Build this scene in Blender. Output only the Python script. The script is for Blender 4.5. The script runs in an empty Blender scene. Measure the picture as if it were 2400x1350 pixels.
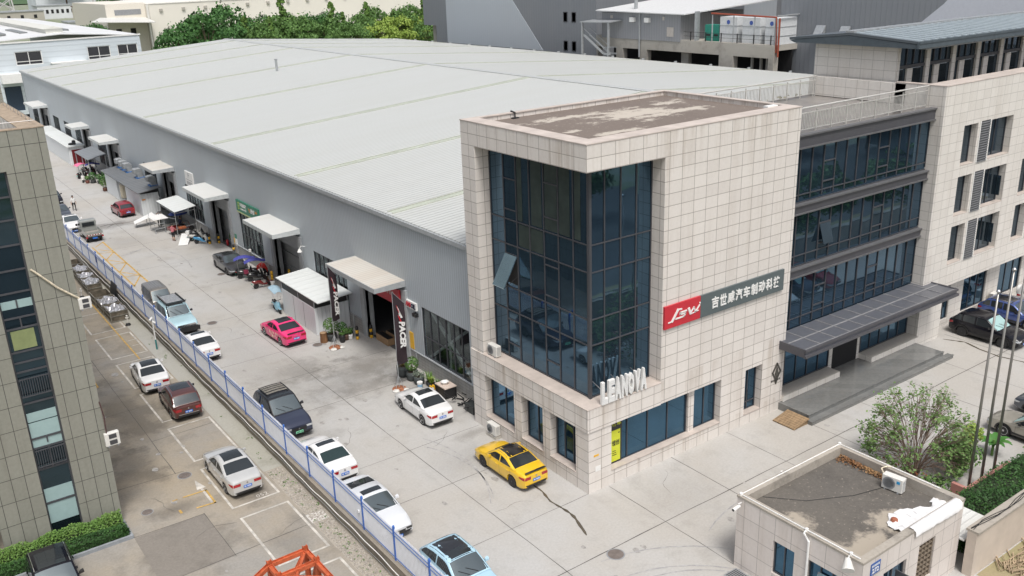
import bpy, bmesh, math, random
from mathutils import Vector, Matrix
random.seed(7)
R = math.radians
SC = bpy.context.scene
COL = SC.collection
# ---------------------------------------------------------------- camera
cd = bpy.data.cameras.new("camera"); cam = bpy.data.objects.new("camera", cd); COL.objects.link(cam)
cd.sensor_width = 36; cd.lens = 2155.59/2400*36; cd.clip_start = 0.5; cd.clip_end = 4000
_y, _t, _r = -0.6172, -0.3393, -0.0352
F = Vector((math.sin(-_y)*math.cos(_t), math.cos(-_y)*math.cos(_t), math.sin(_t)))
Rt = F.cross(Vector((0, 0, 1))).normalized(); Up = Rt.cross(F)
R2 = Rt*math.cos(_r)+Up*math.sin(_r); U2 = -Rt*math.sin(_r)+Up*math.cos(_r)
cam.matrix_world = Matrix(((R2.x, U2.x, -F.x, -25.6164), (R2.y, U2.y, -F.y, -30.1829), (R2.z, U2.z, -F.z, 24.8801), (0, 0, 0, 1)))
SC.camera = cam
# ---------------------------------------------------------------- sky, sun, exposure
w = bpy.data.worlds.new("World"); SC.world = w; w.use_nodes = True
wn = w.node_tree; bg = wn.nodes['Background']; sky = wn.nodes.new('ShaderNodeTexSky')
SUN_EL, SUN_AZ = R(62), R(200)          # azimuth clockwise from +Y
sky.sky_type = 'NISHITA'; sky.sun_disc = False; sky.sun_elevation = SUN_EL; sky.sun_rotation = SUN_AZ
sky.air_density = 1.0; sky.dust_density = 5.0; sky.ozone_density = 1.0
hs = wn.nodes.new('ShaderNodeHueSaturation'); hs.inputs['Saturation'].default_value = 0.5
wn.links.new(sky.outputs[0], hs.inputs['Color']); wn.links.new(hs.outputs[0], bg.inputs[0]); bg.inputs[1].default_value = 0.10
sl = bpy.data.lights.new("sun", 'SUN'); sun = bpy.data.objects.new("sun", sl); COL.objects.link(sun)
sl.energy = 1.3; sl.angle = R(14); sl.color = (1.0, 0.97, 0.93)
sun.rotation_euler = (math.pi/2-SUN_EL, 0, -SUN_AZ+math.pi); sun.location = (-20, -60, 90)
VS = SC.view_settings; VS.view_transform = 'Standard'; VS.look = 'None'; VS.gamma = 1; VS.exposure = 0.70
SC.render.engine = 'CYCLES'; SC.cycles.max_bounces = 6; SC.cycles.glossy_bounces = 3; SC.cycles.caustics_reflective = False

# ---------------------------------------------------------------- material helpers
MATS = {}
def _nt(name):
    m = bpy.data.materials.new(name); m.use_nodes = True
    return m, m.node_tree, m.node_tree.nodes['Principled BSDF']
def N(nt, kind, **k):
    n = nt.nodes.new(kind)
    for a, b in k.items():
        if a.startswith('i_'): n.inputs[a[2:].replace('_', ' ')].default_value = b
        else: setattr(n, a, b)
    return n
def c4(c): return (c[0], c[1], c[2], 1)
def coords(nt, kind='Object'): return N(nt, 'ShaderNodeTexCoord').outputs[kind]
def mapped(nt, src, scale=(1, 1, 1), loc=(0, 0, 0), rot=(0, 0, 0)):
    m = N(nt, 'ShaderNodeMapping'); m.inputs['Scale'].default_value = scale; m.inputs['Location'].default_value = loc; m.inputs['Rotation'].default_value = rot
    nt.links.new(src, m.inputs[0]); return m.outputs[0]
def noise(nt, src, scale, detail=4, rough=.6, scl=(1, 1, 1)):
    n = N(nt, 'ShaderNodeTexNoise'); n.inputs['Scale'].default_value = scale; n.inputs['Detail'].default_value = detail; n.inputs['Roughness'].default_value = rough
    nt.links.new(mapped(nt, src, scl), n.inputs['Vector']); return n.outputs[0]
def ramp(nt, src, a, b, ca=(0, 0, 0), cb=(1, 1, 1)):
    r = N(nt, 'ShaderNodeValToRGB'); e = r.color_ramp.elements
    e[0].position = a; e[0].color = c4(ca); e[1].position = b; e[1].color = c4(cb)
    nt.links.new(src, r.inputs[0]); return r.outputs[0]
def mix(nt, fac, a, b, mode='MIX'):
    m = N(nt, 'ShaderNodeMix', data_type='RGBA', blend_type=mode)
    for s, v in ((0, fac), (6, a), (7, b)):
        if isinstance(v, (int, float)): m.inputs[s].default_value = v
        elif isinstance(v, tuple): m.inputs[s].default_value = c4(v)
        else: nt.links.new(v, m.inputs[s])
    return m.outputs[2]
def mth(nt, op, a, b=0.0, cl=False):
    m = N(nt, 'ShaderNodeMath', operation=op); m.use_clamp = cl
    for s, v in ((0, a), (1, b)):
        if isinstance(v, (int, float)): m.inputs[s].default_value = v
        else: nt.links.new(v, m.inputs[s])
    return m.outputs[0]
def sepxyz(nt, src):
    s = N(nt, 'ShaderNodeSeparateXYZ'); nt.links.new(src, s.inputs[0]); return s.outputs
def comb(nt, x, y, z=0.0):
    c = N(nt, 'ShaderNodeCombineXYZ')
    for i, v in enumerate((x, y, z)):
        if isinstance(v, (int, float)): c.inputs[i].default_value = v
        else: nt.links.new(v, c.inputs[i])
    return c.outputs[0]
def bump(nt, b, h, strength=.3, dist=.02):
    n = N(nt, 'ShaderNodeBump'); n.inputs['Strength'].default_value = strength; n.inputs['Distance'].default_value = dist
    nt.links.new(h, n.inputs['Height']); nt.links.new(n.outputs[0], b.inputs['Normal'])
def pm(name, col, rough=.6, metal=0.0, var=.12, scale=3.0, coat=0.0, spec=.5, scl=(1, 1, 1), alpha=None):
    """plain surface with a little procedural unevenness"""
    if name in MATS: return MATS[name]
    m, nt, b = _nt(name)
    s = coords(nt); f = noise(nt, s, scale, 5, .62, scl)
    lo = tuple(max(0, v*(1-var)) for v in col); hi = tuple(min(1, v*(1+var)) for v in col)
    nt.links.new(ramp(nt, f, .3, .7, lo, hi), b.inputs['Base Color'])
    b.inputs['Roughness'].default_value = rough; b.inputs['Metallic'].default_value = metal
    b.inputs['Specular IOR Level'].default_value = spec; b.inputs['Coat Weight'].default_value = coat; b.inputs['Coat Roughness'].default_value = .04
    MATS[name] = m; return m
def paint(name, col, metal=0.0):
    return pm(name, col, rough=.32, metal=metal, var=.035, scale=2.0, coat=1.0)
def tile_mat(name, c1, c2, joint, bw, rh, off=(0, 0), joint_w=.014, streak=(.30, .23, .16), amount=.28, rough=.5, bands=()):
    m, nt, b = _nt(name); s = coords(nt); x, y, z = sepxyz(nt, s)
    u = mth(nt, 'ADD', mth(nt, 'ADD', x, y), off[0]); v = mth(nt, 'ADD', z, off[1])
    br = N(nt, 'ShaderNodeTexBrick'); br.offset = 0; br.squash = 1
    for k, val in (('Scale', 1.0), ('Mortar Size', joint_w), ('Mortar Smooth', .1), ('Bias', 0.0), ('Brick Width', bw), ('Row Height', rh)): br.inputs[k].default_value = val
    br.inputs['Color1'].default_value = c4(c1); br.inputs['Color2'].default_value = c4(c2); br.inputs['Mortar'].default_value = c4(joint)
    nt.links.new(comb(nt, u, v), br.inputs['Vector'])
    st = noise(nt, s, 1.0, 6, .7, (1.7, 1.7, .09)); big = noise(nt, s, .23, 3, .5)
    k = mth(nt, 'MULTIPLY', ramp(nt, st, .47, .70), ramp(nt, big, .32, .6))
    am = amount
    for (zt, ln) in bands:      # run-off stains start under a ledge at height zt and fade out over a length ln
        q = mth(nt, 'SUBTRACT', 1.0, mth(nt, 'DIVIDE', mth(nt, 'SUBTRACT', zt, z), ln), True); q = mth(nt, 'MULTIPLY', q, mth(nt, 'LESS_THAN', z, zt+.06)); am = mth(nt, 'ADD', am, mth(nt, 'MULTIPLY', q, .55))
    col = mix(nt, mth(nt, 'MULTIPLY', k, am), br.outputs[0], streak)
    fine = noise(nt, s, 6, 4, .6)
    col = mix(nt, .10, col, ramp(nt, fine, .3, .7), 'SOFT_LIGHT')
    nt.links.new(col, b.inputs['Base Color']); b.inputs['Roughness'].default_value = rough
    MATS[name] = m; return m
def rib_mat(name, col, axis, period, contrast=.16, rough=.45, metal=.0, stain=.12, dirt=(.35, .33, .30), strength=.5):
    """profiled sheet: ribs repeat along one axis ('h' = x+y on walls, 'y' or 'x' on roofs)"""
    m, nt, b = _nt(name); s = coords(nt); x, y, z = sepxyz(nt, s)
    a = {'h': mth(nt, 'ADD', x, y), 'x': x, 'y': y, 'z': z}[axis]
    p = mth(nt, 'PINGPONG', mth(nt, 'MULTIPLY', a, 2.0/period), 1.0)
    g = ramp(nt, p, .62, .86)
    lo = tuple(v*(1-contrast) for v in col)
    c = mix(nt, g, col, lo)
    sc = {'h': (.5, .5, .05), 'y': (.04, .5, .04), 'x': (.5, .04, .5), 'z': (.3, .3, .3)}[axis]
    st = noise(nt, s, 1.0, 6, .65, sc)
    c = mix(nt, mth(nt, 'MULTIPLY', ramp(nt, st, .46, .75), stain), c, dirt)
    big = noise(nt, s, .06, 3, .5); c = mix(nt, mth(nt, 'MULTIPLY', ramp(nt, big, .35, .7), .10), c, dirt)
    nt.links.new(c, b.inputs['Base Color']); b.inputs['Roughness'].default_value = rough; b.inputs['Metallic'].default_value = metal
    bump(nt, b, g, strength, .03)
    MATS[name] = m; return m
def glass_mat(name, tint=(.10, .19, .28), rough=.02, metal=.85, wav=.0):
    """coated solar glass: dark and mirror-like"""
    m, nt, b = _nt(name); s = coords(nt)
    f = noise(nt, s, .5, 2, .5)
    g = N(nt, 'ShaderNodeNewGeometry')      # every pane is coated a little differently
    nt.links.new(mix(nt, 1.0, ramp(nt, f, .3, .7, tuple(v*.9 for v in tint), tuple(v*1.1 for v in tint)), ramp(nt, g.outputs['Random Per Island'], 0, 1, (.74, .76, .80), (1.0, 1.0, 1.0)), 'MULTIPLY'), b.inputs['Base Color'])
    b.inputs['Roughness'].default_value = rough; b.inputs['Metallic'].default_value = metal
    n2 = noise(nt, s, .9, 1, .4); bump(nt, b, n2, .06, .05)
    MATS[name] = m; return m
def ground_mat(name, base, warm, dark, stains=(), rough=.8, seed=0.0, dark_amt=.35, blot=.5):
    """cast concrete: broad blotches, wear, fine grain, and worn oil patches at given places (x, y, rx, ry, strength)"""
    m, nt, b = _nt(name); s = mapped(nt, coords(nt), (1, 1, 1), (seed, seed*1.7, 0)); s0 = coords(nt)
    big = noise(nt, s, .11, 5, .62); med = noise(nt, s, .55, 6, .68); fine = noise(nt, s, 9, 5, .7); st = noise(nt, s, .6, 5, .65, (2.2, .35, 1))
    c = mix(nt, mth(nt, 'MULTIPLY', ramp(nt, big, .36, .62), blot), base, warm)
    c = mix(nt, mth(nt, 'MULTIPLY', ramp(nt, med, .52, .76), dark_amt), c, dark)
    c = mix(nt, mth(nt, 'MULTIPLY', ramp(nt, st, .55, .8), dark_amt*.5), c, dark)
    x, y, z = sepxyz(nt, s0)
    for (sx, sy, rx, ry, k) in stains:
        dx = mth(nt, 'DIVIDE', mth(nt, 'SUBTRACT', x, sx), rx); dy = mth(nt, 'DIVIDE', mth(nt, 'SUBTRACT', y, sy), ry)
        d = mth(nt, 'SQRT', mth(nt, 'ADD', mth(nt, 'MULTIPLY', dx, dx), mth(nt, 'MULTIPLY', dy, dy)))
        d = mth(nt, 'ADD', d, mth(nt, 'MULTIPLY', mth(nt, 'SUBTRACT', med, .5), 2.6))
        c = mix(nt, mth(nt, 'MULTIPLY', ramp(nt, d, .35, 1.05, (1, 1, 1), (0, 0, 0)), k), c, tuple(v*.55 for v in dark))
    c = mix(nt, .18, c, ramp(nt, fine, .25, .75), 'SOFT_LIGHT')
    nt.links.new(c, b.inputs['Base Color']); b.inputs['Roughness'].default_value = rough; b.inputs['Specular IOR Level'].default_value = .3
    bump(nt, b, fine, .15, .01)
    MATS[name] = m; return m
def leaf_mat(name, c1, c2, c3=None):
    m, nt, b = _nt(name); s = coords(nt); g = N(nt, 'ShaderNodeNewGeometry')
    c = ramp(nt, g.outputs['Random Per Island'], .0, 1.0, c1, c2)
    f = noise(nt, s, .7, 3, .5); c = mix(nt, ramp(nt, f, .45, .62), c, c3 or c1)
    nt.links.new(c, b.inputs['Base Color']); b.inputs['Roughness'].default_value = .6; b.inputs['Specular IOR Level'].default_value = .3
    MATS[name] = m; return m

# ---------------------------------------------------------------- mesh helpers
class MB:
    def __init__(s): s.v, s.f, s.m = [], [], []
    def face(s, pts, mi=0):
        n = len(s.v); s.v += [tuple(p) for p in pts]; s.f.append(tuple(range(n, n+len(pts)))); s.m.append(mi); return s
    def box(s, a, b, mi=0):
        x0, y0, z0 = (min(p, q) for p, q in zip(a, b)); x1, y1, z1 = (max(p, q) for p, q in zip(a, b))
        n = len(s.v); s.v += [(x0, y0, z0), (x1, y0, z0), (x1, y1, z0), (x0, y1, z0), (x0, y0, z1), (x1, y0, z1), (x1, y1, z1), (x0, y1, z1)]
        s.f += [tuple(n+i for i in q) for q in ((0, 3, 2, 1), (4, 5, 6, 7), (0, 1, 5, 4), (1, 2, 6, 5), (2, 3, 7, 6), (3, 0, 4, 7))]; s.m += [mi]*6; return s
    def hexa(s, p, mi=0):
        n = len(s.v); s.v += [tuple(q) for q in p]
        s.f += [tuple(n+i for i in q) for q in ((0, 3, 2, 1), (4, 5, 6, 7), (0, 1, 5, 4), (1, 2, 6, 5), (2, 3, 7, 6), (3, 0, 4, 7))]; s.m += [mi]*6; return s
    def prism(s, poly, z0, z1, axis='z', mi=0):
        """extrude a 2-D polygon along an axis; z: (x,y)  x: (y,z)  y: (x,z)"""
        P = {'z': lambda a, b, c: (a, b, c), 'x': lambda a, b, c: (c, a, b), 'y': lambda a, b, c: (a, c, b)}[axis]
        n = len(s.v); k = len(poly)
        s.v += [P(a, b, z0) for a, b in poly]+[P(a, b, z1) for a, b in poly]
        s.f.append(tuple(range(n+k-1, n-1, -1))); s.f.append(tuple(range(n+k, n+2*k)))
        for i in range(k): j = (i+1) % k; s.f.append((n+i, n+j, n+k+j, n+k+i))
        s.m += [mi]*(k+2); return s
    def tube(s, path, r, n=6, mi=0, cap=True):
        path = [Vector(p) for p in path]; rs = r if isinstance(r, (list, tuple)) else [r]*len(path); rings = []
        for i, p in enumerate(path):
            d = (path[min(i+1, len(path)-1)]-path[max(i-1, 0)])
            if d.length < 1e-9: d = Vector((0, 0, 1))
            d.normalize(); u = d.cross(Vector((0, 0, 1)) if abs(d.z) < .95 else Vector((1, 0, 0))).normalized(); v = d.cross(u)
            b = len(s.v); rings.append(b)
            s.v += [tuple(p+(u*math.cos(2*math.pi*j/n)+v*math.sin(2*math.pi*j/n))*rs[i]) for j in range(n)]
        for a, b in zip(rings, rings[1:]):
            for j in range(n): s.f.append((a+j, b+j, b+(j+1) % n, a+(j+1) % n)); s.m.append(mi)
        if cap:
            s.f.append(tuple(rings[0]+j for j in range(n))); s.f.append(tuple(rings[-1]+n-1-j for j in range(n))); s.m += [mi, mi]
        return s
    def bar(s, a, b, w, h=None, mi=0):
        """square bar from a to b"""
        h = h or w; a, b = Vector(a), Vector(b); d = (b-a).normalized()
        u = d.cross(Vector((0, 0, 1)) if abs(d.z) < .95 else Vector((0, 1, 0))).normalized(); v = u.cross(d)
        q = [u*w/2+v*h/2, -u*w/2+v*h/2, -u*w/2-v*h/2, u*w/2-v*h/2]
        return s.hexa([a+t for t in q]+[b+t for t in q], mi)
    def lathe(s, prof, n=16, o=(0, 0, 0), mi=0, axis='z'):
        rings = []
        for r, h in prof:
            b = len(s.v); rings.append(b)
            for j in range(n):
                c, d = r*math.cos(2*math.pi*j/n), r*math.sin(2*math.pi*j/n)
                p = {'z': (c, d, h), 'x': (h, c, d), 'y': (d, h, c)}[axis]
                s.v.append((o[0]+p[0], o[1]+p[1], o[2]+p[2]))
        for a, b in zip(rings, rings[1:]):
            for j in range(n): s.f.append((a+j, a+(j+1) % n, b+(j+1) % n, b+j)); s.m.append(mi)
        s.f.append(tuple(rings[0]+n-1-j for j in range(n))); s.f.append(tuple(rings[-1]+j for j in range(n))); s.m += [mi, mi]
        return s
    def grid(s, P, mi=0, flip=False):
        n = len(s.v); a, b = len(P), len(P[0])
        for row in P: s.v += [tuple(q) for q in row]
        for i in range(a-1):
            for j in range(b-1):
                q = (n+i*b+j, n+i*b+j+1, n+(i+1)*b+j+1, n+(i+1)*b+j)
                s.f.append(q[::-1] if flip else q); s.m.append(mi)
        return s
    def leaf(s, p, size, nrm=None, mi=0):
        n = nrm or Vector((random.gauss(0, 1), random.gauss(0, 1), random.gauss(0, 1)+.6)); n = n.normalized()
        u = n.cross(Vector((random.random()-.5, random.random()-.5, random.random()+.01))).normalized(); v = n.cross(u)
        a, b = size*.5, size*random.uniform(.28, .5); p = Vector(p)
        return s.face([p-u*a, p+v*b, p+u*a, p-v*b], mi)
    def build(s, name, mats, parent=None, smooth=False, loc=None, world=True, fix=False):
        me = bpy.data.meshes.new(name)
        off = Vector((0, 0, 0))
        if parent is not None and world: off = Vector(WL.get(parent.name, (0, 0, 0)))
        if loc is not None and parent is None: off = Vector(loc)
        me.from_pydata([(x-off.x, y-off.y, z-off.z) for x, y, z in s.v], [], s.f)
        mats = mats if isinstance(mats, (list, tuple)) else [mats]
        for m in mats: me.materials.append(m)
        if len(mats) > 1: me.polygons.foreach_set('material_index', s.m)
        if fix:
            b = bmesh.new(); b.from_mesh(me); bmesh.ops.remove_doubles(b, verts=b.verts, dist=1e-4); bmesh.ops.recalc_face_normals(b, faces=b.faces); b.to_mesh(me); b.free()
        if smooth: me.polygons.foreach_set('use_smooth', [True]*len(me.polygons))
        o = bpy.data.objects.new(name, me); COL.objects.link(o)
        if parent is not None: o.parent = parent; WL[o.name] = tuple(Vector(WL.get(parent.name, (0, 0, 0)))) if world else WL.get(parent.name, (0, 0, 0))
        elif loc is not None: o.location = loc; WL[o.name] = tuple(loc)
        return o
def panes(mb, axis, c, us, zs, k=.0035):
    """separate panes, each leaning a hair out of plane the way real glazing does"""
    us, zs = sorted(us), sorted(zs)
    for u0, u1 in zip(us, us[1:]):
        for z0, z1 in zip(zs, zs[1:]):
            a, b = random.gauss(0, k), random.gauss(0, k); uc, zc = (u0+u1)/2, (z0+z1)/2
            q = [(u, z, c+a*(u-uc)+b*(z-zc)) for u, z in ((u0, z0), (u1, z0), (u1, z1), (u0, z1))]
            mb.face([(d, u, z) for u, z, d in q][::-1] if axis == 'x' else [(u, d, z) for u, z, d in q])
WL = {}
def sharp(o, ang=35):
    try: o.data.set_sharp_from_angle(angle=R(ang))
    except Exception: pass
    return o
def thing(name, label, cat, loc=(0, 0, 0), rz=0.0, group=None):
    o = bpy.data.objects.new(name, None); COL.objects.link(o); o.location = loc; o.rotation_euler = (0, 0, rz); o.empty_display_size = .3
    WL[o.name] = tuple(loc); tag(o, label, cat, group); return o
def tag(o, label, cat=None, group=None, kind=None):
    if label: o['label'] = label
    if cat: o['category'] = cat
    if group: o['group'] = group
    if kind: o['kind'] = kind
    return o
def struct(o): o['kind'] = 'structure'; return o
def dup(root, loc, rz=None, label=None, group=None, scale=None):
    def cp(o, par):
        c = o.copy(); COL.objects.link(c); c.parent = par
        for ch in o.children: cp(ch, c)
        return c
    r = cp(root, None); r.location = loc; WL[r.name] = tuple(loc)
    if rz is not None: r.rotation_euler = (0, 0, rz)
    if scale: r.scale = scale if isinstance(scale, tuple) else (scale,)*3
    if label: r['label'] = label
    if group: r['group'] = group
    return r
def text_mesh(txt, height, depth=.0, bold=0.0, shear=0.0, width=None):
    """(verts, faces) of a string in the x-z plane, lower left at the origin, facing -y"""
    c = bpy.data.curves.new('lettering', 'FONT'); c.body = txt; c.size = 1.0; c.offset = bold; c.shear = shear; c.resolution_u = 2; c.extrude = 0
    o = bpy.data.objects.new('lettering', c); COL.objects.link(o); bpy.context.view_layer.update()
    me = bpy.data.meshes.new_from_object(o.evaluated_get(bpy.context.evaluated_depsgraph_get()))
    vs = [v.co.copy() for v in me.vertices]; fs = [tuple(p.vertices) for p in me.polygons]
    bpy.data.objects.remove(o); bpy.data.curves.remove(c); bpy.data.meshes.remove(me)
    x0, x1 = min(v.x for v in vs), max(v.x for v in vs); y0, y1 = min(v.y for v in vs), max(v.y for v in vs)
    k = height/(y1-y0); kx = width/(x1-x0) if width else k
    V = [((v.x-x0)*kx, (v.y-y0)*k) for v in vs]
    return V, fs, (x1-x0)*kx
def put_text(mb, txt, height, origin, udir, vdir, ndir, depth=.01, bold=0.0, shear=0.0, width=None, mi=0, center=False):
    """add flat lettering with a little thickness to a builder"""
    V, fs, wd = text_mesh(txt, height, 0, bold, shear, width)
    o, u, v, n = Vector(origin), Vector(udir), Vector(vdir), Vector(ndir)
    if center: o = o-u*wd/2
    b = len(mb.v); mb.v += [tuple(o+u*a+v*c+n*depth) for a, c in V]
    mb.f += [tuple(b+i for i in f) for f in fs]; mb.m += [mi]*len(fs)
    # rim: edges used once get a side wall
    from collections import Counter
    E = Counter()
    for f in fs:
        for i in range(len(f)): E[tuple(sorted((f[i], f[(i+1) % len(f)])))] += 1
    b2 = len(mb.v); mb.v += [tuple(o+u*a+v*c) for a, c in V]
    for f in fs:
        for i in range(len(f)):
            p, q = f[i], f[(i+1) % len(f)]
            if E[tuple(sorted((p, q)))] == 1: mb.f.append((b+p, b2+p, b2+q, b+q)); mb.m.append(mi)
    return wd
X, Y, Z = Vector((1, 0, 0)), Vector((0, 1, 0)), Vector((0, 0, 1))
# ================================================================ materials of the place
M_lot = ground_mat('lot_concrete', (.44, .438, .428), (.40, .37, .325), (.205, .19, .165), [(-3.2, 19.8, 4.6, 3.6, .36), (-1.2, 21.5, 3.2, 2.8, .40), (-5.0, 23.5, 3.2, 2.2, .35), (-2.5, 18.2, 3.0, 1.2, .35), (-8, 14, 1.5, 2, .2), (-3, 6.5, 2.5, 2, .16), (3.5, -3, 3, 2, .12), (12, -5.5, 3, 2, .14), (-5, 72, 3.2, 1.8, .55), (-5.5, 64, 2.4, 2.8, .18), (.8, 8.2, .55, 1.3, .5), (-1.0, 8.9, 1.4, .5, .35), (33.0, -1.6, .9, .8, .6), (2.4, -8.0, 1.5, 1.0, .25), (-6.5, 25, 3.5, 12, .16), (-1.5, 48, 2.5, 9, .15), (-.5, 15, .8, 4, .22)], dark_amt=.36, blot=.62)
M_left = ground_mat('yard_concrete', (.295, .28, .255), (.36, .30, .215), (.135, .122, .105), [(-16.4, 12.9, 1.6, .9, .5), (-17, 9.0, 2.6, 2.2, .5), (-13.0, 12.6, 1.4, 2.2, .6), (-15.5, 26, 1.9, 7, .55), (-16.8, 19, 1.6, 3, .45), (-12.6, 41.9, .8, 1.0, .5), (-17.5, 17, 2, 3, .3), (-12.8, 6.6, 1.1, 1.6, .25), (-13.5, 3.8, 1.1, .8, .4), (-12.2, 25.3, 1.2, 2, .35)], seed=4.3, dark_amt=.58, blot=.75)
M_apron = ground_mat('apron_concrete', (.40, .395, .365), (.34, .325, .25), (.17, .17, .125), (), seed=9.1, dark_amt=.5)
M_road = ground_mat('street_asphalt', (.10, .10, .10), (.13, .125, .12), (.06, .06, .06), (), seed=2.0)
M_far = ground_mat('far_ground', (.30, .30, .27), (.16, .20, .09), (.12, .15, .07), (), seed=6.0, blot=.9)
M_dirt = ground_mat('verge_dirt', (.36, .28, .19), (.22, .24, .10), (.16, .12, .08), (), seed=1.2, blot=.8)
M_gravel = ground_mat('gravel', (.36, .33, .28), (.40, .36, .30), (.16, .14, .12), (), seed=3.0, dark_amt=.6)
M_tile = tile_mat('cream_tile', (.65, .612, .572), (.705, .667, .625), (.29, .26, .235), .85, .6, (0.0, -17.35), .015, amount=.22, bands=((17.35, 2.6), (4.6, 1.6), (.82, .8)))
M_tile2 = tile_mat('cream_tile_wing', (.66, .63, .585), (.71, .68, .635), (.42, .40, .365), .85, .6, (.3, -17.0), .014, amount=.25)
M_tile3 = tile_mat('guard_tile', (.62, .57, .53), (.66, .61, .57), (.33, .30, .28), .8, .8, (0, -3.4), .012, amount=.25)
M_tileg = tile_mat('olive_grey_panel', (.238, .240, .205), (.262, .263, .226), (.05, .05, .045), .572, 1.15, (5.44, -18.98), .014, (.10, .09, .07), .3)
M_cope = pm('pinkish_coping', (.50, .44, .395), .7, var=.14, scale=1.2)
M_soffit = pm('pale_soffit', (.55, .52, .48), .8)
M_flat = ground_mat('roof_membrane', (.165, .14, .12), (.20, .165, .14), (.10, .085, .075), (), seed=2.2, dark_amt=.5)
def worn_roof():
    m = ground_mat('tower_roof_deck', (.17, .14, .12), (.20, .165, .14), (.12, .10, .085), (), seed=2.2, dark_amt=.4)
    nt = m.node_tree; b = nt.nodes['Principled BSDF']; old = b.inputs['Base Color'].links[0].from_socket
    s = coords(nt); x, y, z = sepxyz(nt, s); md = noise(nt, s, 1.5, 10, .78, (.6, 1, 1)); acc = None
    for (sx, sy, rx, ry) in ((8.6, 5.9, 2.9, 1.9), (4.2, 2.5, 1.5, .35), (11.5, 5.0, 2.0, .6), (2.6, 4.2, .7, .3), (5.5, 7.6, 3, .5), (12.5, 7.5, 1.2, .8)):
        dx = mth(nt, 'DIVIDE', mth(nt, 'SUBTRACT', x, sx), rx); dy = mth(nt, 'DIVIDE', mth(nt, 'SUBTRACT', y, sy), ry)
        d = mth(nt, 'SQRT', mth(nt, 'ADD', mth(nt, 'MULTIPLY', dx, dx), mth(nt, 'MULTIPLY', dy, dy)))
        k = ramp(nt, mth(nt, 'ADD', mth(nt, 'MULTIPLY', d, .5), mth(nt, 'MULTIPLY', mth(nt, 'SUBTRACT', md, .5), 2.6)), .30, .50, (1, 1, 1), (0, 0, 0))
        acc = k if acc is None else mth(nt, 'MAXIMUM', acc, k)
    sp = mth(nt, 'MULTIPLY', ramp(nt, noise(nt, s, 4.0, 5, .65), .62, .72), .7); acc = mth(nt, 'MAXIMUM', acc, sp)
    nt.links.new(mix(nt, acc, old, (.47, .425, .365)), b.inputs['Base Color']); return m
M_deck = worn_roof()
M_wh = rib_mat('grey_wall_sheet', (.44, .485, .52), 'h', .24, .24, .5, stain=.34, dirt=(.36, .38, .39))
M_roof = rib_mat('white_roof_sheet', (.525, .54, .522), 'y', .46, .34, .5, stain=.22, dirt=(.40, .40, .355), strength=.6)
M_trim = pm('grey_flashing', (.36, .38, .39), .5)
M_white_sheet = rib_mat('white_sheet', (.66, .67, .65), 'y', .30, .12, .5, stain=.2, dirt=(.50, .44, .36))
M_white_wall = rib_mat('white_wall_sheet', (.70, .73, .745), 'h', .30, .10, .5, stain=.08, dirt=(.48, .50, .50))
M_skylight = pm('green_skylight_sheet', (.42, .455, .375), .5, var=.18, scale=.6)
M_block = tile_mat('grey_block', (.30, .30, .29), (.34, .34, .33), (.20, .20, .195), .4, .2, (0, 0), .012, amount=.25)
M_glass = glass_mat('blue_glass', (.092, .165, .235))
M_glass2 = glass_mat('blue_glass_low', (.065, .15, .235))
M_glass3 = glass_mat('grey_glass', (.11, .155, .195))
M_curtain = pm('curtain_behind_glass', (.045, .06, .055), .15, var=.25, scale=.8)
M_frame = pm('charcoal_frame', (.060, .062, .070), .45)
M_band = pm('charcoal_panel', (.075, .075, .085), .4, var=.08)
M_bandt = pm('charcoal_ledge', (.115, .115, .12), .5)
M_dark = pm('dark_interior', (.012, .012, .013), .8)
M_grey = pm('mid_grey_metal', (.25, .26, .27), .5)
M_steel = pm('stainless', (.55, .55, .55), .3, metal=.9, var=.05)
M_galv = pm('galvanised', (.42, .44, .45), .45, metal=.5)
M_whitep = pm('white_paint', (.76, .76, .74), .55, var=.05)
M_offw = pm('offwhite_plastic', (.66, .65, .61), .5, var=.06)
M_black = pm('black_plastic', (.02, .02, .021), .5)
M_rub = pm('tyre_rubber', (.025, .025, .026), .85)
M_red = pm('red_board', (.52, .03, .045), .45, var=.06)
M_gran = tile_mat('grey_granite', (.165, .168, .163), (.195, .198, .192), (.12, .12, .115), .8, .6, (0, 0), .008, amount=.1, rough=.10)
M_line = pm('white_line', (.50, .475, .43), .8, var=.36, scale=2.5)
M_yline = pm('yellow_line', (.50, .32, .09), .8, var=.4, scale=2.5)
M_joint = pm('joint_filler', (.085, .08, .075), .9, var=.3)
M_conc = ground_mat('raw_concrete', (.42, .40, .36), (.36, .33, .28), (.19, .18, .155), (), seed=8.0, dark_amt=.6)
M_wallc = ground_mat('stained_wall_concrete', (.27, .245, .205), (.29, .245, .19), (.085, .075, .06), (), seed=5.0, dark_amt=.75)
M_blue = pm('blue_fence_paint', (.045, .15, .50), .4, var=.08)
M_picket = pm('white_fence_paint', (.74, .76, .80), .4, var=.05)
M_gold = pm('yellow_paint', (.75, .42, .02), .45, var=.08)
M_wood = pm('weathered_wood', (.27, .185, .105), .8, var=.35, scale=2, scl=(1, 6, 1))
M_orange = pm('red_oxide_steel', (.50, .115, .045), .6, var=.28, scale=4)
M_green_sign = pm('green_board', (.02, .20, .12), .45, var=.05)
M_see, _n, _b = _nt('window_glass')
_g = N(_n, 'ShaderNodeBsdfGlossy'); _g.inputs['Color'].default_value = (.55, .62, .66, 1); _g.inputs['Roughness'].default_value = .03
_tr = N(_n, 'ShaderNodeBsdfTransparent'); _tr.inputs['Color'].default_value = (.74, .78, .78, 1)
_mx = N(_n, 'ShaderNodeMixShader'); _mx.inputs[0].default_value = .16
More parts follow.
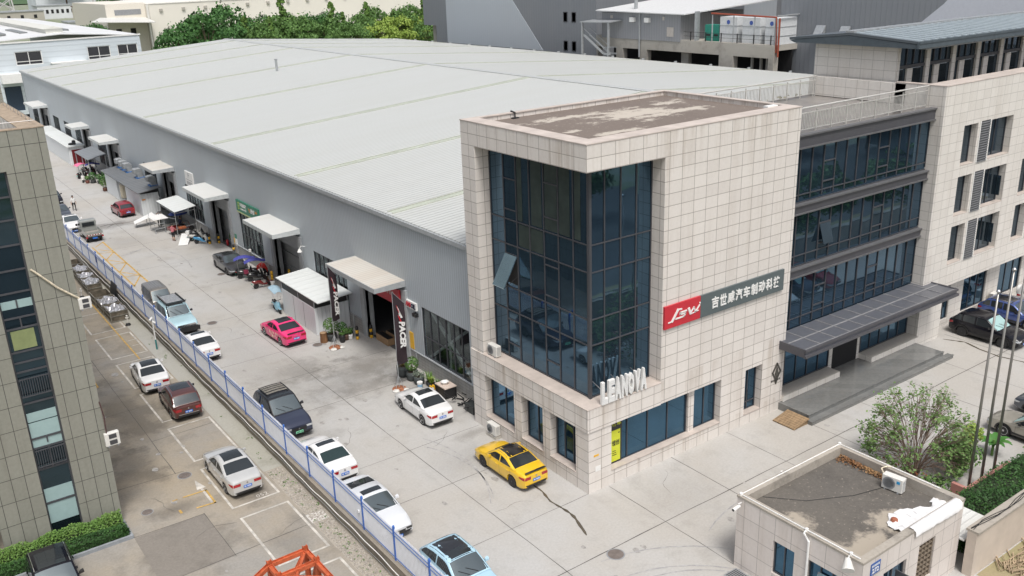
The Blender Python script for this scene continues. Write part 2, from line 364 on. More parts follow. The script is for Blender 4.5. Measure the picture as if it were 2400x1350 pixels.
_n.links.new(_tr.outputs[0], _mx.inputs[1]); _n.links.new(_g.outputs[0], _mx.inputs[2]); _n.links.new(_mx.outputs[0], _n.nodes['Material Output'].inputs[0])

# ================================================================ ground
def sheet(name, x0, y0, x1, y1, z, m, kind='structure'):
    o = MB().face([(x0, y0, z), (x1, y0, z), (x1, y1, z), (x0, y1, z)]).build(name, m); o['kind'] = kind; return o
sheet('ground', -1500, -900, 1500, 2600, -.80, M_far)
sheet('yard', -70, -60, -10.4, 158, -.65, M_left)
o = MB().box((-10.15, -17.5, -.9), (160, 158, 0)).build('parking_lot', M_lot); struct(o)
sheet('road', -70, -46, 160, -20, -.55, M_road)
sheet('verge', 8.6, -20, 70, -14.95, .006, M_dirt)
sheet('gravel_strip', -11.45, -8, -10.42, 13.55, -.644, M_gravel)
sheet('apron', -11.5, 13.55, -10.42, 60, -.643, M_apron)
sheet('concrete_slab', -11.48, 7.28, -10.6, 8.16, -.638, pm('pale_slab', (.55, .53, .50), .8))
sheet('yard_slab', -18.8, 7.15, -15.43, 11.55, -.645, ground_mat('older_slab', (.235, .215, .19), (.20, .18, .155), (.105, .095, .08), (), seed=7.7, dark_amt=.5))
mb = MB()
def jl(a, b, wd=.035, z=.004):
    a, b = Vector((a[0], a[1], z)), Vector((b[0], b[1], z)); d = (b-a); n = max(2, int(d.length/1.2)); d2 = d.normalized(); p = Vector((-d2.y, d2.x, 0))
    L, Rr = [], []
    for i in range(n+1):
        c = a+d*i/n+p*random.uniform(-.018, .018); k = wd*random.uniform(.35, .65); L.append(c+p*k); Rr.append(c-p*k)
    mb.grid([L, Rr], flip=True)
for y, x0, x1 in ((-4.05, -10, 60), (-8.6, -10, 1.2), (0, -10, 0), (5.15, -10, -.1), (9.45, -10, -.1), (17.5, -10, .9), (22.6, -10, 1.2), (27.2, -10, -1.5), (31.6, -10, -1.6), (36, -10, 1), (44.7, -10, 1), (53.4, -10, 1), (62, -10, 1), (71, -10, 1), (80, -10, -1), (89, -10, -1)): jl((x0, y), (x1, y+.04), .045 if y < 0 else .026)
for x, y0, y1 in ((-4.7, -17, 118), (1.25, -17, -.1), (5.66, -8, 0), (9.98, -8, 0), (14.3, -8, -2.4), (18.7, -8.5, -2.4), (23.25, -17, -2.4), (27.5, -17, -2.4), (31.8, -17, 0), (36.2, -17, 0)): jl((x, y0), (x+.05, y1), .03)
struct(mb.build('expansion_joints', M_joint))
mb = MB()
for a, b in (((-18.7, 16.7), (-14.9, 16.45)), ((-18.8, 11.62), (-15.4, 11.55)), ((-15.42, 11.6), (-15.4, 7.1)), ((-18.4, 7.13), (-11.6, 7.35)), ((-15.3, 21), (-11.6, 21.1)), ((-18.6, 26), (-14.2, 26.1)), ((-15.35, 16.4), (-15.3, 40)), ((-18.6, 36), (-14, 36))): jl(a, b, .03, -.640)
struct(mb.build('yard_joints', M_joint))
# painted lines
mb = MB()
def strip(mb, pts, wd, z, closed=False):
    pts = [Vector((p[0], p[1], z)) for p in pts]
    for a, b in zip(pts, pts[1:]+([pts[0]] if closed else [])):
        d = (b-a).normalized(); p = Vector((-d.y, d.x, 0))*wd/2; e = d*wd/2
        mb.face([a-e+p, a-e-p, b+e-p, b+e+p][::-1])
def bay(y0, y1, gap=()):
    x0, x1 = -14.1, -11.66; zz = -.634
    for (a, b) in (((x0, y0), (x0, y1)), ((x0+.13, y1), (x1-.13, y1)), ((x1, y1), (x1, y0)), ((x1-.13, y0), (x0+.13, y0))): strip(mb, [a, b], .12, zz)
for k, (a, b) in enumerate(((17.1, 21.95), (11.08, 15.98), (5.1, 9.93), (23.08, 27.98), (29.2, 34.0), (35.25, 40.0), (41.3, 46.1), (-.9, 3.92))): bay(a, b)
strip(mb, [(-12.2, 37.0), (-11.75, 37.0)], .07, -.634); strip(mb, [(-12.2, 38.2), (-11.75, 38.2)], .07, -.634)
mb.face([(-14.98, 14.0, -.633), (-14.5, 13.98, -.633), (-14.76, 15.08, -.633)]); mb.box((-14.80, 12.3, -.6345), (-14.68, 13.97, -.633))
put_text(mb, '052', .30, (-12.75, 11.25, -.6335), (1, 0, 0), (0, 1, 0), (0, 0, 1), .001)
put_text(mb, '05', .28, (-12.85, 5.28, -.6335), (1, 0, 0), (0, 1, 0), (0, 0, 1), .001)
struct(mb.build('bay_markings', M_line))
mb = MB()
strip(mb, [(-12.44, 51), (-12.5, 34.1)], .10, -.630)
strip(mb, [(-15.75, 13.75), (-14.6, 13.7), (-14.62, 12.22), (-15.5, 12.3)], .10, -.6315); strip(mb, [(-16.3, 13.74), (-16.12, 13.74)], .1, -.6315); strip(mb, [(-16.3, 12.35), (-16.3, 12.6)], .12, -.6315)
strip(mb, [(-17.6, 32.2), (-16.0, 32.4), (-16.0, 31.0), (-17.3, 30.7)], .09, -.6315)
strip(mb, [(-7.52, 65.6), (-7.56, 49.2)], .16, .005)
zz = [(-8.5, 64.15), (-7.62, 65.4)], [(-8.9, 61.6), (-7.62, 61.1)], [(-8.5, 63.0), (-7.62, 61.4)], [(-8.75, 58.9), (-7.62, 61.0)], [(-8.75, 58.9), (-7.62, 56.7)], [(-8.8, 57.0), (-7.62, 56.6)], [(-8.73, 54.1), (-7.62, 56.4)], [(-8.73, 54.1), (-7.62, 52)], [(-8.7, 52.4), (-7.62, 51.9)], [(-8.85, 49), (-7.62, 51.7)], [(-8.8, 64.2), (-8.8, 49)]
for p in zz: strip(mb, list(p), .13, .005)
struct(mb.build('yellow_markings', M_yline))
# wet run-off on the concrete
mb = MB()
def smear(pts, wd, z=.006):
    L, Rr = [], []; P = [Vector((p[0], p[1], z)) for p in pts]; Q = []
    for a, b in zip(P, P[1:]): n = max(1, int((b-a).length/.25)); Q += [a+(b-a)*i/n for i in range(n)]
    Q.append(P[-1])
    for i, q in enumerate(Q):
        d = (Q[min(i+1, len(Q)-1)]-Q[max(i-1, 0)]).normalized(); p = Vector((-d.y, d.x, 0)); k = wd*random.uniform(.35, .9)*(.4 if i in (0, len(Q)-1) else 1)
        L.append(q+p*k); Rr.append(q-p*k*random.uniform(.6, 1.2))
    mb.grid([L, Rr], flip=True)
smear([(-1.59, 2.4), (-1.62, 1.6), (-1.85, .7), (-1.75, -.4), (-1.78, -1.0), (-2.05, -1.8), (-2.31, -2.57)], .10)
smear([(31.0, -.4), (31.6, -1.6), (31.2, -2.8), (31.0, -4.2), (31.3, -5.6), (30.9, -7.2)], .13)
smear([(-6.3, 72.0), (-5.4, 72.4), (-4.2, 71.8), (-2.6, 71.9)], .09); smear([(-5.8, 71.2), (-4.8, 72.2), (-3.6, 72.3)], .06)
struct(mb.build('wet_stains', pm('wet_concrete', (.10, .085, .065), .25, var=.3)))
lerp_ = lambda a, b, t: a+(b-a)*t
mb = MB()
for r0, pts in ((.10, [(-7.4, 59.15), (-6, 59.9), (-4.7, 59.8), (-3.5, 57.8), (-2.9, 55.5), (-3.0, 53.0), (-3.3, 50.9)]), (.13, [(-6.6, 59.4), (-5.2, 60.3), (-4.6, 60.2)])): smear(pts, r0, .007)
for cx_, cy_, rad_, a0, a1 in ((-4, -12, 6.2, .2, 1.5), (-4, -12, 7.6, .15, 1.45), (-3.2, -11.5, 5.0, .3, 1.6), (6, -14, 9, 1.1, 2.0), (-10, 6, 7, -.5, .5), (-11, 7, 8.2, -.6, .4)): smear([(cx_+rad_*math.cos(lerp_(a0, a1, i/9)), cy_+rad_*math.sin(lerp_(a0, a1, i/9))) for i in range(10)], .06, .0075)
struct(mb.build('tyre_marks', pm('tyre_mark', (.34, .335, .33), .8, var=.3)))
mb = MB(); rq = random.Random(17)
for i in range(95):
    if i < 60: x, y, z = rq.uniform(-9.8, -.4), rq.uniform(-6, 70), .0062
    elif i < 75: x, y, z = rq.uniform(2, 27), rq.uniform(-7.5, -3), .0062
    else: x, y, z = rq.uniform(-18, -11.8), rq.uniform(5, 40), -.6325
    r_ = rq.uniform(.04, .18)*(1.5 if i % 9 == 0 else 1); n = 11; ph = rq.random()*6; mb.face([(x+r_*(.65+.5*rq.random())*math.cos(k*2*math.pi/n+ph), y+r_*1.5*(.65+.5*rq.random())*math.sin(k*2*math.pi/n+ph), z) for k in range(n)])
struct(mb.build('oil_spots', pm('oil_spot', (.31, .298, .28), .7, var=.35, scale=5)))
mb = MB()
for (x, y, a, L_, z) in ((-7.5, 12, .3, 2.6, .0065), (-2.5, 1.2, 2.2, 2.2, .0065), (3.2, -2.5, .9, 2.4, .0065), (8.5, -6.5, .2, 2.8, .0065), (-6.2, 33, 1.1, 3, .0065), (-3.5, 9, -.4, 2, .0065), (17, -5, 2.6, 3, .0065), (-16, 22, 1.3, 3.5, -.632), (-13.2, 7.4, .5, 2.2, -.632), (-17.2, 14.8, -.3, 2.4, -.632), (-16.6, 9.5, .4, 2.5, -.632)):
    P_ = [(x, y)]; 
    for i in range(7): a += rq.uniform(-.6, .6); P_.append((P_[-1][0]+L_/7*math.cos(a), P_[-1][1]+L_/7*math.sin(a)))
    smear(P_, .014, z)
struct(mb.build('hairline_cracks', pm('crack_dark', (.14, .13, .115), .9, var=.3)))
def manhole(x, y, z, r, label):
    t = thing('manhole_cover', label, 'manhole cover', (x, y, z))
    b = MB(); b.lathe([(r, .0), (r, .006), (r*.9, .008)], 24, (x, y, z)); b.build('rim', M_grey, t)
    b = MB(); b.lathe([(r*.86, .006), (r*.86, .012)], 24, (x, y, z))
    for k in range(-3, 4): b.box((x-r*.55, y+k*r*.2-.012, z+.012), (x+r*.55, y+k*r*.2+.012, z+.016))
    b.build('lid', pm('cast_iron', (.16, .135, .12), .7, var=.25), t)
manhole(-2.23, -4.46, .002, .42, 'round brown manhole cover alone on the pale concrete in front of the guard hut')
manhole(-6.58, 35.94, .002, .4, 'round manhole cover on the driveway between pink car and light blue truck'); manhole(-15.02, 15.94, -.648, .38, 'grey manhole cover in the lower yard ahead of the silver sedan')
manhole(-2.2, 26.7, .002, .38, 'brown manhole cover next to the log by the white shed'); manhole(-1.9, 47.2, .002, .4, 'manhole cover beside the dark grey sedan'); manhole(-17.65, 13.54, -.648, .3, 'pale ringed manhole cover in the yard near the hedge')
t = thing('drain_grate', 'black slotted drain grate at the foot of the guard hut', 'drain grate', (1.0, -8.9, 0))
b = MB(); b.box((.35, -9.1, .002), (1.15, -8.4, .012)); b.build('frame', M_grey, t)
b = MB()
for k in range(7): b.box((.42, -9.05+k*.09, .012), (1.08, -9.01+k*.09, .016))
b.build('slats', M_black, t)

# ================================================================ wall builder
def wall(mb, axis, c, th, u0, u1, z0, z1, holes, mi=0):
    """sheet of wall with rectangular holes; axis 'x': plane x=c running along y, 'y': plane y=c running along x"""
    us = sorted({u0, u1}|{h for H in holes for h in H[:2] if u0 < h < u1}); zs = sorted({z0, z1}|{h for H in holes for h in H[2:] if z0 < h < z1})
    for i in range(len(us)-1):
        j = 0
        while j < len(zs)-1:
            uc = (us[i]+us[i+1])/2; inh = lambda k: any(H[0] < uc < H[1] and H[2] < (zs[k]+zs[k+1])/2 < H[3] for H in holes)
            if inh(j): j += 1; continue
            k = j
            while k+1 < len(zs)-1 and not inh(k+1): k += 1
            a, b = (zs[j], zs[k+1])
            if axis == 'x': mb.box((c, us[i], a), (c+th, us[i+1], b), mi)
            else: mb.box((us[i], c, a), (us[i+1], c+th, b), mi)
            j = k+1
def window(parent, axis, c, u0, u1, z0, z1, nx=2, rows=(), glass=None, fw=.06, frame=None, name='window', back=.05, face=-1):
    """frame as the part, pane as its sub-part; c is the outer face of the frame"""
    g, f = glass or M_glass, frame or M_frame
    b = MB(); d = .07*(-face)
    def bx(a0, a1, b0, b1, e=0):
        if axis == 'x': b.box((c-e*.004, a0, b0), (c+d, a1, b1))
        else: b.box((a0, c-e*.004, b0), (a1, c+d, b1))
    bx(u0, u0+fw, z0, z1); bx(u1-fw, u1, z0, z1); bx(u0+fw, u1-fw, z0, z0+fw); bx(u0+fw, u1-fw, z1-fw, z1)
    for i in range(1, nx): uu = u0+(u1-u0)*i/nx; bx(uu-fw*.4, uu+fw*.4, z0+fw, z1-fw)
    for rz in rows: bx(u0+fw, u1-fw, rz-fw*.4, rz+fw*.4, 1)
    fo = b.build(name, f, parent)
    b = MB(); e = c+back*(-face)
    if axis == 'x': b.box((e, u0+.01, z0+.01), (e+.012, u1-.01, z1-.01))
    else: b.box((u0+.01, e, z0+.01), (u1-.01, e+.012, z1-.01))
    b.build('pane', g, fo); return fo
# ================================================================ warehouse
wh = thing('warehouse', 'long grey sheet metal warehouse with a huge white ribbed roof behind the corner tower', 'warehouse', (1.29, 10.04, 0))
XW, HE, HR, XR, XE, Y0, Y1 = 1.29, 10.0, 12.65, 38.73, 76.8, 10.04, 154.9
doors = [(20.0, 25.6), (36.6, 42.0), (52.7, 57.3), (68.9, 73.0), (91.6, 96.6), (107.0, 111.0), (136.0, 142.0)]
wins = [(12.25, 17.75, 6), (28.4, 34.0, 7), (44.75, 49.9, 6), (60.4, 65.5, 6), (76.0, 81.0, 6), (98.5, 103.5, 6), (113.0, 117.0, 4), (120.0, 124.5, 5), (128, 132.5, 5), (145.5, 150.5, 5)]
holes = [(a, b, 0, 5.15) for a, b in doors]+[(a, b, 1.15, 4.55) for a, b, n in wins]
b = MB(); segs = []
wall(b, 'x', XW, .22, Y0, Y1, 1.1, HE-.15, [(h[0], h[1], max(1.1, h[2]), h[3]) for h in holes]); b.build('wall', M_wh, wh)
b = MB(); wall(b, 'x', XW-.04, .3, Y0, Y1, 0, 1.1, [(a, c, 0, 1.1) for a, c in doors]); b.build('plinth', M_block, wh)
b = MB(); prev = Y0
for a, c in doors: b.box((XW-.09, prev, 1.1), (XW-.003, a-.02, 1.15)); prev = c+.02
b.box((XW-.09, prev, 1.1), (XW-.003, Y1, 1.15)); b.build('sill_trim', M_trim, wh)
b = MB(); b.prism([(XW, 0), (XE, 0), (XE, HE), (XR, HR), (XW, HE)], Y1-.25, Y1, 'y'); b.box((XE-.25, Y0, 0), (XE, Y1-.26, HE-.2)); b.prism([(14.9, 0), (XE-.3, 0), (XE-.3, HE-.2), (XR, HR-.2), (14.9, 10.7)], Y0, Y0+.2, 'y'); b.build('gable_wall', M_wh, wh)
b = MB(); t_ = .06
for (xa, za, xb, zb) in ((XW-.12, HE, XR, HR), (XR, HR, XE+.3, HE)):
    b.face([(xa, Y0+.05, za), (xb, Y0+.05, zb), (xb, Y1+.2, zb), (xa, Y1+.2, za)]); b.face([(xa, Y0+.05, za-t_), (xa, Y1+.2, za-t_), (xb, Y1+.2, zb-t_), (xb, Y0+.05, zb-t_)])
b.face([(XW-.12, Y0+.05, HE-t_), (XW-.12, Y0+.05, HE), (XW-.12, Y1+.2, HE), (XW-.12, Y1+.2, HE-t_)])
rf = b.build('roof', M_roof, wh)
b = MB()
for i in range(60):
    y = Y0+.3+i*(Y1-Y0)/60
    b.hexa([(XR-.55, y, HR-.01), (XR, y, HR+.03), (XR, y+2.36, HR+.03), (XR-.55, y+2.36, HR-.01), (XR-.55, y, HR+.03), (XR, y, HR+.09), (XR, y+2.36, HR+.09), (XR-.55, y+2.36, HR+.03)])
    b.hexa([(XR, y, HR+.03), (XR+.55, y, HR-.01), (XR+.55, y+2.36, HR-.01), (XR, y+2.36, HR+.03), (XR, y, HR+.09), (XR+.55, y, HR+.03), (XR+.55, y+2.36, HR+.03), (XR, y+2.36, HR+.09)])
b.build('ridge_cap', pm('pale_ridge', (.44, .455, .45), .5), rf)
def sl(x): return HE+(HR-HE)*(x-XW)/(XR-XW) if x < XR else HR-(HR-HE)*(x-XR)/(XE-XR)
for y in (21.1, 35.95, 54.95, 77.55, 99.7, 121.0, 134.5, 148.5):
    b = MB()
    for (xa, xb) in ((XW+.2, XR-.6), (XR+.6, XE-.2)):
        b.hexa([(xa, y-.22, sl(xa)+.006), (xb, y-.22, sl(xb)+.006), (xb, y+.22, sl(xb)+.006), (xa, y+.22, sl(xa)+.006), (xa, y-.22, sl(xa)+.03), (xb, y-.22, sl(xb)+.03), (xb, y+.22, sl(xb)+.03), (xa, y+.22, sl(xa)+.03)])
    b.build('skylight_strip', M_skylight, rf)
    b = MB()
    for dy in (-.34, .34):
        for (xa, xb) in ((XW+.1, XR-.6), (XR+.6, XE-.1)): b.hexa([(xa, y+dy-.045, sl(xa)), (xb, y+dy-.045, sl(xb)), (xb, y+dy+.045, sl(xb)), (xa, y+dy+.045, sl(xa)), (xa, y+dy-.045, sl(xa)+.07), (xb, y+dy-.045, sl(xb)+.07), (xb, y+dy+.045, sl(xb)+.07), (xa, y+dy+.045, sl(xa)+.07)])
    b.build('flashing', pm('greenish_flashing', (.44, .46, .40), .5), rf)
b = MB(); b.box((XW-.26, Y0, HE-.32), (XW-.003, Y1, HE-.06)); b.build('gutter', M_trim, wh)
b = MB(); b.box((XE+.05, Y0, HE-.35), (XE+.35, Y1, HE-.05))
for y in range(14, 154, 7): b.box((XE, y, HE-.1), (XE+.5, y+.12, HE+.22))
b.build('gutter', M_trim, wh)
b = MB(); x, z = 25.0, sl(25); b.tube([(x, 96.3, z-.1), (x, 96.3, z+1.55)], .17, 12); b.tube([(x, 96.3, z+1.57), (x, 96.3, z+1.67)], .24, 12)
b.build('vent_pipe', M_galv, rf)
# windows
for a, c, n in wins:
    wo = window(wh, 'x', XW+.04, a, c, 1.15, 4.55, n, (2.55,), M_see, .07, M_frame, 'window', .05)
    if a < 70:
        b = MB(); b.bar((XW+.36, a+.1, 1.0), (XW+.36, c-.1, 4.7), .16); b.bar((XW+.42, a+.1, 4.7), (XW+.42, c-.1, 1.0), .16); b.bar((XW+.3, (a+c)/2, 1.15), (XW+.3, (a+c)/2, 4.55), .10)
        b.build('brace', pm('white_steel', (.62, .63, .62), .5), wo)
b = MB(); b.box((XW+.3, Y0+.3, .003), (14, Y1-.5, .01)); b.box((14, Y0+.4, 0), (14.1, Y1-.5, 9.5)); b.build('interior', pm('dim_interior', (.10, .10, .10), .8), wh)
# doors with canopies
can = [(19.6, 26.7), (36.2, 42.45), (52.1, 58.55), (68.45, 73.46), (91.1, 97.05), (106.7, 111.3), (135.3, 143.05)]
for i, ((a, c), (p, q)) in enumerate(zip(doors, can)):
    dw = MB()
    for u0, u1 in ((a-.55, a), (c, c+.55)): dw.box((XW-.16, u0, 0), (XW+.55, u1, 5.15))
    dw.box((XW-.16, a, 4.95), (XW+.55, c, 5.15)); d = dw.build('doorway', M_grey if i else M_trim, wh)
    b = MB()
    if i == 0: b.box((XW+.35, a, 4.0), (XW+.40, c, 4.95))
    else:
        b.box((XW+.38, a, 3.6), (XW+.44, c, 4.95))
        b.box((XW+.95, a-1, .02), (XW+1.0, c+1, 4.9))
        for zz in (1.2, 2.4, 3.6): b.box((XW+.88, a-1, zz), (XW+.95, c+1, zz+.1))
    b.build('roller_shutter', M_grey, d)
    b = MB(); mt = [M_white_sheet, M_trim]
    z0 = 5.78-.02*(i % 2); xo = -.97
    b.hexa([(xo, p, z0-.10), (XW-.003, p, z0-.02), (XW-.003, q, z0-.02), (xo, q, z0-.10), (xo, p, z0-.04), (XW-.003, p, z0+.05), (XW-.003, q, z0+.05), (xo, q, z0-.04)])
    b.box((xo-.03, p-.03, z0-.34), (xo+.03, q+.03, z0-.03), 1)
    for yy in (p-.03, q-.02): b.hexa([(xo+.03, yy, z0-.34), (XW-.003, yy, z0-.36), (XW-.003, yy+.05, z0-.36), (xo+.03, yy+.05, z0-.34), (xo+.03, yy, z0-.03), (XW-.003, yy, z0+.05), (XW-.003, yy+.05, z0+.05), (xo+.03, yy+.05, z0-.03)], 1)
    mt[1] = pm('pale_fascia', (.50, .53, .53), .5)
    cn = b.build('canopy', mt if i not in (0, 3) else [rib_mat('worn_white_sheet', (.62, .60, .55), 'y', .34, .2, .5, stain=.4, dirt=(.46, .36, .27)), M_trim], wh)
    b = MB(); b.box((xo+.06, p+.04, z0-.30), (XW-.01, q-.04, z0-.25)); b.build('soffit', M_grey, cn)
# small fixtures of the wall
b = MB(); b.lathe([(.05, 0), (.09, -.05), (.2, -.25), (.02, -.27)], 12, (XW-.45, 35.6, 4.4)); b.tube([(XW, 35.6, 4.5), (XW-.3, 35.6, 4.6), (XW-.45, 35.6, 4.4)], .025); b.build('wall_lamp', M_whitep, wh)
b = MB(); b.box((XW-.2, 48.2, 1.2), (XW-.003, 47.95, 1.45)); b.build('junction_box', M_whitep, wh)
for y in (18.6, 27.6, 35.4, 43.7, 51.2, 59.3):
    b = MB(); b.tube([(XW-.13, y, .1), (XW-.13, y, 1.1)], .05, 8); b.build('downpipe', M_galv, wh)
# ================================================================ office building: tower, glazed middle, wing, penthouse
of = thing('office_building', 'cream tiled office building with a glazed corner tower and dark glass middle', 'office building', (0, 0, 0))
TW, TD, TH = 14.64, 10.04, 17.35
b = MB()
b.box((0, 8.83, 4.62), (4.81, TD, 17.0)); b.box((.9, TD-.3, 17.0), (4.81, TD, TH)); b.box((4.81, 0, 3.4), (TW, .5, TH)); b.box((4.81, TD-.3, 0), (TW, TD, TH)); b.box((TW-.3, .5, 0), (TW, TD-.3, TH)); b.box((4.81, .5, 4.62), (5.1, .87, 16.13)); b.box((.9, 8.83-.0, 4.62), (.95, 8.9, 5))
b.box((0, 0, 16.13), (4.81, 8.83, 17.0)); b.box((0, 0, 17.0), (.9, TD, TH)); b.box((.9, 0, 17.0), (4.81, .9, TH))
b.box((-.06, -.06, 3.4), (4.81, 8.83, 4.62)); b.box((-.06, 8.83, 3.4), (.6, TD, 4.62)); b.box((.6, 8.83, 0), (4.81, TD, 4.62))
# ground floor west
wall(b, 'x', 0, .6, 0, TD, 0, 3.4, [(.95, 3.0, .82, 3.4), (3.6, 5.45, .82, 3.4), (6.1, 8.83, .82, 3.4)])
wall(b, 'y', 0, .5, .6, TW, 0, 3.4, [(1.5, 9.4, .82, 3.4), (10.4+.95, 12.74, .6, 3.35)])
b.build('tower_wall', M_tile, of)
b = MB()
b.box((-.02, -.02, TH), (.95, TD+.02, TH+.05)); b.box((.95, -.02, TH), (TW+.02, .95, TH+.05)); b.box((.95, TD-.35, TH), (TW+.02, TD+.02, TH+.05)); b.box((TW-.35, .95, TH), (TW+.02, TD-.35, TH+.05))
b.box((-.08, -.08, 4.62), (.9, 8.83, 4.65)); b.box((.9, -.08, 4.62), (4.81, .87, 4.65))
b.build('coping', M_cope, of)
b = MB(); b.box((.9, .9, 17.0), (TW-.3, TD-.3, 17.12)); b.build('roof_deck', M_deck, of)
b = MB(); b.tube([(3.2, TD-.45, 17.1), (3.2, TD-.45, 17.4), (3.2, TD-.1, 17.45)], .05, 8); b.box((2.9, TD-.7, 17.12), (3.3, TD-.5, 17.18)); b.build('roof_outlet', M_black, of)
b = MB(); b.box((13.1, .95, 17.36), (13.9, 1.25, 17.46)); b.build('roof_flashing', M_whitep, of)
# corner curtain wall
gx_, gy_ = .9, .87
ys = [8.8, 7.6, 6.52, 5.43, 4.27, 3.15, 2.03, .99]; xs = [.92, 1.78, 2.79, 3.79, 4.78]; zs = [4.7, 7.42, 8.75, 11.11, 12.46, 16.08]
b = MB(); b.box((gx_+.03, gy_+.03, 4.65), (gx_+.06, 8.83, 16.13)); b.box((gx_+.06, gy_+.03, 4.65), (4.81, gy_+.06, 16.13)); panes(b, 'x', gx_, [gy_]+ys[:-1]+[8.83], [4.65]+zs[1:-1]+[16.13]); panes(b, 'y', gy_, [gx_]+xs[1:-1]+[4.81], [4.65]+zs[1:-1]+[16.13]); gl = b.build('curtain_wall', M_glass, of)
b = MB()
ys = [8.8, 7.6, 6.52, 5.43, 4.27, 3.15, 2.03, .99]; xs = [.92, 1.78, 2.79, 3.79, 4.78]; zs = [4.7, 7.42, 8.75, 11.11, 12.46, 16.08]
for y in ys: b.box((gx_-.05, y-.03, 4.65), (gx_-.003, y+.03, 16.13))
for x in xs[1:]: b.box((x-.03, gy_-.05, 4.65), (x+.03, gy_-.003, 16.13))
for z in zs: b.box((gx_-.047, gy_, z-.03), (gx_-.004, 8.83, z+.03)); b.box((gx_, gy_-.047, z-.03), (4.81, gy_-.004, z+.03))
b.box((gx_-.10, gy_-.10, 4.65), (gx_+.04, gy_+.04, 16.13))
for (ya, yb, zz) in ((6.52, 7.6, 13.0), (6.52, 7.6, 14.6), (3.15, 4.27, 13.2), (3.15, 4.27, 14.9), (6.52, 7.6, 10.6), (3.15, 4.27, 10.75), (3.15, 4.27, 9.15), (3.15, 4.27, 7.0), (3.15, 4.27, 5.6), (6.52, 7.6, 6.9), (6.52, 7.6, 5.5)): b.box((gx_-.055, ya+.03, zz-.03), (gx_-.005, yb-.03, zz+.03))
b.build('mullions', M_frame, gl)
b = MB()
for ya, yb in ((6.05, 6.45), (4.45, 5.3), (3.25, 4.2), (2.3, 3.1), (1.5, 1.95)): b.box((gx_-.012, ya, 12.55), (gx_-.004, yb, 16.05))
b.box((gx_-.012, 4.4, 11.2), (gx_-.004, 6.4, 12.38)); b.build('drawn_curtain', M_curtain, gl)
b = MB(); b.hexa([(gx_-.06, 7.57, 10.55), (gx_-.06, 6.55, 10.55), (gx_-.06, 6.55, 10.58), (gx_-.06, 7.57, 10.58), (gx_-.10, 7.57, 10.55), (gx_-.10, 6.55, 10.55), (gx_-.10, 6.55, 10.58), (gx_-.10, 7.57, 10.58)])
cs = MB(); cs.hexa([(gx_-.95, 7.57, 9.02), (gx_-.95, 6.55, 9.02), (gx_-.06, 6.55, 10.55), (gx_-.06, 7.57, 10.55), (gx_-.98, 7.57, 9.06), (gx_-.98, 6.55, 9.06), (gx_-.10, 6.55, 10.6), (gx_-.10, 7.57, 10.6)])
cs.build('open_casement', glass_mat('sky_reflect_pane', (.62, .86, 1.0), .05, .9), gl)  # sky reflection on the tilted pane is put into its bright blue tint
b = MB(); b.box((gx_-.03, 6.58, 9.0), (gx_-.006, 7.55, 10.5)); b.bar((gx_-.93, 6.57, 9.06), (gx_-.02, 6.57, 9.5), .03); b.build('open_gap', M_dark, gl)
# ground floor windows of the tower
for a, c in ((.95, 3.0), (3.6, 5.45), (6.1, 8.83)): window(of, 'x', .42, a, c, .82, 3.4, 3 if a < 2 else 2, (), M_glass2)
window(of, 'y', .4, 1.5, 7.2, .82, 3.4, 4, (), M_glass2); window(of, 'y', .4, 7.62, 9.4, .82, 3.4, 2, (), M_glass2); window(of, 'y', .4, 11.35, 12.74, .6, 3.35, 2, (1.1,), M_glass2)
b = MB(); b.box((7.2, .28, .82), (7.62, .5, 3.4)); b.build('window_pier', M_tile, of)
b = MB(); b.box((1.5, -.05, .82), (9.4, .4, .86)); b.box((11.35, -.02, .6), (12.74, .4, .64))
for a, c in ((.95, 3.0), (3.6, 5.45), (6.1, 8.83)): b.box((-.03, a, .82), (.42, c, .86))
b.build('window_sill', M_cope, of)
# glazed middle
XM0, XM1, GY = TW, 28.4, .85
b = MB(); b.box((XM0, GY+.03, .4), (XM1, GY+.05, 15.0)); panes(b, 'y', GY, [XM0]+[XM0+.25+i*1.04 for i in range(13)]+[XM1], [.4, 4.4, 4.9, 7.5, 8.12, 8.74, 11.2, 11.86, 12.29, 15.0]); gm = b.build('glazing', M_glass, of)
b = MB(); n = 13
mx = [XM0+.25+i*1.04 for i in range(14)]
for x in mx:
    for za, zc in ((12.0, 14.92), (8.2, 11.15), (4.4, 7.45)): b.box((x-.03, GY-.06, za), (x+.03, GY-.003, zc))
for z in (14.88, 12.29, 11.86, 11.2, 8.74, 8.12, 7.5, 4.9): b.box((XM0, GY-.055, z-.03), (XM1, GY-.004, z+.03))
for k in (3, 8):
    for z in (13.9, 12.75, 10.3, 9.1, 6.5, 5.3): b.box((mx[k]+.03, GY-.065, z-.035), (mx[k+1]-.03, GY-.005, z+.035))
b.build('mullions', M_frame, gm)
b = MB(); b.hexa([(mx[3]+.06, GY-.07, 10.25), (mx[4]-.06, GY-.07, 10.25), (mx[4]-.06, GY-.03, 10.28), (mx[3]+.06, GY-.03, 10.28), (mx[3]+.06, GY-.42, 9.12), (mx[4]-.06, GY-.42, 9.12), (mx[4]-.06, GY-.38, 9.10), (mx[3]+.06, GY-.38, 9.10)]); b.build('open_casement', M_glass3, gm)
for z0, z1, pr in ((14.95, 15.72, .42), (11.24, 11.83, .36), (7.52, 8.08, .36)):
    b = MB(); b.box((XM0+.003, GY-pr+.1, z0+.08), (XM1-.003, GY-.002, z1-.09)); bd = b.build('spandrel_band', M_band, of)
    b = MB(); b.box((XM0+.003, GY-pr, z1-.09), (XM1+.12, GY-.002, z1)); b.box((XM0+.003, GY-pr+.02, z0), (XM1+.1, GY-.002, z0+.08)); b.build('ledge', M_bandt, bd)
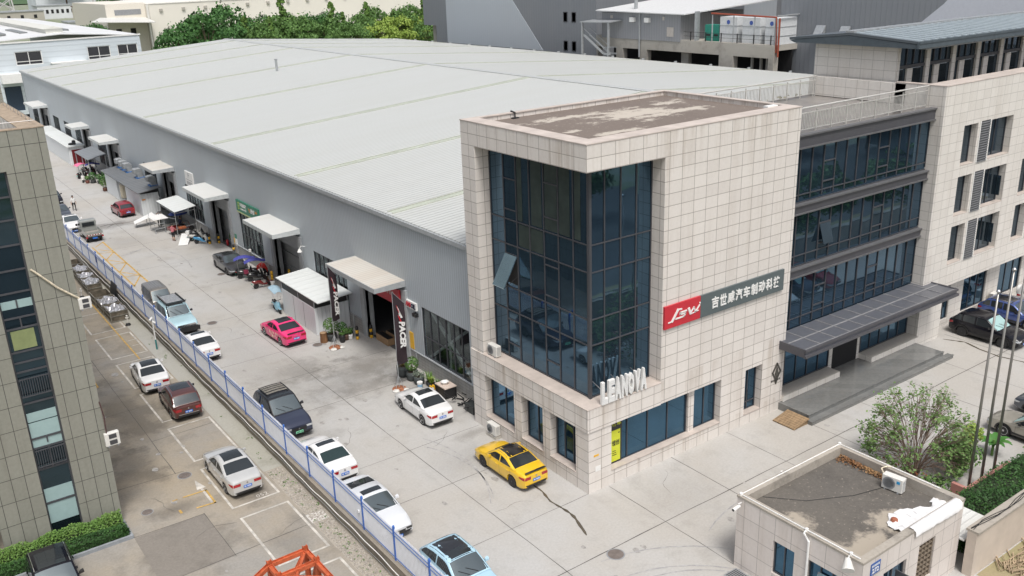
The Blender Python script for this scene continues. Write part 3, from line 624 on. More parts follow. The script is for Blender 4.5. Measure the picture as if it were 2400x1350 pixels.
# entrance
b = MB()
for x0, x1 in ((XM0+.003, 19.95), (23.2, XM1-.003)): b.box((x0, -.15, .45), (x1, GY-.003, .80))
b.build('window_seat', M_tile2, of)
b = MB(); b.box((20.0, GY-.05, .45), (20.4, GY-.002, 3.9)); b.box((22.95, GY-.05, .45), (23.2, GY-.002, 3.9)); b.build('door_post', M_tile2, of)
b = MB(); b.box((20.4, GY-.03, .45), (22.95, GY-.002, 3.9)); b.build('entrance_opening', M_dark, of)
for x0, x1, k in ((XM0+.01, 20.0, 5), (23.2, XM1-.01, 5)): window(of, 'y', GY-.09, x0, x1, .82, 3.88, k, (), M_glass2)
b = MB(); b.box((14.15, -1.75, 4.05), (29.4, GY-.06, 4.30)); cp = b.build('entrance_canopy', pm('canopy_sheet', (.105, .11, .125), .35, var=.1), of)
b = MB(); b.box((14.1, -1.82, 4.22), (29.45, -1.72, 4.36)); b.box((14.05, -1.87, 3.88), (29.5, -1.70, 4.04)); b.box((14.1, -1.7, 3.88), (14.2, -.003, 4.36)); b.box((29.33, -1.7, 3.88), (29.45, -.003, 4.36)); b.build('fascia', M_band, cp)
b = MB()
for i in range(1, 11): x = 14.2+i*1.38; b.box((x-.025, -1.7, 4.30), (x+.025, GY-.08, 4.335))
b.box((14.2, -.52, 4.302), (29.3, -.44, 4.33)); b.box((14.2, -1.66, 4.302), (29.3, -1.60, 4.33)); b.build('seams', pm('dusty_seam', (.26, .26, .265), .5), cp)
b = MB(); b.box((14.4, -2.1, 0), (28.1, GY-.003, .44)); b.box((14.2, -2.5, 0), (28.6, -2.1, .22)); b.box((14.36, -2.14, .44), (28.14, -1.98, .455)); b.box((14.16, -2.54, .22), (28.64, -2.38, .235)); b.build('entrance_steps', M_gran, of)  # thin nosing lips added to give the step edges a highlight
# terrace on the middle
M_rail = pm('brushed_rail', (.55, .54, .51), .4, metal=.2)
b = MB(); b.box((XM0+.01, GY+.1, 15.3), (28.6, 10.0, 15.66)); b.build('terrace', pm('wet_terrace', (.24, .225, .21), .25, var=.2, scale=.8), of)
for nm, ya in (('front', 1.15), ('back', 9.3)):
    rl = MB(); x0 = XM0+.1 if ya < 5 else XM0-3
    for x in [x0+i*1.37 for i in range(int((28.3-x0)/1.37)+1)]+[28.3]: rl.box((x-.03, ya-.03, 15.66), (x+.03, ya+.03, 16.85))
    rl.tube([(x0, ya, 16.98), (28.35, ya, 16.98)], .05, 8); rl.box((x0, ya-.02, 16.68), (28.3, ya+.02, 16.73)); rl.box((x0, ya-.02, 15.80), (28.3, ya+.02, 15.84))
    r_ = rl.build('terrace_railing', M_rail, of)
    rl = MB(); k = int((28.3-x0)/.137)
    for i in range(k): x = x0+.06+i*.137; rl.box((x-.015, ya-.015, 15.84), (x+.015, ya+.015, 16.68))
    rl.build('balusters', M_rail, r_)
b = MB()
for i in range(40): x = 20+random.random()*8; b.leaf((x, 9.7+random.random()*.3, 15.7+random.random()*.15), .2)
b.build('weeds', leaf_mat('dry_weeds', (.30, .26, .10), (.20, .20, .07)), of)
# wing
WX, WXE = 28.4, 62.0
hl = []; lv = []
for fl, (z0, z1) in enumerate(((11.76, 14.33), (8.45, 11.05), (5.15, 7.75))):
    for k in range(4):
        o_ = k*8.15
        hl += [(31.0+o_, 32.66+o_, z0, z1), (34.3+o_, 37.05+o_, z0, z1)]; lv.append((32.98+o_, 34.1+o_, z0-.05, z1+.05))
b = MB(); wall(b, 'y', 0, .45, WX, WXE, 3.6, 17.0, hl); b.box((WX, .45, 3.6), (WX+.4, 3.4, 17.0)); b.box((WX, 0, 0), (31.04, 3, 3.6)); b.box((WX, 3.4, 0), (WX+.4, 10, 15.6))
b.build('wing_wall', M_tile2, of)
b = MB(); b.box((WX-.02, -.02, 17.0), (WXE, 1.3, 17.05)); b.box((WX-.02, 1.3, 17.0), (WX+.5, 3.4, 17.04)); b.build('coping', M_cope, of)
b = MB(); b.box((WX+.4, .45, 15.3), (WXE, 10, 15.7)); b.build('wing_roof', M_flat, of)
for (u0, u1, z0, z1) in hl:
    window(of, 'y', .42, u0, u1, z0, z1, 1 if u1-u0 < 2 else 2, (), M_glass3, .05)
b = MB()
for (u0, u1, z0, z1) in hl: b.box((u0, -.01, z0), (u1, .42, z0+.03))
b.build('window_sill', M_cope, of)
for (u0, u1, z0, z1) in lv:
    b = MB(); b.box((u0-.08, -.03, z0), (u0, -.002, z1)); b.box((u1, -.03, z0), (u1+.08, -.002, z1)); l_ = b.build('louvre', M_whitep, of)
    b = MB(); b.box((u0, -.012, z0), (u1, -.002, z1)); b.build('backing', M_black, l_)
    b = MB(); k = 17
    for i in range(k): zz = z0+(z1-z0)*i/k; b.hexa([(u0, -.06, zz), (u1, -.06, zz), (u1, -.013, zz+.07), (u0, -.013, zz+.07), (u0, -.06, zz+.02), (u1, -.06, zz+.02), (u1, -.013, zz+.09), (u0, -.013, zz+.09)])
    b.build('slats', pm('grey_slats', (.13, .135, .14), .5), l_)
for k, (x, z) in enumerate(((36.3, 9.6), (36.2, 6.3), (44.4, 6.3), (44.5, 9.7))):
    b = MB(); b.box((x, -.12, z-.6), (x+.04, .40, z+.75)); b.build('open_casement', M_glass3, of)
gw = [(31.9, 33.6), (35.3, 38.4), (40.2, 43.4), (45.2, 48.4), (50.2, 53.4), (55, 58)]
b = MB(); wall(b, 'y', .9, .3, 31.04, WXE, 0, 3.6, [(a, c, .5, 3.6) for a, c in gw]); b.build('ground_floor_wall', M_tile2, of)
for a, c in gw: window(of, 'y', .98, a, c, .5, 3.6, 3, (), M_glass2)
b = MB(); b.box((WX+.1, .46, 3.3), (WXE, .9, 3.6)); b.build('wing_soffit', M_soffit, of)
# penthouse
PX0, PX1, PY0, PY1 = 29.0, 62.0, 3.8, 10.0
b = MB(); b.box((PX0, PY0, 15.7), (PX0+.3, PY1, 19.1)); b.box((PX0+.3, PY1-.3, 15.7), (PX1, PY1, 19.1)); b.box((WX, 3.4-.7, 15.7), (WX+.3, 9.9, 16.95)); pw = b.build('penthouse_wall', M_tile2, of)
b = MB(); b.box((PX0+.3, PY0+.12, 15.7), (PX1, PY0+.14, 19.0)); pg = b.build('penthouse_glazing', M_glass3, of)
b = MB()
for i in range(42): x = PX0+.32+i*.78; b.box((x-.03, PY0+.04, 17.9 if i % 4 else 15.7), (x+.03, PY0+.118, 19.0))
b.box((PX0+.3, PY0+.03, 17.68), (PX1, PY0+.116, 17.88)); b.build('mullions', M_frame, pg)
b = MB()
for i in range(11):
    x = PX0+1.15+i*3.1; b.box((x, PY0-.02, 15.7), (x+.62, PY0+.1, 17.66))
    b.box((x+2.05, PY0-.05, 15.7), (x+2.5, PY0+.1, 19.0))
b.build('penthouse_pier', M_tile2, of)
b = MB(); RX0 = 28.2; EY0, EY1, RY = 2.05, 11.6, 6.9
P_ = [(EY0, 19.55), (RY, 19.92), (EY1, 19.45), (EY1, 19.30), (RY, 19.76), (EY0, 19.40)]
b.prism(P_, RX0, PX1, 'x'); pr = b.build('penthouse_roof', rib_mat('slate_blue_sheet', (.075, .095, .112), 'x', .85, -.2, .35, stain=.1, strength=.8), of)
b = MB()
for x in [RX0+.3+i*.85 for i in range(40)]:
    b.hexa([(x, EY0, 19.55), (x+.30, EY0, 19.55), (x+.30, RY, 19.92), (x, RY, 19.92), (x+.02, EY0, 19.60), (x+.26, EY0, 19.61), (x+.26, RY, 19.98), (x+.02, RY, 19.97)])
b.build('standing_seams', pm('slate_seam', (.30, .35, .375), .4), pr)
b = MB(); b.box((RX0+.02, RY-.3, 19.90), (PX1, RY+.3, 20.04)); b.build('ridge_cap', M_galv, pr)
b = MB(); b.box((RX0-.05, EY0-.12, 19.12), (PX1, EY0+.02, 19.50)); b.box((RX0-.02, EY0-.16, 19.42), (PX1, EY0-.12, 19.56)); b.prism([(EY0, 19.12), (PY1+1.2, 19.12), (EY1, 19.28), (RY, 19.74), (EY0, 19.36)], RX0+.02, PX0+.05, 'x'); b.build('fascia', pm('slate_fascia', (.075, .095, .11), .45), pr)
b = MB(); b.box((PX0+.1, EY0, 19.02), (PX1, PY1, 19.11)); b.build('soffit', M_grey, pr)
b = MB(); b.box((29.02, 1.6, 15.66), (29.1, 3.0, 17.0)); b.build('grey_door', M_band, of)
# ================================================================ olive grey building at the left
LX, LY = -18.84, 13.4
lb = thing('panel_building', 'olive grey panelled building with tall dark window strips at the left', 'building', (LX, LY, -.65))
b = MB(); S1 = (-22.0, -20.6)
wall(b, 'y', LY, .4, -40, LX, -.65, 18.98, [(S1[0], S1[1], -.2, 17.3), (-27.0, -25.6, -.2, 17.3), (-33, -31.6, -.2, 17.3), (-24.7, -24.02, -.65, 7)])
b.box((LX-.3, LY+.4, -.65), (LX, 23.7, 18.98)); b.box((-40, LY+.4, 18.0), (-39.7, 23.7, 18.98)); b.box((-40, 23.7, -.65), (LX, 60, 25)); b.build('panel_wall', M_tileg, lb)
b = MB(); b.box((-39.7, LY+.4, 17.2), (LX-.3, 23.7, 17.35)); b.build('roof_deck', M_conc, lb)
b = MB(); b.box((-40, LY-.02, 18.98), (LX+.02, LY+.42, 19.02)); b.box((LX-.95, LY+.42, 18.98), (LX+.02, 23.7, 19.02)); b.build('coping', pm('tan_coping', (.34, .27, .20), .8, var=.25), lb)
b = MB(); b.box((LX-.95, LY+.42, 17.35), (LX-.3, 23.7, 18.97)); b.box((-30, 23.5, 17.35), (LX-.95, 23.69, 18.9)); b.build('parapet_render', pm('stained_render', (.50, .49, .47), .8, var=.3, scale=1.2), lb)
b = MB()
for y in range(15, 24): b.tube([(LX-.25, y, 19.02), (LX-.25, y, 19.25)], .015, 5)
b.tube([(LX-.25, 13.8, 19.25), (LX-.25, 23.5, 19.25)], .015, 5); b.tube([(-24, 13.7, 19.3), (LX-.25, 13.8, 19.25)], .012, 5); b.build('lightning_wire', M_steel, lb)
M_sh = pm('dark_teal_panel', (.03, .045, .055), .12, var=.2, scale=.6); M_bl = pm('pale_blind', (.30, .42, .42), .35, var=.06); M_bl2 = pm('olive_blind', (.22, .26, .12), .4)
for s0 in (-22.0, -27.0, -33.0):
    s1 = s0+1.4; g = window(lb, 'y', LY+.16, s0, s1, -.2, 17.3, 1, (), glass_mat('teal_glass', (.05, .085, .11)) if s0 == -22.0 else MATS['teal_glass'], .07)
    b = MB()
    for z in (1.55, 3.35, 4.45, 4.95, 6.75, 8.3, 8.75, 9.25, 10.35, 10.85, 12.0, 13.0, 14.1, 15.2, 16.2): b.box((s0+.07, LY+.155, z-.04), (s1-.07, LY+.20, z+.04))
    for z0, z1 in ((3.35, 4.45), (4.6, 4.95), (10.35, 10.85), (11.25, 11.7)): b.box(((s0+s1)/2-.03, LY+.157, z0+.04), ((s0+s1)/2+.03, LY+.20, z1-.04))
    b.build('transoms', M_frame, g)
    b = MB()
    for z0, z1 in ((1.6, 2.3), (.45, 1.48), (5.0, 5.75), (5.8, 6.25), (4.5, 4.93), (11.28, 11.65)): b.box((s0+.08, LY+.196, z0), (s1-.08, LY+.206, z1))
    b.build('blind', M_bl, g)
    b = MB(); b.box((s0+.2, LY+.19, 9.35), (s1-.25, LY+.2, 10.25)); b.build('olive_blind', M_bl2, g)
    b = MB()
    for z0 in (3.5, 7.1):
        for i in range(13): x = s0+.12+i*.098; b.box((x-.012, LY+.04, z0), (x+.012, LY+.06, z0+.85))
        b.box((s0+.08, LY+.035, z0+.85), (s1-.08, LY+.065, z0+.9)); b.box((s0+.08, LY+.035, z0), (s1-.08, LY+.065, z0+.05))
    b.build('balcony_rail', M_frame, g)
b = MB(); b.tube([(-21.0+.5, LY-.05, 12.95), (-20.1, LY-.07, 12.5), (-19.6, LY-.07, 11.9), (-19.1, LY-.06, 11.45), (LX+.02, LY-.03, 11.2)], .045, 7); tag(b.build('refrigerant_hose', pm('wrapped_hose', (.62, .55, .42), .6, var=.4, scale=9), loc=(-19.6, LY, 11.9)), 'cream wrapped hose running diagonally across the olive grey panels', 'hose')
b = MB(); b.tube([(LX+.02, LY-.05, 4.3), (LX+.06, LY-.06, 5.2), (LX-.02, LY-.04, 6.0)], .03, 6); tag(b.build('refrigerant_hose', pm('dark_hose', (.08, .04, .04), .6), loc=(LX, LY, 5)), 'short dark red hose at the corner edge above the lower air conditioner', 'hose')
# ================================================================ retaining wall and picket fence
b = MB(); b.box((-10.42, -30, -.8), (-10.12, 130, .20)); b.box((-10.46, -30, .20), (-10.10, 130, .25)); tag(b.build('retaining_wall', M_wallc, loc=(-10.27, 30, -.65)), 'stained dark concrete retaining wall carrying the blue fence', 'wall')
fe = thing('picket_fence', 'long steel picket fence with blue posts and rails and white pickets', 'fence', (-10.27, 19.0, .25))
FX = -10.272; ys_ = [19.013-i*3.006 for i in range(-22, 10)]
for y in ys_:
    b = MB(); b.box((FX-.045, y-.045, .25), (FX+.045, y+.045, 1.97)); b.lathe([(.06, 1.97), (.06, 2.0), (.02, 2.05)], 6, (FX, y, 0)); b.build('post', M_blue, fe)
for i in range(len(ys_)-1):
    ya, yb = ys_[i+1]+.045, ys_[i]-.045
    b = MB()
    for z in (1.76, 1.57, .42): b.box((FX-.034, ya, z-.016), (FX-.017, yb, z+.016))
    rl_ = b.build('rail', M_blue, fe)
    b = MB(); k = 25
    for j in range(k):
        y = ya+(yb-ya)*(j+.5)/k; b.box((FX-.016, y-.023, .29), (FX+.016, y+.023, 1.86)); b.lathe([(.022, 1.86), (.002, 1.94)], 4, (FX, y, 0))
    b.build('pickets', M_picket, rl_)
for dz, r_, lab, m in ((.0, .022, 'thick white cable sagging along the retaining wall under the fence', M_whitep), (-.22, .014, 'thinner grey cable looping along the lower retaining wall', M_galv)):
    P = []
    for i in range(170):
        y = 70-i*.5; P.append((-10.49-.02*math.sin(i*1.1), y, -.02+dz+.10*math.sin(y*.31+dz*9)*math.cos(y*.11)-(.12 if y < 12 else 0)))
    b = MB(); b.tube(P, r_, 5); tag(b.build('cable', m, loc=(-10.49, 28, -.1)), lab, 'cable')
b = MB(); b.box((-10.3, 54.9, .95), (-10.22, 55.5, 1.55)); tag(b.build('notice_plate', pm('navy_plate', (.03, .05, .20), .5), loc=(FX, 55.2, .95)), 'small navy notice plate hung on the far part of the fence', 'sign')
# ================================================================ guard hut and boundary wall
gh = thing('guard_hut', 'small cream tiled guard hut with a stained flat roof', 'guard hut', (1.24, -14.2, 0))
GX0, GX1, GY0, GY1, GZ = 1.24, 8.2, -14.2, -8.2, 3.4
b = MB()
wall(b, 'x', GX0, .22, GY0, GY1, 0, GZ, [(-11.2, -10.15, .75, 2.3), (-14.0, -11.85, .3, 2.35)])
wall(b, 'y', GY0, .22, GX0+.22, GX1, 0, GZ, [(2.7, 4.25, .05, 2.35), (5.1, 6.25, .7, 2.55)])
b.box((GX1-.22, GY0+.22, 0), (GX1, GY1, GZ)); b.box((GX0+.22, GY1-.22, 0), (GX1-.22, GY1, GZ)); b.build('hut_wall', M_tile3, gh)
M_pcap = ground_mat('dirty_parapet', (.36, .33, .29), (.40, .36, .30), (.09, .085, .075), (), seed=5.5, dark_amt=.85)
b = MB()
for a, c in (((GX0-.02, GY0-.02), (GX0+.3, GY1+.02)), ((GX1-.3, GY0-.02), (GX1+.02, GY1+.02)), ((GX0+.3, GY0-.02), (GX1-.3, GY0+.3)), ((GX0+.3, GY1-.3), (GX1-.3, GY1+.02))): b.box((a[0], a[1], GZ), (c[0], c[1], GZ+.10))
b.box((GX0+.24, GY0+.3, 3.0), (GX0+.3, GY1-.3, GZ)); b.box((GX1-.3, GY0+.3, 3.0), (GX1-.24, GY1-.3, GZ)); b.box((GX0+.3, GY1-.3, 3.0), (GX1-.3, GY1-.24, GZ)); b.build('parapet', M_pcap, gh)
M_hroof = ground_mat('hut_roof_deck', (.105, .098, .09), (.15, .135, .115), (.055, .05, .046), (), seed=3.3, dark_amt=.55, blot=.6)
nt = M_hroof.node_tree; bs = nt.nodes['Principled BSDF']; old = bs.inputs['Base Color'].links[0].from_socket; s_ = coords(nt); x_, y_, z_ = sepxyz(nt, s_); md_ = noise(nt, s_, 1.6, 8, .75); acc_ = None
for (sx, sy, rx, ry) in ((1.6, .9, 1.5, .6), (3.8, 1.2, 1.0, .8), (1.0, 3.6, .5, .6), (.8, .8, .8, .8)):
    dx = mth(nt, 'DIVIDE', mth(nt, 'SUBTRACT', x_, sx), rx); dy = mth(nt, 'DIVIDE', mth(nt, 'SUBTRACT', y_, sy), ry)
    k_ = ramp(nt, mth(nt, 'ADD', mth(nt, 'MULTIPLY', mth(nt, 'SQRT', mth(nt, 'ADD', mth(nt, 'MULTIPLY', dx, dx), mth(nt, 'MULTIPLY', dy, dy))), .5), mth(nt, 'MULTIPLY', mth(nt, 'SUBTRACT', md_, .5), 1.8)), .28, .62, (1, 1, 1), (0, 0, 0)); acc_ = k_ if acc_ is None else mth(nt, 'MAXIMUM', acc_, k_)
sp_ = ramp(nt, noise(nt, s_, 5.5, 5, .65), .60, .70); acc_ = mth(nt, 'MAXIMUM', mth(nt, 'MULTIPLY', acc_, .8), mth(nt, 'MULTIPLY', sp_, .6))
nt.links.new(mix(nt, acc_, old, (.42, .37, .30)), bs.inputs['Base Color'])
b = MB(); b.box((GX0+.3, GY0+.3, 2.9), (GX1-.3, GY1-.3, 3.08)); b.build('roof_deck', M_hroof, gh)
window(gh, 'x', GX0+.10, -11.2, -10.15, .75, 2.3, 2, (), M_glass2, .05); window(gh, 'x', GX0+.10, -14.0, -11.85, .3, 2.35, 4, (1.0,), M_glass2, .05)
b = MB(); b.hexa([(GX0+.08, -12.3, 1.05), (GX0+.08, -12.75, 1.05), (GX0-.25, -12.75, 1.2), (GX0-.25, -12.3, 1.2), (GX0+.1, -12.3, 2.0), (GX0+.1, -12.75, 2.0), (GX0+.07, -12.75, 2.0), (GX0+.07, -12.3, 2.0)]); b.build('open_casement', MATS['sky_reflect_pane'], gh)
window(gh, 'y', GY0+.10, 2.7, 4.25, .05, 2.35, 2, (), M_glass2, .06, name='door')
b = MB(); b.box((3.5, GY0-.75, .05), (3.54, GY0-.01, 2.2)); b.build('open_door_leaf', M_frame, gh)
b = MB()
for i in range(5):
    x = 5.15+i*.25; b.box((x, GY0+.05, .7), (x+.05, GY0+.15, 2.55))
for i in range(9): z = .72+i*.22; b.box((5.1, GY0+.06, z), (6.25, GY0+.14, z+.05))
b.build('screen_block', pm('brown_lattice', (.20, .16, .12), .7), gh)
b = MB(); b.box((5.1, GY0+.18, .7), (6.25, GY0+.21, 2.55)); b.build('screen_backing', pm('dark_olive', (.05, .06, .035), .8), gh)  # plain dark olive sheet behind the lattice
b = MB(); z = GZ+.13; b.tube([(GX0+.1, GY0+.2, z), (GX0+.1, GY1-.1, z), (GX1-.12, GY1-.1, z), (GX1-.12, -13.2, z)], .03, 6); b.build('conduit', M_whitep, gh)
for x, y in ((GX0+.1, GY1-.1), (GX0+.1, -11.6), (GX1-.12, GY1-.1), (GX0+.1, -13.6)):
    b = MB(); b.lathe([(.07, GZ+.1), (.07, GZ+.2), (.02, GZ+.22)], 10, (x, y, 0)); b.build('junction', M_whitep, gh)
b = MB(); b.tube([(GX0-.06, -11.85, .1), (GX0-.06, -11.85, 3.2), (GX0-.06, -11.6, 3.45), (GX0+.05, -11.6, 3.5)], .05, 8); b.build('downpipe', M_whitep, gh)
b = MB(); b.tube([(GX0+1.2, GY1-.35, 3.10), (3.6, -9.9, 3.10), (5.5, -10.9, 3.10), (7.0, -11.3, 3.10)], .012, 5); tag(b.build('roof_cable', M_black, loc=(3.6, -9.9, 3.1)), 'thin black cable lying across the guard hut roof', 'cable')
pl = thing('house_number_plate', 'blue plate reading 272 at the top corner of the guard hut', 'number plate', (2.0, GY0-.02, 2.75))
b = MB(); b.box((1.75, GY0-.03, 2.68), (2.35, GY0-.005, 3.2)); b.build('plate', pm('plate_blue', (.03, .10, .33), .4), pl)
b = MB(); put_text(b, '272', .22, (2.05, GY0-.03, 2.75), X, Z, -Y, .006, center=True, bold=.02)
for i in range(6): b.box((1.80+i*.085, GY0-.037, 3.04), (1.85+i*.085, GY0-.031, 3.13))
b.build('numerals', M_whitep, pl)
def camera_fix(x, y, z, dx, label, s=1.0):
    t = thing('security_camera', label, 'security camera', (x, y, z)); b = MB(); b.tube([(x, y, z), (x+dx*.22, y, z+.02), (x+dx*.22, y, z-.06)], .025*s, 7); b.build('bracket', M_whitep, t)
    b = MB(); b.tube([(x+dx*.12, y, z-.10), (x+dx*.5, y, z-.16)], [.07*s, .075*s], 10); b.build('housing', M_whitep, t); b = MB(); b.tube([(x+dx*.5, y, z-.16), (x+dx*.52, y, z-.163)], .06*s, 10); b.build('lens', M_black, t)
camera_fix(GX0-.03, GY1-.25, 3.25, -1, 'white bullet camera at the far left roof corner of the guard hut'); camera_fix(4.2, GY1+.05, 3.5, -.6, 'white camera on the back parapet of the guard hut')
t = thing('floodlight', 'white lamp head at the nearest roof corner of the guard hut', 'floodlight', (GX0, GY0+.5, GZ)); b = MB(); b.tube([(GX0-.02, GY0+.6, GZ+.1), (GX0-.3, GY0+.45, GZ+.12)], .03, 6); b.build('bracket', M_whitep, t); b = MB(); b.tube([(GX0-.25, GY0+.5, GZ+.15), (GX0-.55, GY0+.25, GZ-.12)], [.10, .24], 14); b.build('shade', M_offw, t)
b = MB()
for i in range(26): b.box((GX0+.36+.0, 0, 0), (GX0+.36, 0, 0))
b = MB(); rr = random.Random(3)
for i in range(900):
    u = rr.random(); y = GY1-.4-2.9*u; x = GX1-.38-.36*abs(rr.gauss(0, .5))
    b.leaf((x, y, 3.09+.16*rr.random()*(1-u*.6)), .09, Vector((rr.gauss(0, .6), rr.gauss(0, .6), 1)))
o = b.build('dead_leaves', leaf_mat('dead_leaf', (.24, .12, .05), (.15, .075, .035), (.30, .18, .085)), loc=(GX1-.5, GY1-1.5, 3.09)); tag(o, 'drift of brown dead leaves along the back parapet of the guard hut roof', 'dead leaves', kind='stuff')
# crumpled white sheet hanging over the parapet
P = []; rt_ = random.Random(9)
for i in range(26):
    u = i/25; x = 4.55+3.35*u; ex = .25+.95*abs(math.sin(u*3.6+.4))*(1-.45*u)+.18*rt_.random(); row = [(x, GY0-.10-.02*rt_.random(), 3.24-.10*u+.05*rt_.random()), (x, GY0-.08, 3.46), (x, GY0+.04, 3.545), (x, GY0+.22, 3.545), (x, GY0+.34, 3.42), (x, GY0+.40, 3.18)]
    for j in range(6): v = (j+1)/6; row.append((x+.10*rt_.uniform(-1, 1), GY0+.40+ex*v, 3.10+.20*rt_.random()*(1-v*.6)))
    P.append(row)
o = MB().grid(P).build('tarpaulin', pm('white_tarp', (.76, .76, .76), .5, var=.1), smooth=True, loc=(6, GY0, 3.4)); tag(o, 'crumpled white plastic sheet hanging over the guard hut parapet', 'tarpaulin')
b = MB(); b.lathe([(.02, 0), (.16, .02), (.13, .11), (.04, .15)], 8, (5.05, -13.05, 3.14)); tag(b.build('brick', pm('red_brick_lump', (.33, .11, .06), .8, var=.3), loc=(5.05, -13.05, 3.14)), 'broken red brick weighing down the white plastic sheet', 'brick')
bw = thing('boundary_wall', 'cream boundary wall with a dusty coping beside the guard hut', 'wall', (8.3, -14.6, 0))
b = MB(); b.box((8.22, -14.9, -.5), (60, -14.5, 2.1)); b.build('wall_body', pm('beige_render', (.53, .46, .39), .8, var=.12, scale=.7), bw); b = MB(); b.box((8.22, -14.97, 2.1), (60, -14.43, 2.2)); b.build('coping', M_pcap, bw)
b = MB()
for k in range(3): b.tube([(8.3+i*.9, -14.7+.12*math.sin(i*1.3+k), 2.23+.03*math.sin(i*2+k*2)) for i in range(12)], .016, 5)
tag(b.build('loose_wires', M_black, loc=(12, -14.7, 2.2)), 'tangle of dark wires lying on the boundary wall coping', 'wires')
b = MB(); b.box((8.25, -14.4, 1.5), (10.6, -12.9, 1.56)); tag(b.build('white_board', M_white_sheet, loc=(9, -13.6, 1.5)), 'white ribbed sheet roof piece between hut and hedge', 'sheet')
# ================================================================ far background
M_dg = rib_mat('dark_grey_cladding', (.19, .205, .225), 'h', .75, .06, .5, stain=.06, strength=.4); M_lg = rib_mat('light_grey_cladding', (.42, .46, .50), 'h', .75, .03, .5, stain=.05, strength=.3)
GX = 85.0
bb = thing('logistics_hall', 'tall dark grey clad hall with a light grey slanted stripe behind the white roof', 'hall', (GX, 97, 0))
b = MB(); b.prism([(97.2, 0), (151.2, 0), (151.2, 12.4), (156.4, 12.4), (156.4, 34), (97.2, 34)], GX, GX+40, 'x'); b.build('dark_cladding', M_dg, bb)
b = MB(); b.prism([(146.6, 9.0), (112.6, 9.0), (138.8, 34), (146.6, 34)], GX-.06, GX-.003, 'x'); b.build('light_panel', M_lg, bb)
b = MB(); b.box((GX+2, 154.6, 0), (GX+3.2, 155.9, 12.4)); b.build('column', M_conc, bb)
for y in (105.8, 103.4):
    for z in (10.2, 15.3): window(bb, 'x', GX-.05, y-.6, y+.6, z-.9, z+.9, 1, (), pm('grey_pane', (.30, .34, .34), .2), .12)
b2 = thing('logistics_hall', 'dark grey clad hall with a white slanted panel at the top right behind the penthouse', 'hall', (GX, 57, 0))
b = MB(); b.box((GX, -40, 0), (GX+45, 57.5, 34)); b.build('dark_cladding', M_dg, b2)
b = MB(); b.prism([(38.5, 14.2), (-40, 14.2), (-40, 34), (19.5, 34), (33.3, 18.5)], GX-.06, GX-.003, 'x'); b.build('light_panel', pm('pale_cladding', (.50, .52, .57), .5, var=.04), b2)
for y in (50.5, 46.6):
    b = MB(); b.hexa([(GX-.05, y-.7, 14.2), (GX-.05, y+.7, 14.2), (GX-.9, y+.7, 14.3), (GX-.9, y-.7, 14.3), (GX-.05, y-.7, 15.5), (GX-.05, y+.7, 15.5), (GX-.15, y+.7, 15.5), (GX-.15, y-.7, 15.5)]); b.build('open_flap', M_galv, b2)
rb = thing('recessed_hall', 'shadowed grey loading hall between the two dark clad halls', 'hall', (116, 57, 0))
b = MB(); b.box((116, 57, 0), (118, 97, 34)); b.build('rear_cladding', M_dg, rb)
for y0, y1 in ((90.5, 83), (81.5, 74), (72.5, 66)):
    b = MB(); b.box((115.9, y1, 14), (115.98, y0, 21.5)); b.build('bay_panel', M_lg, rb)
b = MB(); b.box((115.85, 60, 13), (115.98, 63.5, 19.5)); b.box((115.85, 64.5, 13), (115.98, 65.5, 19)); b.build('dark_bay', M_dark, rb)
AX = 80.0
an = thing('plant_deck', 'raised concrete deck with dark openings behind the white roof', 'deck', (AX, 70, 0))
b = MB(); wall(b, 'x', AX, 1.0, 54.3, 91.5, 0, 13.0, [(55.2, 61.5, 0, 11.2), (64.2, 79.3, 0, 11.2), (80.9, 84.9, 0, 11.2), (86.5, 91, 0, 11.2)]); b.box((AX+1, 54.3, 12.2), (116, 91.5, 12.9)); b.build('deck_wall', M_conc, an)
b = MB(); b.box((AX+4, 54.3, 0), (AX+4.1, 91.5, 12.1)); b.build('dark_void', M_dark, an)
b = MB()
for y in (56.5, 57.6, 59.2): b.box((AX+1.5, y, 0), (AX+1.8, y+.3, 12.1))
b.box((AX+1.3, 71.5, 0), (AX+2, 73, 12.1)); b.build('column', M_conc, an)
ah = thing('plant_room', 'grey sheet plant room with a pale lean-to roof on the raised deck', 'plant room', (AX, 80, 13))
b = MB(); b.box((AX-.1, 72.0, 12.7), (AX+14, 90.0, 16.75)); b.build('plant_room_wall', rib_mat('mid_grey_cladding', (.27, .28, .30), 'h', .55, .12, .5), ah)
b = MB(); b.hexa([(AX-.9, 70.6, 16.72), (AX+15, 66, 18.2), (AX+15, 90.6, 18.2), (AX-.9, 90.6, 16.95), (AX-.9, 70.6, 16.86), (AX+15, 66, 18.34), (AX+15, 90.6, 18.34), (AX-.9, 90.6, 17.1)]); b.build('lean_to_roof', pm('pale_roof', (.62, .63, .63), .5, var=.1), ah)
b = MB(); b.tube([(AX-.2, 80.8, 10), (AX-.2, 80.8, 16.8)], .14, 8); b.build('drainpipe', M_galv, ah); b = MB(); b.tube([(AX+2, 84, 16.9), (AX+2, 84, 20.5)], .3, 10); b.build('flue', M_galv, ah)
for y in (82.3, 78.9):
    b = MB(); b.box((AX-.6, y-.5, 15.4), (AX-.1, y+.5, 16.1)); b.build('vent_hood', M_whitep, ah)
b = MB(); b.box((AX-.15, 73.4, 13.4), (AX-.1, 74.8, 14.8)); b.box((AX-.15, 75.4, 15.8), (AX-.1, 75.8, 16.3)); b.box((AX-.15, 87.2, 15.8), (AX-.1, 87.8, 16.3)); b.build('hatch', pm('pale_hatch', (.50, .46, .42), .5), ah)
b = MB(); b.box((AX+.3, 69.0, 12.9), (AX+.9, 69.5, 17.2)); b.build('roof_post', M_galv, ah)
st = thing('fire_stair', 'grey steel escape stair under a small flat roof beside the plant room', 'stair', (AX-2, 89.5, 10)); b = MB()
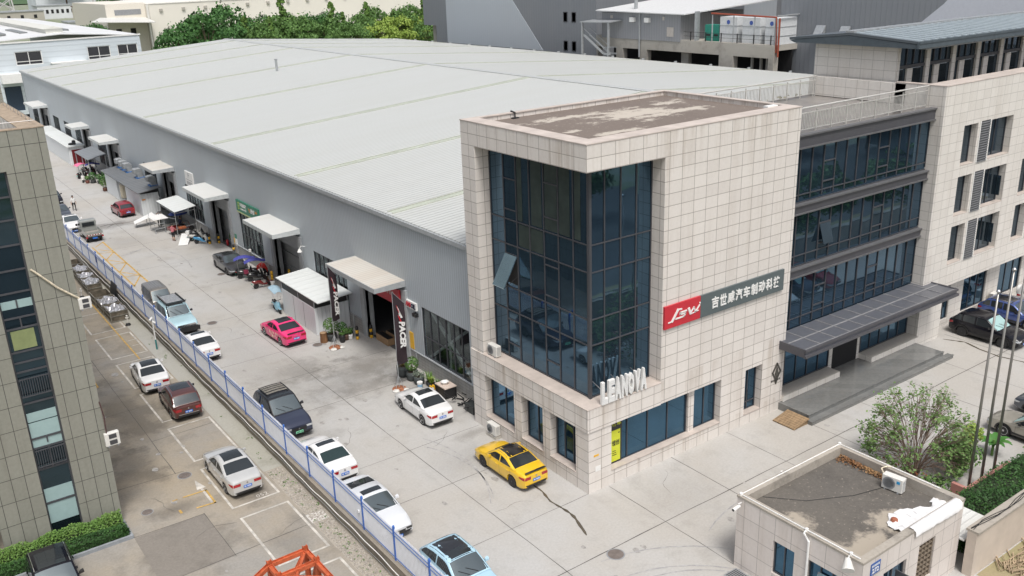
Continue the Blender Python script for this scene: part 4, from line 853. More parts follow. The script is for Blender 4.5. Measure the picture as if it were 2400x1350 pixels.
b.hexa([(AX-3, 84.8, 15.35), (AX, 84.8, 15.5), (AX, 92.2, 15.35), (AX-3, 92.2, 15.2), (AX-3, 84.8, 15.5), (AX, 84.8, 15.65), (AX, 92.2, 15.5), (AX-3, 92.2, 15.35)]); b.build('stair_roof', M_galv, st)
b = MB()
for y in (85.2, 91.7): b.box((AX-2.9, y, 9.5), (AX-2.6, y+.25, 15.3))
b.build('post', M_galv, st); b = MB()
for s_ in (AX-2.7, AX-1.4):
    b.bar((s_, 91.5, 13.2), (s_, 86.5, 10.4), .25, .3); b.bar((s_, 91.5, 14.2), (s_, 86.5, 11.4), .08); b.bar((s_, 86.5, 10.4), (s_, 84.9, 10.4), .2, .25); b.bar((s_, 86.5, 11.4), (s_, 84.9, 11.4), .08)
b.build('flight', M_galv, st)
gb = thing('generator_cabinet', 'green cabinet on the raised deck beside the white water tanks', 'cabinet', (AX+1.5, 66.8, 13)); b = MB(); b.box((AX+1.2, 65.4, 12.95), (AX+2.6, 68.2, 15.3)); b.build('housing', pm('teal_green', (.02, .23, .17), .5), gb); b = MB(); b.box((AX+1.15, 66.75, 13), (AX+1.195, 66.82, 15.2)); b.box((AX+1.15, 65.6, 13.7), (AX+1.195, 66.4, 14)); b.box((AX+1.15, 67.1, 13.7), (AX+1.195, 67.9, 14)); b.build('door_gap', M_black, gb)
tank0 = None
for i, (y0, y1) in enumerate(((61.9, 65.1), (57.7, 60.9), (54.6, 56.8))):
    lab = ('white sectional water tank nearest the green cabinet', 'middle one of the three white water tanks', 'white water tank with a yellow pipe at the right end of the deck')[i]
    t = thing('water_tank', lab, 'water tank', (AX+2, (y0+y1)/2, 13), group='white water tanks on the deck'); b = MB(); b.box((AX+1.0, y0, 12.95), (AX+5, y1, 16.5)); b.build('tank_body', pm('tank_white', (.62, .64, .65), .5, var=.08), t)
    b = MB()
    for z in (14.1, 15.3): b.box((AX+.95, y0-.04, z-.05), (AX+4.9, y1+.04, z+.05))
    b.build('flange', M_galv, t); b = MB(); b.lathe([(.30, -.06), (.30, -.02)], 16, (AX+1.0, (y0+y1)/2, 15.8), axis='x'); b.build('round_sign', pm('sign_blue', (.05, .10, .35), .5), t)
pr_ = thing('pipe_rack', 'red and grey pipe frame around the white water tanks', 'pipe rack', (AX, 60, 13)); b = MB()
for y in (66, 62, 58.2, 54.6): b.tube([(AX+.35, y, 12.9), (AX+.35, y, 16.8)], .1, 6)
b.tube([(AX+.4, 54.3, 16.85), (AX+6, 54.3, 16.85)], .12, 6); b.build('frame', M_galv, pr_)
b = MB(); b.tube([(AX+.3, 66.2, 17), (AX+.3, 54.4, 16.7), (AX+.3, 54.2, 12.0)], .13, 7); b.tube([(AX+.5, 54.0, 16.6), (AX+.5, 54.0, 11.4)], .13, 7); b.tube([(AX+.1, 53.7, 16.2), (AX+.1, 53.7, 11.5)], .12, 7); b.build('fire_main', pm('pipe_red', (.28, .06, .03), .5), pr_)
dr = thing('deck_railing', 'dark thin railing along the edge of the raised deck', 'railing', (AX, 62, 13)); b = MB()
for y in range(55, 72, 3): b.box((AX+.1, y, 12.95), (AX+.22, y+.12, 14.3))
for z in (13.6, 14.2): b.box((AX+.14, 54.5, z), (AX+.18, 71.5, z+.04))
b.build('rails', M_black, dr)
# pale industrial hall at the far left
wi = thing('industrial_hall', 'pale blue-white industrial hall with dark strip windows behind the grey warehouse', 'hall', (27, 174, 0))
WY = 174.0; m_ws = rib_mat('pale_blue_cladding', (.60, .66, .70), 'z', 1.0, .10, .5, stain=.05, strength=.2)
b = MB(); wz = [(-17.0, -12.4), (-5.2, -1.3), (3.6, 8.4), (16.8, 21.2), (22.6, 26.6)]
wall(b, 'y', WY, .4, -60, 27.3, 0, 13.5, [(a, c, 9.3, 11.9) for a, c in wz]+[(.6, 3.6, .8, 5.5)]); b.box((26.9, WY+.4, 0), (27.3, 300, 13.5)); b.build('hall_wall', m_ws, wi)
for a, c in wz: window(wi, 'y', WY+.1, a, c, 9.3, 11.9, 2, (10.0,), pm('dark_pane', (.05, .05, .055), .2), .16, M_whitep)
b = MB(); b.box((-60, WY-.15, 13.5), (27.5, WY+.1, 13.75)); b.box((.3, WY-2.2, 6.3), (3.9, WY-.003, 8.0)); b.box((9.6, WY-1.8, 9.2), (16.3, WY-.003, 9.45)); b.build('trim', M_whitep, wi)
b = MB(); b.box((.7, WY+.3, .8), (3.6, WY+.38, 5.5)); b.build('roller_opening', pm('dark_blue_opening', (.03, .05, .08), .5), wi)
b = MB()
for k, (xa, xm, xb) in enumerate(((-60, -30, -8), (-8, 12.5, 27.5))):
    b.hexa([(xa, WY, 13.5), (xm, WY, 14.6), (xm, 300, 14.6), (xa, 300, 13.5), (xa, WY, 13.62), (xm, WY, 14.74), (xm, 300, 14.74), (xa, 300, 13.62)]); b.hexa([(xm, WY, 14.6), (xb, WY, 13.5), (xb, 300, 13.5), (xm, 300, 14.6), (xm, WY, 14.74), (xb, WY, 13.62), (xb, 300, 13.62), (xm, 300, 14.74)])
b.build('hall_roof', pm('white_grey_roof', (.66, .67, .67), .5, var=.08, scale=.15), wi)
b = MB()
for i in range(6): b.box((-5+i*4.2, WY+12+i*1, 14.4), (-3.6+i*4.2, WY+34, 14.75))
b.build('roof_light', pm('dark_rooflight', (.20, .21, .21), .4), wi)
for x, y in ((12.5, WY+6), (-6, WY+10)):
    b = MB(); b.box((x-1.6, y, 14.4), (x+1.6, 290, 15.5)); b.prism([(x-2.0, 15.5), (x+2.0, 15.5), (x, 16.0)], y-.3, 290, 'y'); b.build('ridge_vent', pm('cream_vent', (.62, .62, .57), .5, var=.06), wi)
# long beige hall
be = thing('beige_hall', 'long windowless beige hall behind the row of trees', 'hall', (59, 280, 0)); BY = 280
b = MB(); b.prism([(59, 0), (260, 0), (260, 19.6), (59, 16.6)], BY, BY+60, 'y'); b.build('beige_wall', pm('warm_beige_cladding', (.74, .71, .64), .6, var=.04, scale=.05), be)
b = MB()
for i in range(26): x = 62+i*7.1; b.box((x, BY-.5, 14.2+(x-59)*.0149), (x+1.0, BY-.003, 15.0+(x-59)*.0149))
b.build('vent_cowl', pm('beige_cowl', (.42, .40, .36), .6), be); b = MB(); b.box((58.2, BY-.4, 0), (58.7, BY-.003, 16.4)); b.box((59, BY-.15, 16.5), (259, BY-.003, 16.75)); b.build('trim', M_offw, be)
b = MB(); b.box((47, BY+4, 0), (58.9, BY+50, 17.0)); b.build('entrance_block', pm('warm_beige_block', (.70, .66, .58), .6, var=.06), be)
b = MB(); b.box((49.5, BY+3.9, 13.6), (57.5, BY+3.99, 15.2)); b.build('strip_window', M_grey, be)
b = MB(); b.hexa([(40, BY-6, 12.3), (58.8, BY-6, 11.2), (58.8, BY+4, 12.4), (45, BY+4, 13.0), (40, BY-6, 12.5), (58.8, BY-6, 11.4), (58.8, BY+4, 12.6), (45, BY+4, 13.2)]); b.build('awning', pm('pale_awning', (.60, .60, .57), .5), be)
b = MB()
for x in (49.2, 53.5): b.box((x, BY+3.85, 4), (x+1.6, BY+3.99, 9.5))
b.build('dark_door', M_dark, be)
# hamlet in the distance
def house(x, y, w_, d, h, z, col, label, nwin=5, roof=None):
    t = thing('distant_house', label, 'house', (x, y, z)); b = MB(); b.box((x, y, z), (x+w_, y+d, z+h)); b.build('house_wall', pm('far_wall_%d' % len(MATS), col, .7, var=.08, scale=.1), t)
    b = MB(); b.box((x-.4, y-.4, z+h), (x+w_+.4, y+d+.4, z+h+.6)); b.build('house_roof', roof or M_galv, t)
    b = MB()
    for i in range(nwin): u = x+w_*(i+.6)/(nwin+.4); b.box((u, y-.08, z+h*.42), (u+w_*.07, y-.003, z+h*.72))
    b.build('window', M_dark, t)
house(97, 690, 24, 16, 8.5, -.8, (.60, .62, .63), 'long low white house with a row of small windows, far left', 7); house(104, 600, 20, 16, 9, -.8, (.58, .53, .44), 'cream low house right of the long white one', 2, pm('brown_roof', (.20, .13, .10), .7))
house(128, 872, 38, 40, 30, -.8, (.62, .66, .70), 'tall white-blue industrial block at the top left edge', 3); house(172, 900, 60, 40, 22, -.8, (.58, .60, .62), 'pale shed with a teal awning right of the tall block', 0, pm('teal_roof', (.10, .30, .32), .5))
house(66, 640, 26, 18, 7, -.8, (.40, .38, .33), 'low brown sheds below the pylon', 3)
house(72, 470, 18, 14, 5.5, -.8, (.56, .57, .55), 'low white outbuildings beside the green mound', 4)
for px, py, hh, lab in ((78, 700, 60, 'tall lattice pylon at the top left corner'), (140, 690, 56, 'lattice pylon just left of the beige hall'), (60, 770, 60, 'lattice pylon behind the first, partly cut by the frame')):
    t = thing('lattice_pylon', lab, 'pylon', (px, py, -.8), group='pylons in the distance'); b = MB()
    for sx in (-1, 1):
        for sy in (-1, 1): b.bar((px+sx*6, py+sy*6, -.8), (px+sx*1.5, py+sy*1.5, hh), .8)
    for i in range(9):
        z0, z1 = i*hh/9, (i+1)*hh/9; a0, a1 = 6-4.5*i/9, 6-4.5*(i+1)/9
        for s in (-1, 1): b.bar((px-a0, py+s*a0, z0), (px+a1, py+s*a1, z1), .5); b.bar((px+a0, py+s*a0, z0), (px-a1, py+s*a1, z1), .5)
    b.build('lattice', pm('pylon_steel', (.50, .49, .48), .5), t)
P = []
for i in range(40):
    row = []
    for j in range(14):
        x = -500+i*45; y = 1150+j*40; row.append((x, y, -2+55*math.exp(-((j-9)/5)**2)*(.55+.45*math.sin(x*.006+1)+.18*math.sin(x*.017+j*.4))))
    P.append(row)
struct(MB().grid(P, flip=True).build('hills', ground_mat('wooded_hill', (.06, .11, .05), (.09, .14, .06), (.04, .08, .04), (), seed=1.0), smooth=True))
P = [[(58+30*math.cos(a)*r*(1 if r > 0 else 1), 352+22*math.sin(a)*r, -.9+6.5*(1-r*r)) for a in [k*math.pi/12 for k in range(25)]] for r in [0, .25, .5, .75, 1.0]]
struct(MB().grid(P).build('grass_mound', pm('grass_green', (.16, .24, .05), .9, var=.35, scale=.3), smooth=True))
# ================================================================ cars
M_cglass = glass_mat('car_glass', (.075, .085, .09), .03, .6); M_clight = glass_mat('car_glass_light', (.15, .18, .19), .03, .6); M_shade = pm('silver_sunshade', (.42, .62, .60), .3, metal=.3, var=.1)
M_head = pm('headlamp', (.55, .58, .60), .12, metal=.3, coat=1.0); M_tail = pm('tail_lamp', (.36, .012, .018), .15, coat=1.0, var=.05)
M_alloy = pm('alloy', (.50, .51, .52), .3, metal=.85); M_dalloy = pm('dark_alloy', (.05, .05, .055), .35, metal=.6); M_blackp = paint('black_gloss', (.012, .012, .014))
M_plate = pm('plate_blue_car', (.03, .17, .62), .4, var=.03); M_plateg = pm('plate_green', (.22, .62, .38), .4, var=.03); M_chrome = pm('chrome', (.62, .62, .63), .15, metal=.95, var=.02); M_tan = pm('seat_tan', (.30, .26, .2), .7)
M_arch = pm('arch_liner', (.012, .012, .012), .9)
def lerp(a, b, t): return a+(b-a)*t
def interp(keys, y):
    if y <= keys[0][0]: return keys[0][1]
    for (a, p), (b, q) in zip(keys, keys[1:]):
        if y <= b:
            t = (y-a)/(b-a); return p+(q-p)*t
    return keys[-1][1]
def smooth(keys, y, r=.10): return sum(interp(keys, y+d*r) for d in (-1, -.5, 0, .5, 1))/5
SHAPES = {   # fractions of half length (-1 rear .. +1 front) and metres of height
    'sedan': dict(L=4.62, W=1.80, H=1.45, belt=[(-1, .93), (-.93, 1.01), (-.66, 1.05), (-.2, .98), (.38, .96), (.72, .86), (.93, .70), (1, .60)], top=[(-.69, 1.03), (-.33, 1.37), (-.16, 1.44), (.02, 1.45), (.12, 1.42), (.45, .95)], rw=(-.64, -.355), ws=(.135, .43), wb=.585),
    'fastback': dict(L=4.78, W=1.86, H=1.44, belt=[(-1, .95), (-.95, 1.05), (-.74, 1.08), (-.2, .97), (.38, .95), (.72, .85), (.93, .69), (1, .58)], top=[(-.84, 1.06), (-.36, 1.36), (-.14, 1.44), (.02, 1.44), (.10, 1.41), (.46, .94)], rw=(-.76, -.37), ws=(.12, .44), wb=.60),
    'suv': dict(L=4.68, W=1.88, H=1.70, belt=[(-1, .98), (-.95, 1.06), (-.5, 1.08), (.36, 1.04), (.72, .98), (.93, .86), (1, .74)], top=[(-.93, 1.07), (-.72, 1.62), (-.5, 1.69), (-.1, 1.70), (.06, 1.66), (.43, 1.04)], rw=(-.91, -.745), ws=(.085, .41), wb=.585),
    'hatch': dict(L=4.15, W=1.74, H=1.48, belt=[(-1, .85), (-.95, .95), (-.5, 1.0), (.36, .95), (.75, .85), (.93, .70), (1, .60)], top=[(-.92, .96), (-.68, 1.38), (-.4, 1.47), (0, 1.48), (.10, 1.44), (.50, .94)], rw=(-.90, -.70), ws=(.13, .47), wb=.61),
    'van': dict(L=4.0, W=1.64, H=1.88, belt=[(-1, 1.05), (-.5, 1.08), (.5, 1.05), (.8, .98), (.95, .86), (1, .72)], top=[(-.985, 1.08), (-.93, 1.74), (-.8, 1.86), (.2, 1.88), (.40, 1.82), (.72, 1.02)], rw=(-.975, -.935), ws=(.43, .70), wb=.62),
    'offroad': dict(L=4.7, W=1.93, H=1.90, belt=[(-1, 1.05), (-.5, 1.16), (.32, 1.14), (.88, 1.08), (.96, .98), (1, .84)], top=[(-.95, 1.15), (-.90, 1.76), (-.75, 1.88), (0, 1.90), (.10, 1.86), (.33, 1.16)], rw=(-.94, -.905), ws=(.12, .32), wb=.60),
}
def car(kind, label, paint_m, x, y, z=0, head=0.0, roof=None, sunroof=None, rails=None, glass=None, rim=None, plate='b', group=None, skirt=False, shade=False, rear_glass=None, name='parked_car', tyre=.325, cat='car', lamp=None, extra=None, L=None, W=None, H=None, cabin=None):
    S = SHAPES[kind]; L = L or S['L']; W = W or S['W']; kz = (H or S['H'])/S['H']; hl = L/2; hw = W/2; wb = S['wb']*hl
    root = thing(name, label, cat, (x, y, z), head, group); WL[root.name] = (0, 0, 0)
    belt = [(a*hl, b*kz) for a, b in S['belt']]; top = [(a*hl, b*kz) for a, b in S['top']]; gl_ = glass or M_cglass
    tr = tyre if kind not in ('suv', 'offroad') else tyre+.03; ar = tr+.07
    zb0 = .21 if kind in ('sedan', 'fastback', 'hatch') else .27
    yf, yr = wb*.985, -wb*.98
    def zbelt(y): return smooth(belt, y)
    def half(y):
        e = abs(y)/hl; return hw*(1-.15*e**7-.03*e**2)
    def zbot(y):
        e = abs(y)/hl; base = zb0+.10*max(0, (e-.86)/.14)**1.5
        for c in (yf, yr):
            d = abs(y-c)
            if d < ar: base = max(base, tr+math.sqrt(ar*ar-d*d)*.98-.02)
        return base
    fr = [(0, 0), (.5, -.004), (.80, -.018), (.93, -.05), (.985, -.12), (1.0, -.21)]
    def section(y):
        w, t, bz = half(y), zbelt(y), zbot(y); p = [(w*f, t+.02+d) for f, d in fr]
        zl = p[-1][1]; lo = bz
        p += [(w*.992, lerp(zl, lo, .35)), (w*.985, lerp(zl, lo, .6)), (w*.99, lerp(zl, lo, .85)), (w*.955, lo+.0), (w*.80, lo)]
        for i in range(len(p)): p[i] = (p[i][0], max(p[i][1], bz+.004*(len(p)-1-i)))
        return p
    def xs(y, zq):
        p = section(y)
        for (a, za), (b, zb_) in zip(p, p[1:]):
            if zb_ <= zq <= za and za-zb_ > 1e-6: return lerp(a, b, (za-zq)/(za-zb_))
        return p[-1][0]
    st = set([-hl, hl, -hl*.985, hl*.985, -hl*.96, hl*.96, -hl*.92, hl*.92])
    for i in range(23): st.add(-hl*.9+hl*1.8*i/22)
    for c in (yf, yr):
        for k in range(13): st.add(c+ar*math.cos(math.pi*k/12)*1.0)
        st.add(c+ar+.004); st.add(c-ar-.004)
    st = sorted(st); P = []
    for yy in st:
        s = section(yy); P.append([(-a, yy, b) for a, b in s[::-1]]+[(a, yy, b) for a, b in s[1:]])
    b = MB(); b.grid(P, flip=False)
    for i in range(len(P)-1): b.face([P[i][0], P[i][-1], P[i+1][-1], P[i+1][0]])
    b.face(P[0]); b.face(P[-1][::-1]); body = b.build('body', paint_m, root, True, world=False, fix=True); sharp(body, 38)
    # cabin
    y0, y1 = top[0][0], top[-1][0]
    def ztop(yy): return max(smooth(top, yy, .07), zbelt(yy)+.0)
    Hh = (H or S['H'])
    tum = .80 if kind in ('sedan', 'fastback', 'hatch') else .86
    def wt(yy): t = (ztop(yy)-zbelt(yy))/max(.05, Hh-zbelt(0)); return half(0)*.965*lerp(1.0, tum, max(0, min(1, t)))*(1-.05*(abs(yy-(y0+y1)/2)/((y1-y0)/2))**4)
    def csec(yy):
        t, bz, w = ztop(yy), zbelt(yy)+.005, wt(yy); w0 = half(yy)*.955; e = max(t-.075, bz); hgt = min(1, (t-bz)/.3)
        return [(0, t+.028*hgt), (w*.55, t+.018*hgt), (w*.86, t-.008), (w*.97, max(t-.035, bz)), (lerp(w0, w, (e-bz)/max(.02, t-bz)), e), (lerp(w0, w, .5*(e-bz)/max(.02, t-bz)), (e+bz)/2), (w0, bz-.03)]
    cy = [lerp(y0, y1, i/34) for i in range(35)]; P = []
    for yy in cy: s = csec(yy); P.append([(-a, yy, b_) for a, b_ in s[::-1]]+[(a, yy, b_) for a, b_ in s[1:]])
    b = MB(); b.grid(P); cb = b.build('cabin', cabin or paint_m, root, True, world=False, fix=True); sharp(cb, 50)
    def tsurf(yy, f, off):
        s = csec(yy); xq = f*wt(yy); a = abs(xq); zq = s[0][1]
        for (p, q), (r_, t_) in zip(s, s[1:]):
            if p <= a <= r_: zq = lerp(q, t_, (a-p)/(r_-p+1e-9)); break
        h = .02; dz = (ztop(yy+h)-ztop(yy-h))/(2*h); n = Vector((0, -dz, 1)).normalized(); return Vector((xq, yy, zq))+n*off
    def tpatch(ya, yb, fa, fb, off=.007, n=9):
        return [[tsurf(lerp(ya, yb, i/(n-1)), lerp(-fa, fa, j/8) if abs(fa-fb) < 1e-6 else lerp(-lerp(fa, fb, i/(n-1)), lerp(fa, fb, i/(n-1)), j/8), off) for j in range(9)] for i in range(n)]
    if roof:
        a, c = S['rw'][1]*hl+.03, S['ws'][0]*hl-.03; MB().grid(tpatch(a, c, .93, .93, .004)).build('roof_panel', roof, root, True, world=False)
    if sunroof:
        a, c = sunroof; MB().grid(tpatch(a*hl, c*hl, .70, .70, .008, 7)).build('sunroof', gl_ if sunroof else M_blackp, root, True, world=False)
    MB().grid(tpatch(S['ws'][0]*hl, S['ws'][1]*hl, .90, .93)).build('windscreen', M_shade if shade else (M_clight if gl_ is M_cglass else gl_), root, True, world=False)
    MB().grid(tpatch(S['rw'][0]*hl, S['rw'][1]*hl, .88, .86)).build('rear_window', rear_glass or gl_, root, True, world=False)
    def ssurf(yy, h, side, off=.008):
        s = csec(yy); a, c = s[4], s[6]; bz = zbelt(yy)+.035; tz = a[1]; zq = lerp(bz, tz, h); f = (zq-c[1])/max(.02, a[1]-c[1]); return Vector((side*(lerp(c[0], a[0], f)+off), yy, zq))
    g0, g1 = y0+(.40 if kind not in ('suv', 'van', 'offroad', 'hatch') else .22), y1-.22
    mid = lerp(g0, g1, .47); spans = [(g0, mid-.04), (mid+.04, g1)]
    if kind in ('suv', 'offroad', 'van'): q = g0+(g1-g0)*.20; spans = [(g0, q-.04), (q+.04, mid+.10), (mid+.19, g1)]
    for side in (-1, 1):
        for a, c in spans: MB().grid([[ssurf(lerp(a, c, i/10), lerp(.02, .94, j/4), side) for j in range(5)] for i in range(11)], flip=(side < 0)).build('side_window', gl_, root, False, world=False)
        b = MB(); yy = y1-.48; m = ssurf(yy, .05, side); b.hexa([(m.x, yy-.06, m.z), (m.x+side*.2, yy-.10, m.z+.01), (m.x+side*.22, yy+.04, m.z+.02), (m.x, yy+.04, m.z), (m.x+side*.06, yy-.07, m.z+.13), (m.x+side*.2, yy-.10, m.z+.15), (m.x+side*.21, yy+.02, m.z+.14), (m.x+side*.06, yy+.04, m.z+.11)]); b.build('mirror', M_blackp if kind in ('offroad', 'suv') else paint_m, root, world=False, fix=True)
        for a, c in spans[-2:]:
            yy = a+.16; zz = zbelt(yy)-.16; b = MB(); xx = xs(yy, zz); b.box((side*xx, yy-.09, zz-.015), (side*(xx+.03), yy+.09, zz+.015)); b.build('door_handle', paint_m if kind != 'offroad' else M_black, root, world=False)
        b = MB()
        for yy in (spans[-1][1]-.05, spans[-1][0]-.05, spans[-2][0]+.0):
            q = [(xs(yy, zz)+.004, yy, zz) for zz in [lerp(zbelt(yy)-.10, zb0+.14, i/6) for i in range(7)]]
            for (p, r_) in zip(q, q[1:]): b.face([(side*p[0], p[1]-.006, p[2]), (side*p[0], p[1]+.006, p[2]), (side*r_[0], r_[1]+.006, r_[2]), (side*r_[0], r_[1]-.006, r_[2])])
        b.build('door_gap', M_black, root, world=False)
        # sill or cladding
        b = MB(); hh = .07 if kind in ('sedan', 'fastback', 'hatch', 'van') else .20; ya, yb = yr+ar+.02, yf-ar-.02
        q = [[(side*(xs(yy, zb0+.02+hh*t)+.008), yy, zb0+.01+hh*t) for t in (0, .5, 1)] for yy in [lerp(ya, yb, i/6) for i in range(7)]]; b.grid(q, flip=(side < 0)); b.build('side_skirt', M_black, root, world=False)
        if hh > .1 and kind != 'van':
            for c in (yf, yr):
                q = []
                for k in range(15):
                    an = math.pi*(k+.0)/14; row = []
                    for rr in (ar-.005, ar+.07):
                        yy, zz = c+rr*math.cos(an), tr+rr*math.sin(an)*.98-.02; yy = max(-hl+.02, min(hl-.02, yy)); row.append((side*(half(yy)*1.0+.012), yy, max(zz, zb0+.02)))
                    q.append(row)
                MB().grid(q, flip=(side > 0)).build('arch_trim', M_black, root, world=False)
        # lamps wrap round the corners
        def wrap(yend, sg, z0_, z1_, back, inn, nm, mt):
            pts = [(yend-sg*back, None), (yend-sg*back*.5, None), (yend-sg*.03, None), (yend+sg*.012, .97), (yend+sg*.012, inn)]; b = MB(); q = []
            for i, (yy, f) in enumerate(pts):
                row = []
                for t in (0, .5, 1):
                    tt = lerp(.25, 1, min(1, (i+.6)/2)) if i < 2 else 1; zz = lerp(z1_, z0_, (1-t)*tt); row.append((side*((xs(yy, zz)+.012) if f is None else xs(yend, zz)*f), yy, zz))
                q.append(row)
            b.grid(q, flip=(sg*side < 0)); b.build(nm, mt, root, True, world=False, fix=False)
        zt0, zt1 = zbelt(-hl), zbelt(hl)
        if kind == 'van': wrap(-hl, -1, .72, 1.05, .06, .86, 'tail_light', M_tail)
        elif kind in ('suv', 'offroad', 'hatch'): wrap(-hl, -1, zt0-.24, zt0-.06, .34, .55, 'tail_light', M_tail)
        else: wrap(-hl, -1, zt0-.22, zt0-.06, .36, .48, 'tail_light', M_tail)
        wrap(hl, 1, zt1-.15, zt1-.03, .34, .58, 'headlight', lamp or M_head)
    # ends
    zt0, zt1 = zbelt(-hl), zbelt(hl); w0, w1 = half(-hl), half(hl)
    def strip_end(yend, sg, za, zc, fx, nm, m, th=.014):
        b = MB(); n = 8; q = [[(lerp(-fx, fx, i/n)*xs(yend, zz), yend+sg*th, zz) for zz in (za, zc)] for i in range(n+1)]; b.grid(q, flip=(sg < 0)); b.build(nm, m, root, world=False)
    strip_end(-hl, -1, zb0+.10, zb0+.22, .97, 'rear_bumper_trim', M_black); strip_end(hl, 1, zb0+.10, zb0+.20, .97, 'front_bumper_trim', M_black)
    strip_end(hl, 1, zt1-.30, zt1-.08, .55, 'grille', M_black if kind != 'offroad' else M_dalloy, .016)
    if kind in ('suv', 'offroad', 'van'): strip_end(-hl, -1, zb0+.24, zb0+.29, .8, 'chrome_strip', M_chrome if kind == 'suv' else M_black)
    for sg, ye, zc in ((-1, -hl, zt0-.30 if kind != 'van' else .75), (1, hl, zt1-.36 if kind not in ('offroad', 'suv') else zt1-.34)):
        b = MB(); b.box((-.22, ye+sg*.018, zc-.07), (.22, ye+sg*.032, zc+.07)); pl = b.build('licence_plate', M_plate if plate == 'b' else M_plateg, root, world=False)
        b = MB()
        for i in range(7):
            if i != 2: b.box((-.18+i*.052, ye+sg*.030, zc-.035), (-.145+i*.052, ye+sg*.036, zc+.035))
        b.build('characters', M_whitep if plate == 'b' else M_black, pl, world=False)
    b = MB(); b.lathe([(.05, hl+.017), (.05, hl+.025)], 12, (0, 0, zt1-.14), axis='y'); b.build('badge', M_chrome, root, world=False)
    b = MB(); b.lathe([(.045, -hl-.025), (.045, -hl-.01)], 12, (0, 0, zt0-.10), axis='y'); b.build('badge', M_chrome, root, world=False)
    b = MB(); yb = S['ws'][1]*hl-.02
    for s_ in (-.35, .15): p, q = tsurf(yb-.02, s_, .02), tsurf(yb-.30, s_+.55 if s_ < 0 else s_+.5, .02); b.bar(p, q, .02)
    b.build('wiper', M_black, root, world=False)
    # underbody and wheels
    b = MB(); b.box((-hw*.72, -hl*.93, zb0-.03), (hw*.72, hl*.93, zb0+.28)); b.box((-hw*.78, yr-ar, zb0), (hw*.78, yr+ar, .62)); b.box((-hw*.78, yf-ar, zb0), (hw*.78, yf+ar, .60)); b.build('underbody', M_arch, root, world=False)
    rm = rim or M_alloy
    for side in (-1, 1):
        for c in (yf, yr):
            xo, xi = side*(hw*.985-.02), side*(hw*.985-.24); o_ = (0, c, tr); sw = lambda v: side*v
            A = hw*.985-.02; prof = [(tr*.60, A-.22), (tr*.93, A-.22), (tr, A-.19), (tr, A-.03), (tr*.93, A), (tr*.66, A)]
            b = MB(); b.lathe([(r_, sw(h)) for r_, h in (prof if side > 0 else prof[::-1])][::1], 22, o_, axis='x'); wh_ = b.build('wheel', M_rub, root, True, world=False, fix=True); sharp(wh_, 40)
            b = MB(); b.lathe([(tr*.67, sw(A-.045)), (tr*.69, sw(A+.002)), (tr*.63, sw(A+.004)), (tr*.60, sw(A-.03))][::1], 20, o_, axis='x')
            for k in range(5):
                an = 2*math.pi*k/5+.3; d = Vector((0, math.cos(an), math.sin(an))); p = Vector((sw(A-.012), c, tr)); b.bar(p+d*.02, p+d*tr*.64, .022, .07)
            b.lathe([(.06, sw(A-.02)), (.06, sw(A+.004))], 10, o_, axis='x'); b.build('rim', rm, wh_, False, world=False, fix=True)
            b = MB(); b.lathe([(tr*.64, sw(A-.06)), (tr*.64, sw(A-.05))], 16, o_, axis='x'); b.build('spoke_gap_backing', M_black, wh_, world=False)  # black backing disc stands in for the shade between the spokes
    if rails:
        for side in (-1, 1):
            a, c = S['rw'][1]*hl+.08, S['ws'][0]*hl-.08; b = MB(); P_ = [tsurf(lerp(a, c, i/8), side*.90, .05 if 0 < i < 8 else .01) for i in range(9)]; b.tube(P_, .022, 6); b.build('roof_rail', rails, root, world=False)
    def patch(ya, yb, fa, m, nm, off=.02): MB().grid(tpatch(ya, yb, fa, fa, off)).build(nm, m, root, True, world=False)
    if extra: extra(root, tsurf, xs, zbelt, hl, hw, patch, S)
    return root
P_white = paint('white_car_paint', (.78, .78, .77)); P_silver = paint('silver_paint', (.60, .60, .585), .25); P_yellow = paint('yellow_car_paint', (.80, .50, .02)); P_pink = paint('pink_car_paint', (.80, .03, .18))
P_red = paint('red_car_paint', (.26, .012, .02)); P_brown = paint('maroon_brown_paint', (.085, .026, .02)); P_navy = paint('slate_navy_paint', (.035, .042, .075), .3); P_gun = paint('gunmetal_paint', (.050, .048, .052), .3); P_lblue = paint('light_blue_paint', (.43, .62, .68))
P_ev = paint('sky_blue_paint', (.40, .60, .72)); P_blk = pm('black_paint', (.006, .006, .010), .22, var=.03, coat=.25, spec=.35); P_blue = paint('mid_blue_paint', (.05, .09, .28), .3); P_beige = paint('champagne_paint', (.36, .34, .29), .45); P_taupe = paint('taupe_paint', (.20, .185, .165), .3); P_grey = paint('slate_grey_paint', (.075, .085, .105), .3); P_pearl = paint('pearl_white_paint', (.72, .74, .76), .15)
PI = math.pi
def spoiler(root, tsurf, xs, zbelt, hl, hw, patch, S):
    b = MB(); z = zbelt(-hl*.93)+.05; b.hexa([(-.62, -hl*.99, z), (.62, -hl*.99, z), (.60, -hl*.92, z+.0), (-.60, -hl*.92, z+.0), (-.62, -hl*1.0, z+.05), (.62, -hl*1.0, z+.05), (.60, -hl*.93, z+.03), (-.60, -hl*.93, z+.03)]); b.build('spoiler', M_blackp, root, world=False)
car('sedan', 'yellow sedan with a black roof and black wheels beside the tower', P_yellow, -1.70, 4.24, 0, 0, roof=M_blackp, rim=M_dalloy, glass=M_cglass, extra=spoiler, L=4.5, W=1.75, H=1.43)
car('sedan', 'white sedan with dark sunroof parked by the potted plants near the tower', P_white, -1.78, 12.85, 0, -.02, sunroof=(-.2, .05), L=4.5, W=1.75)
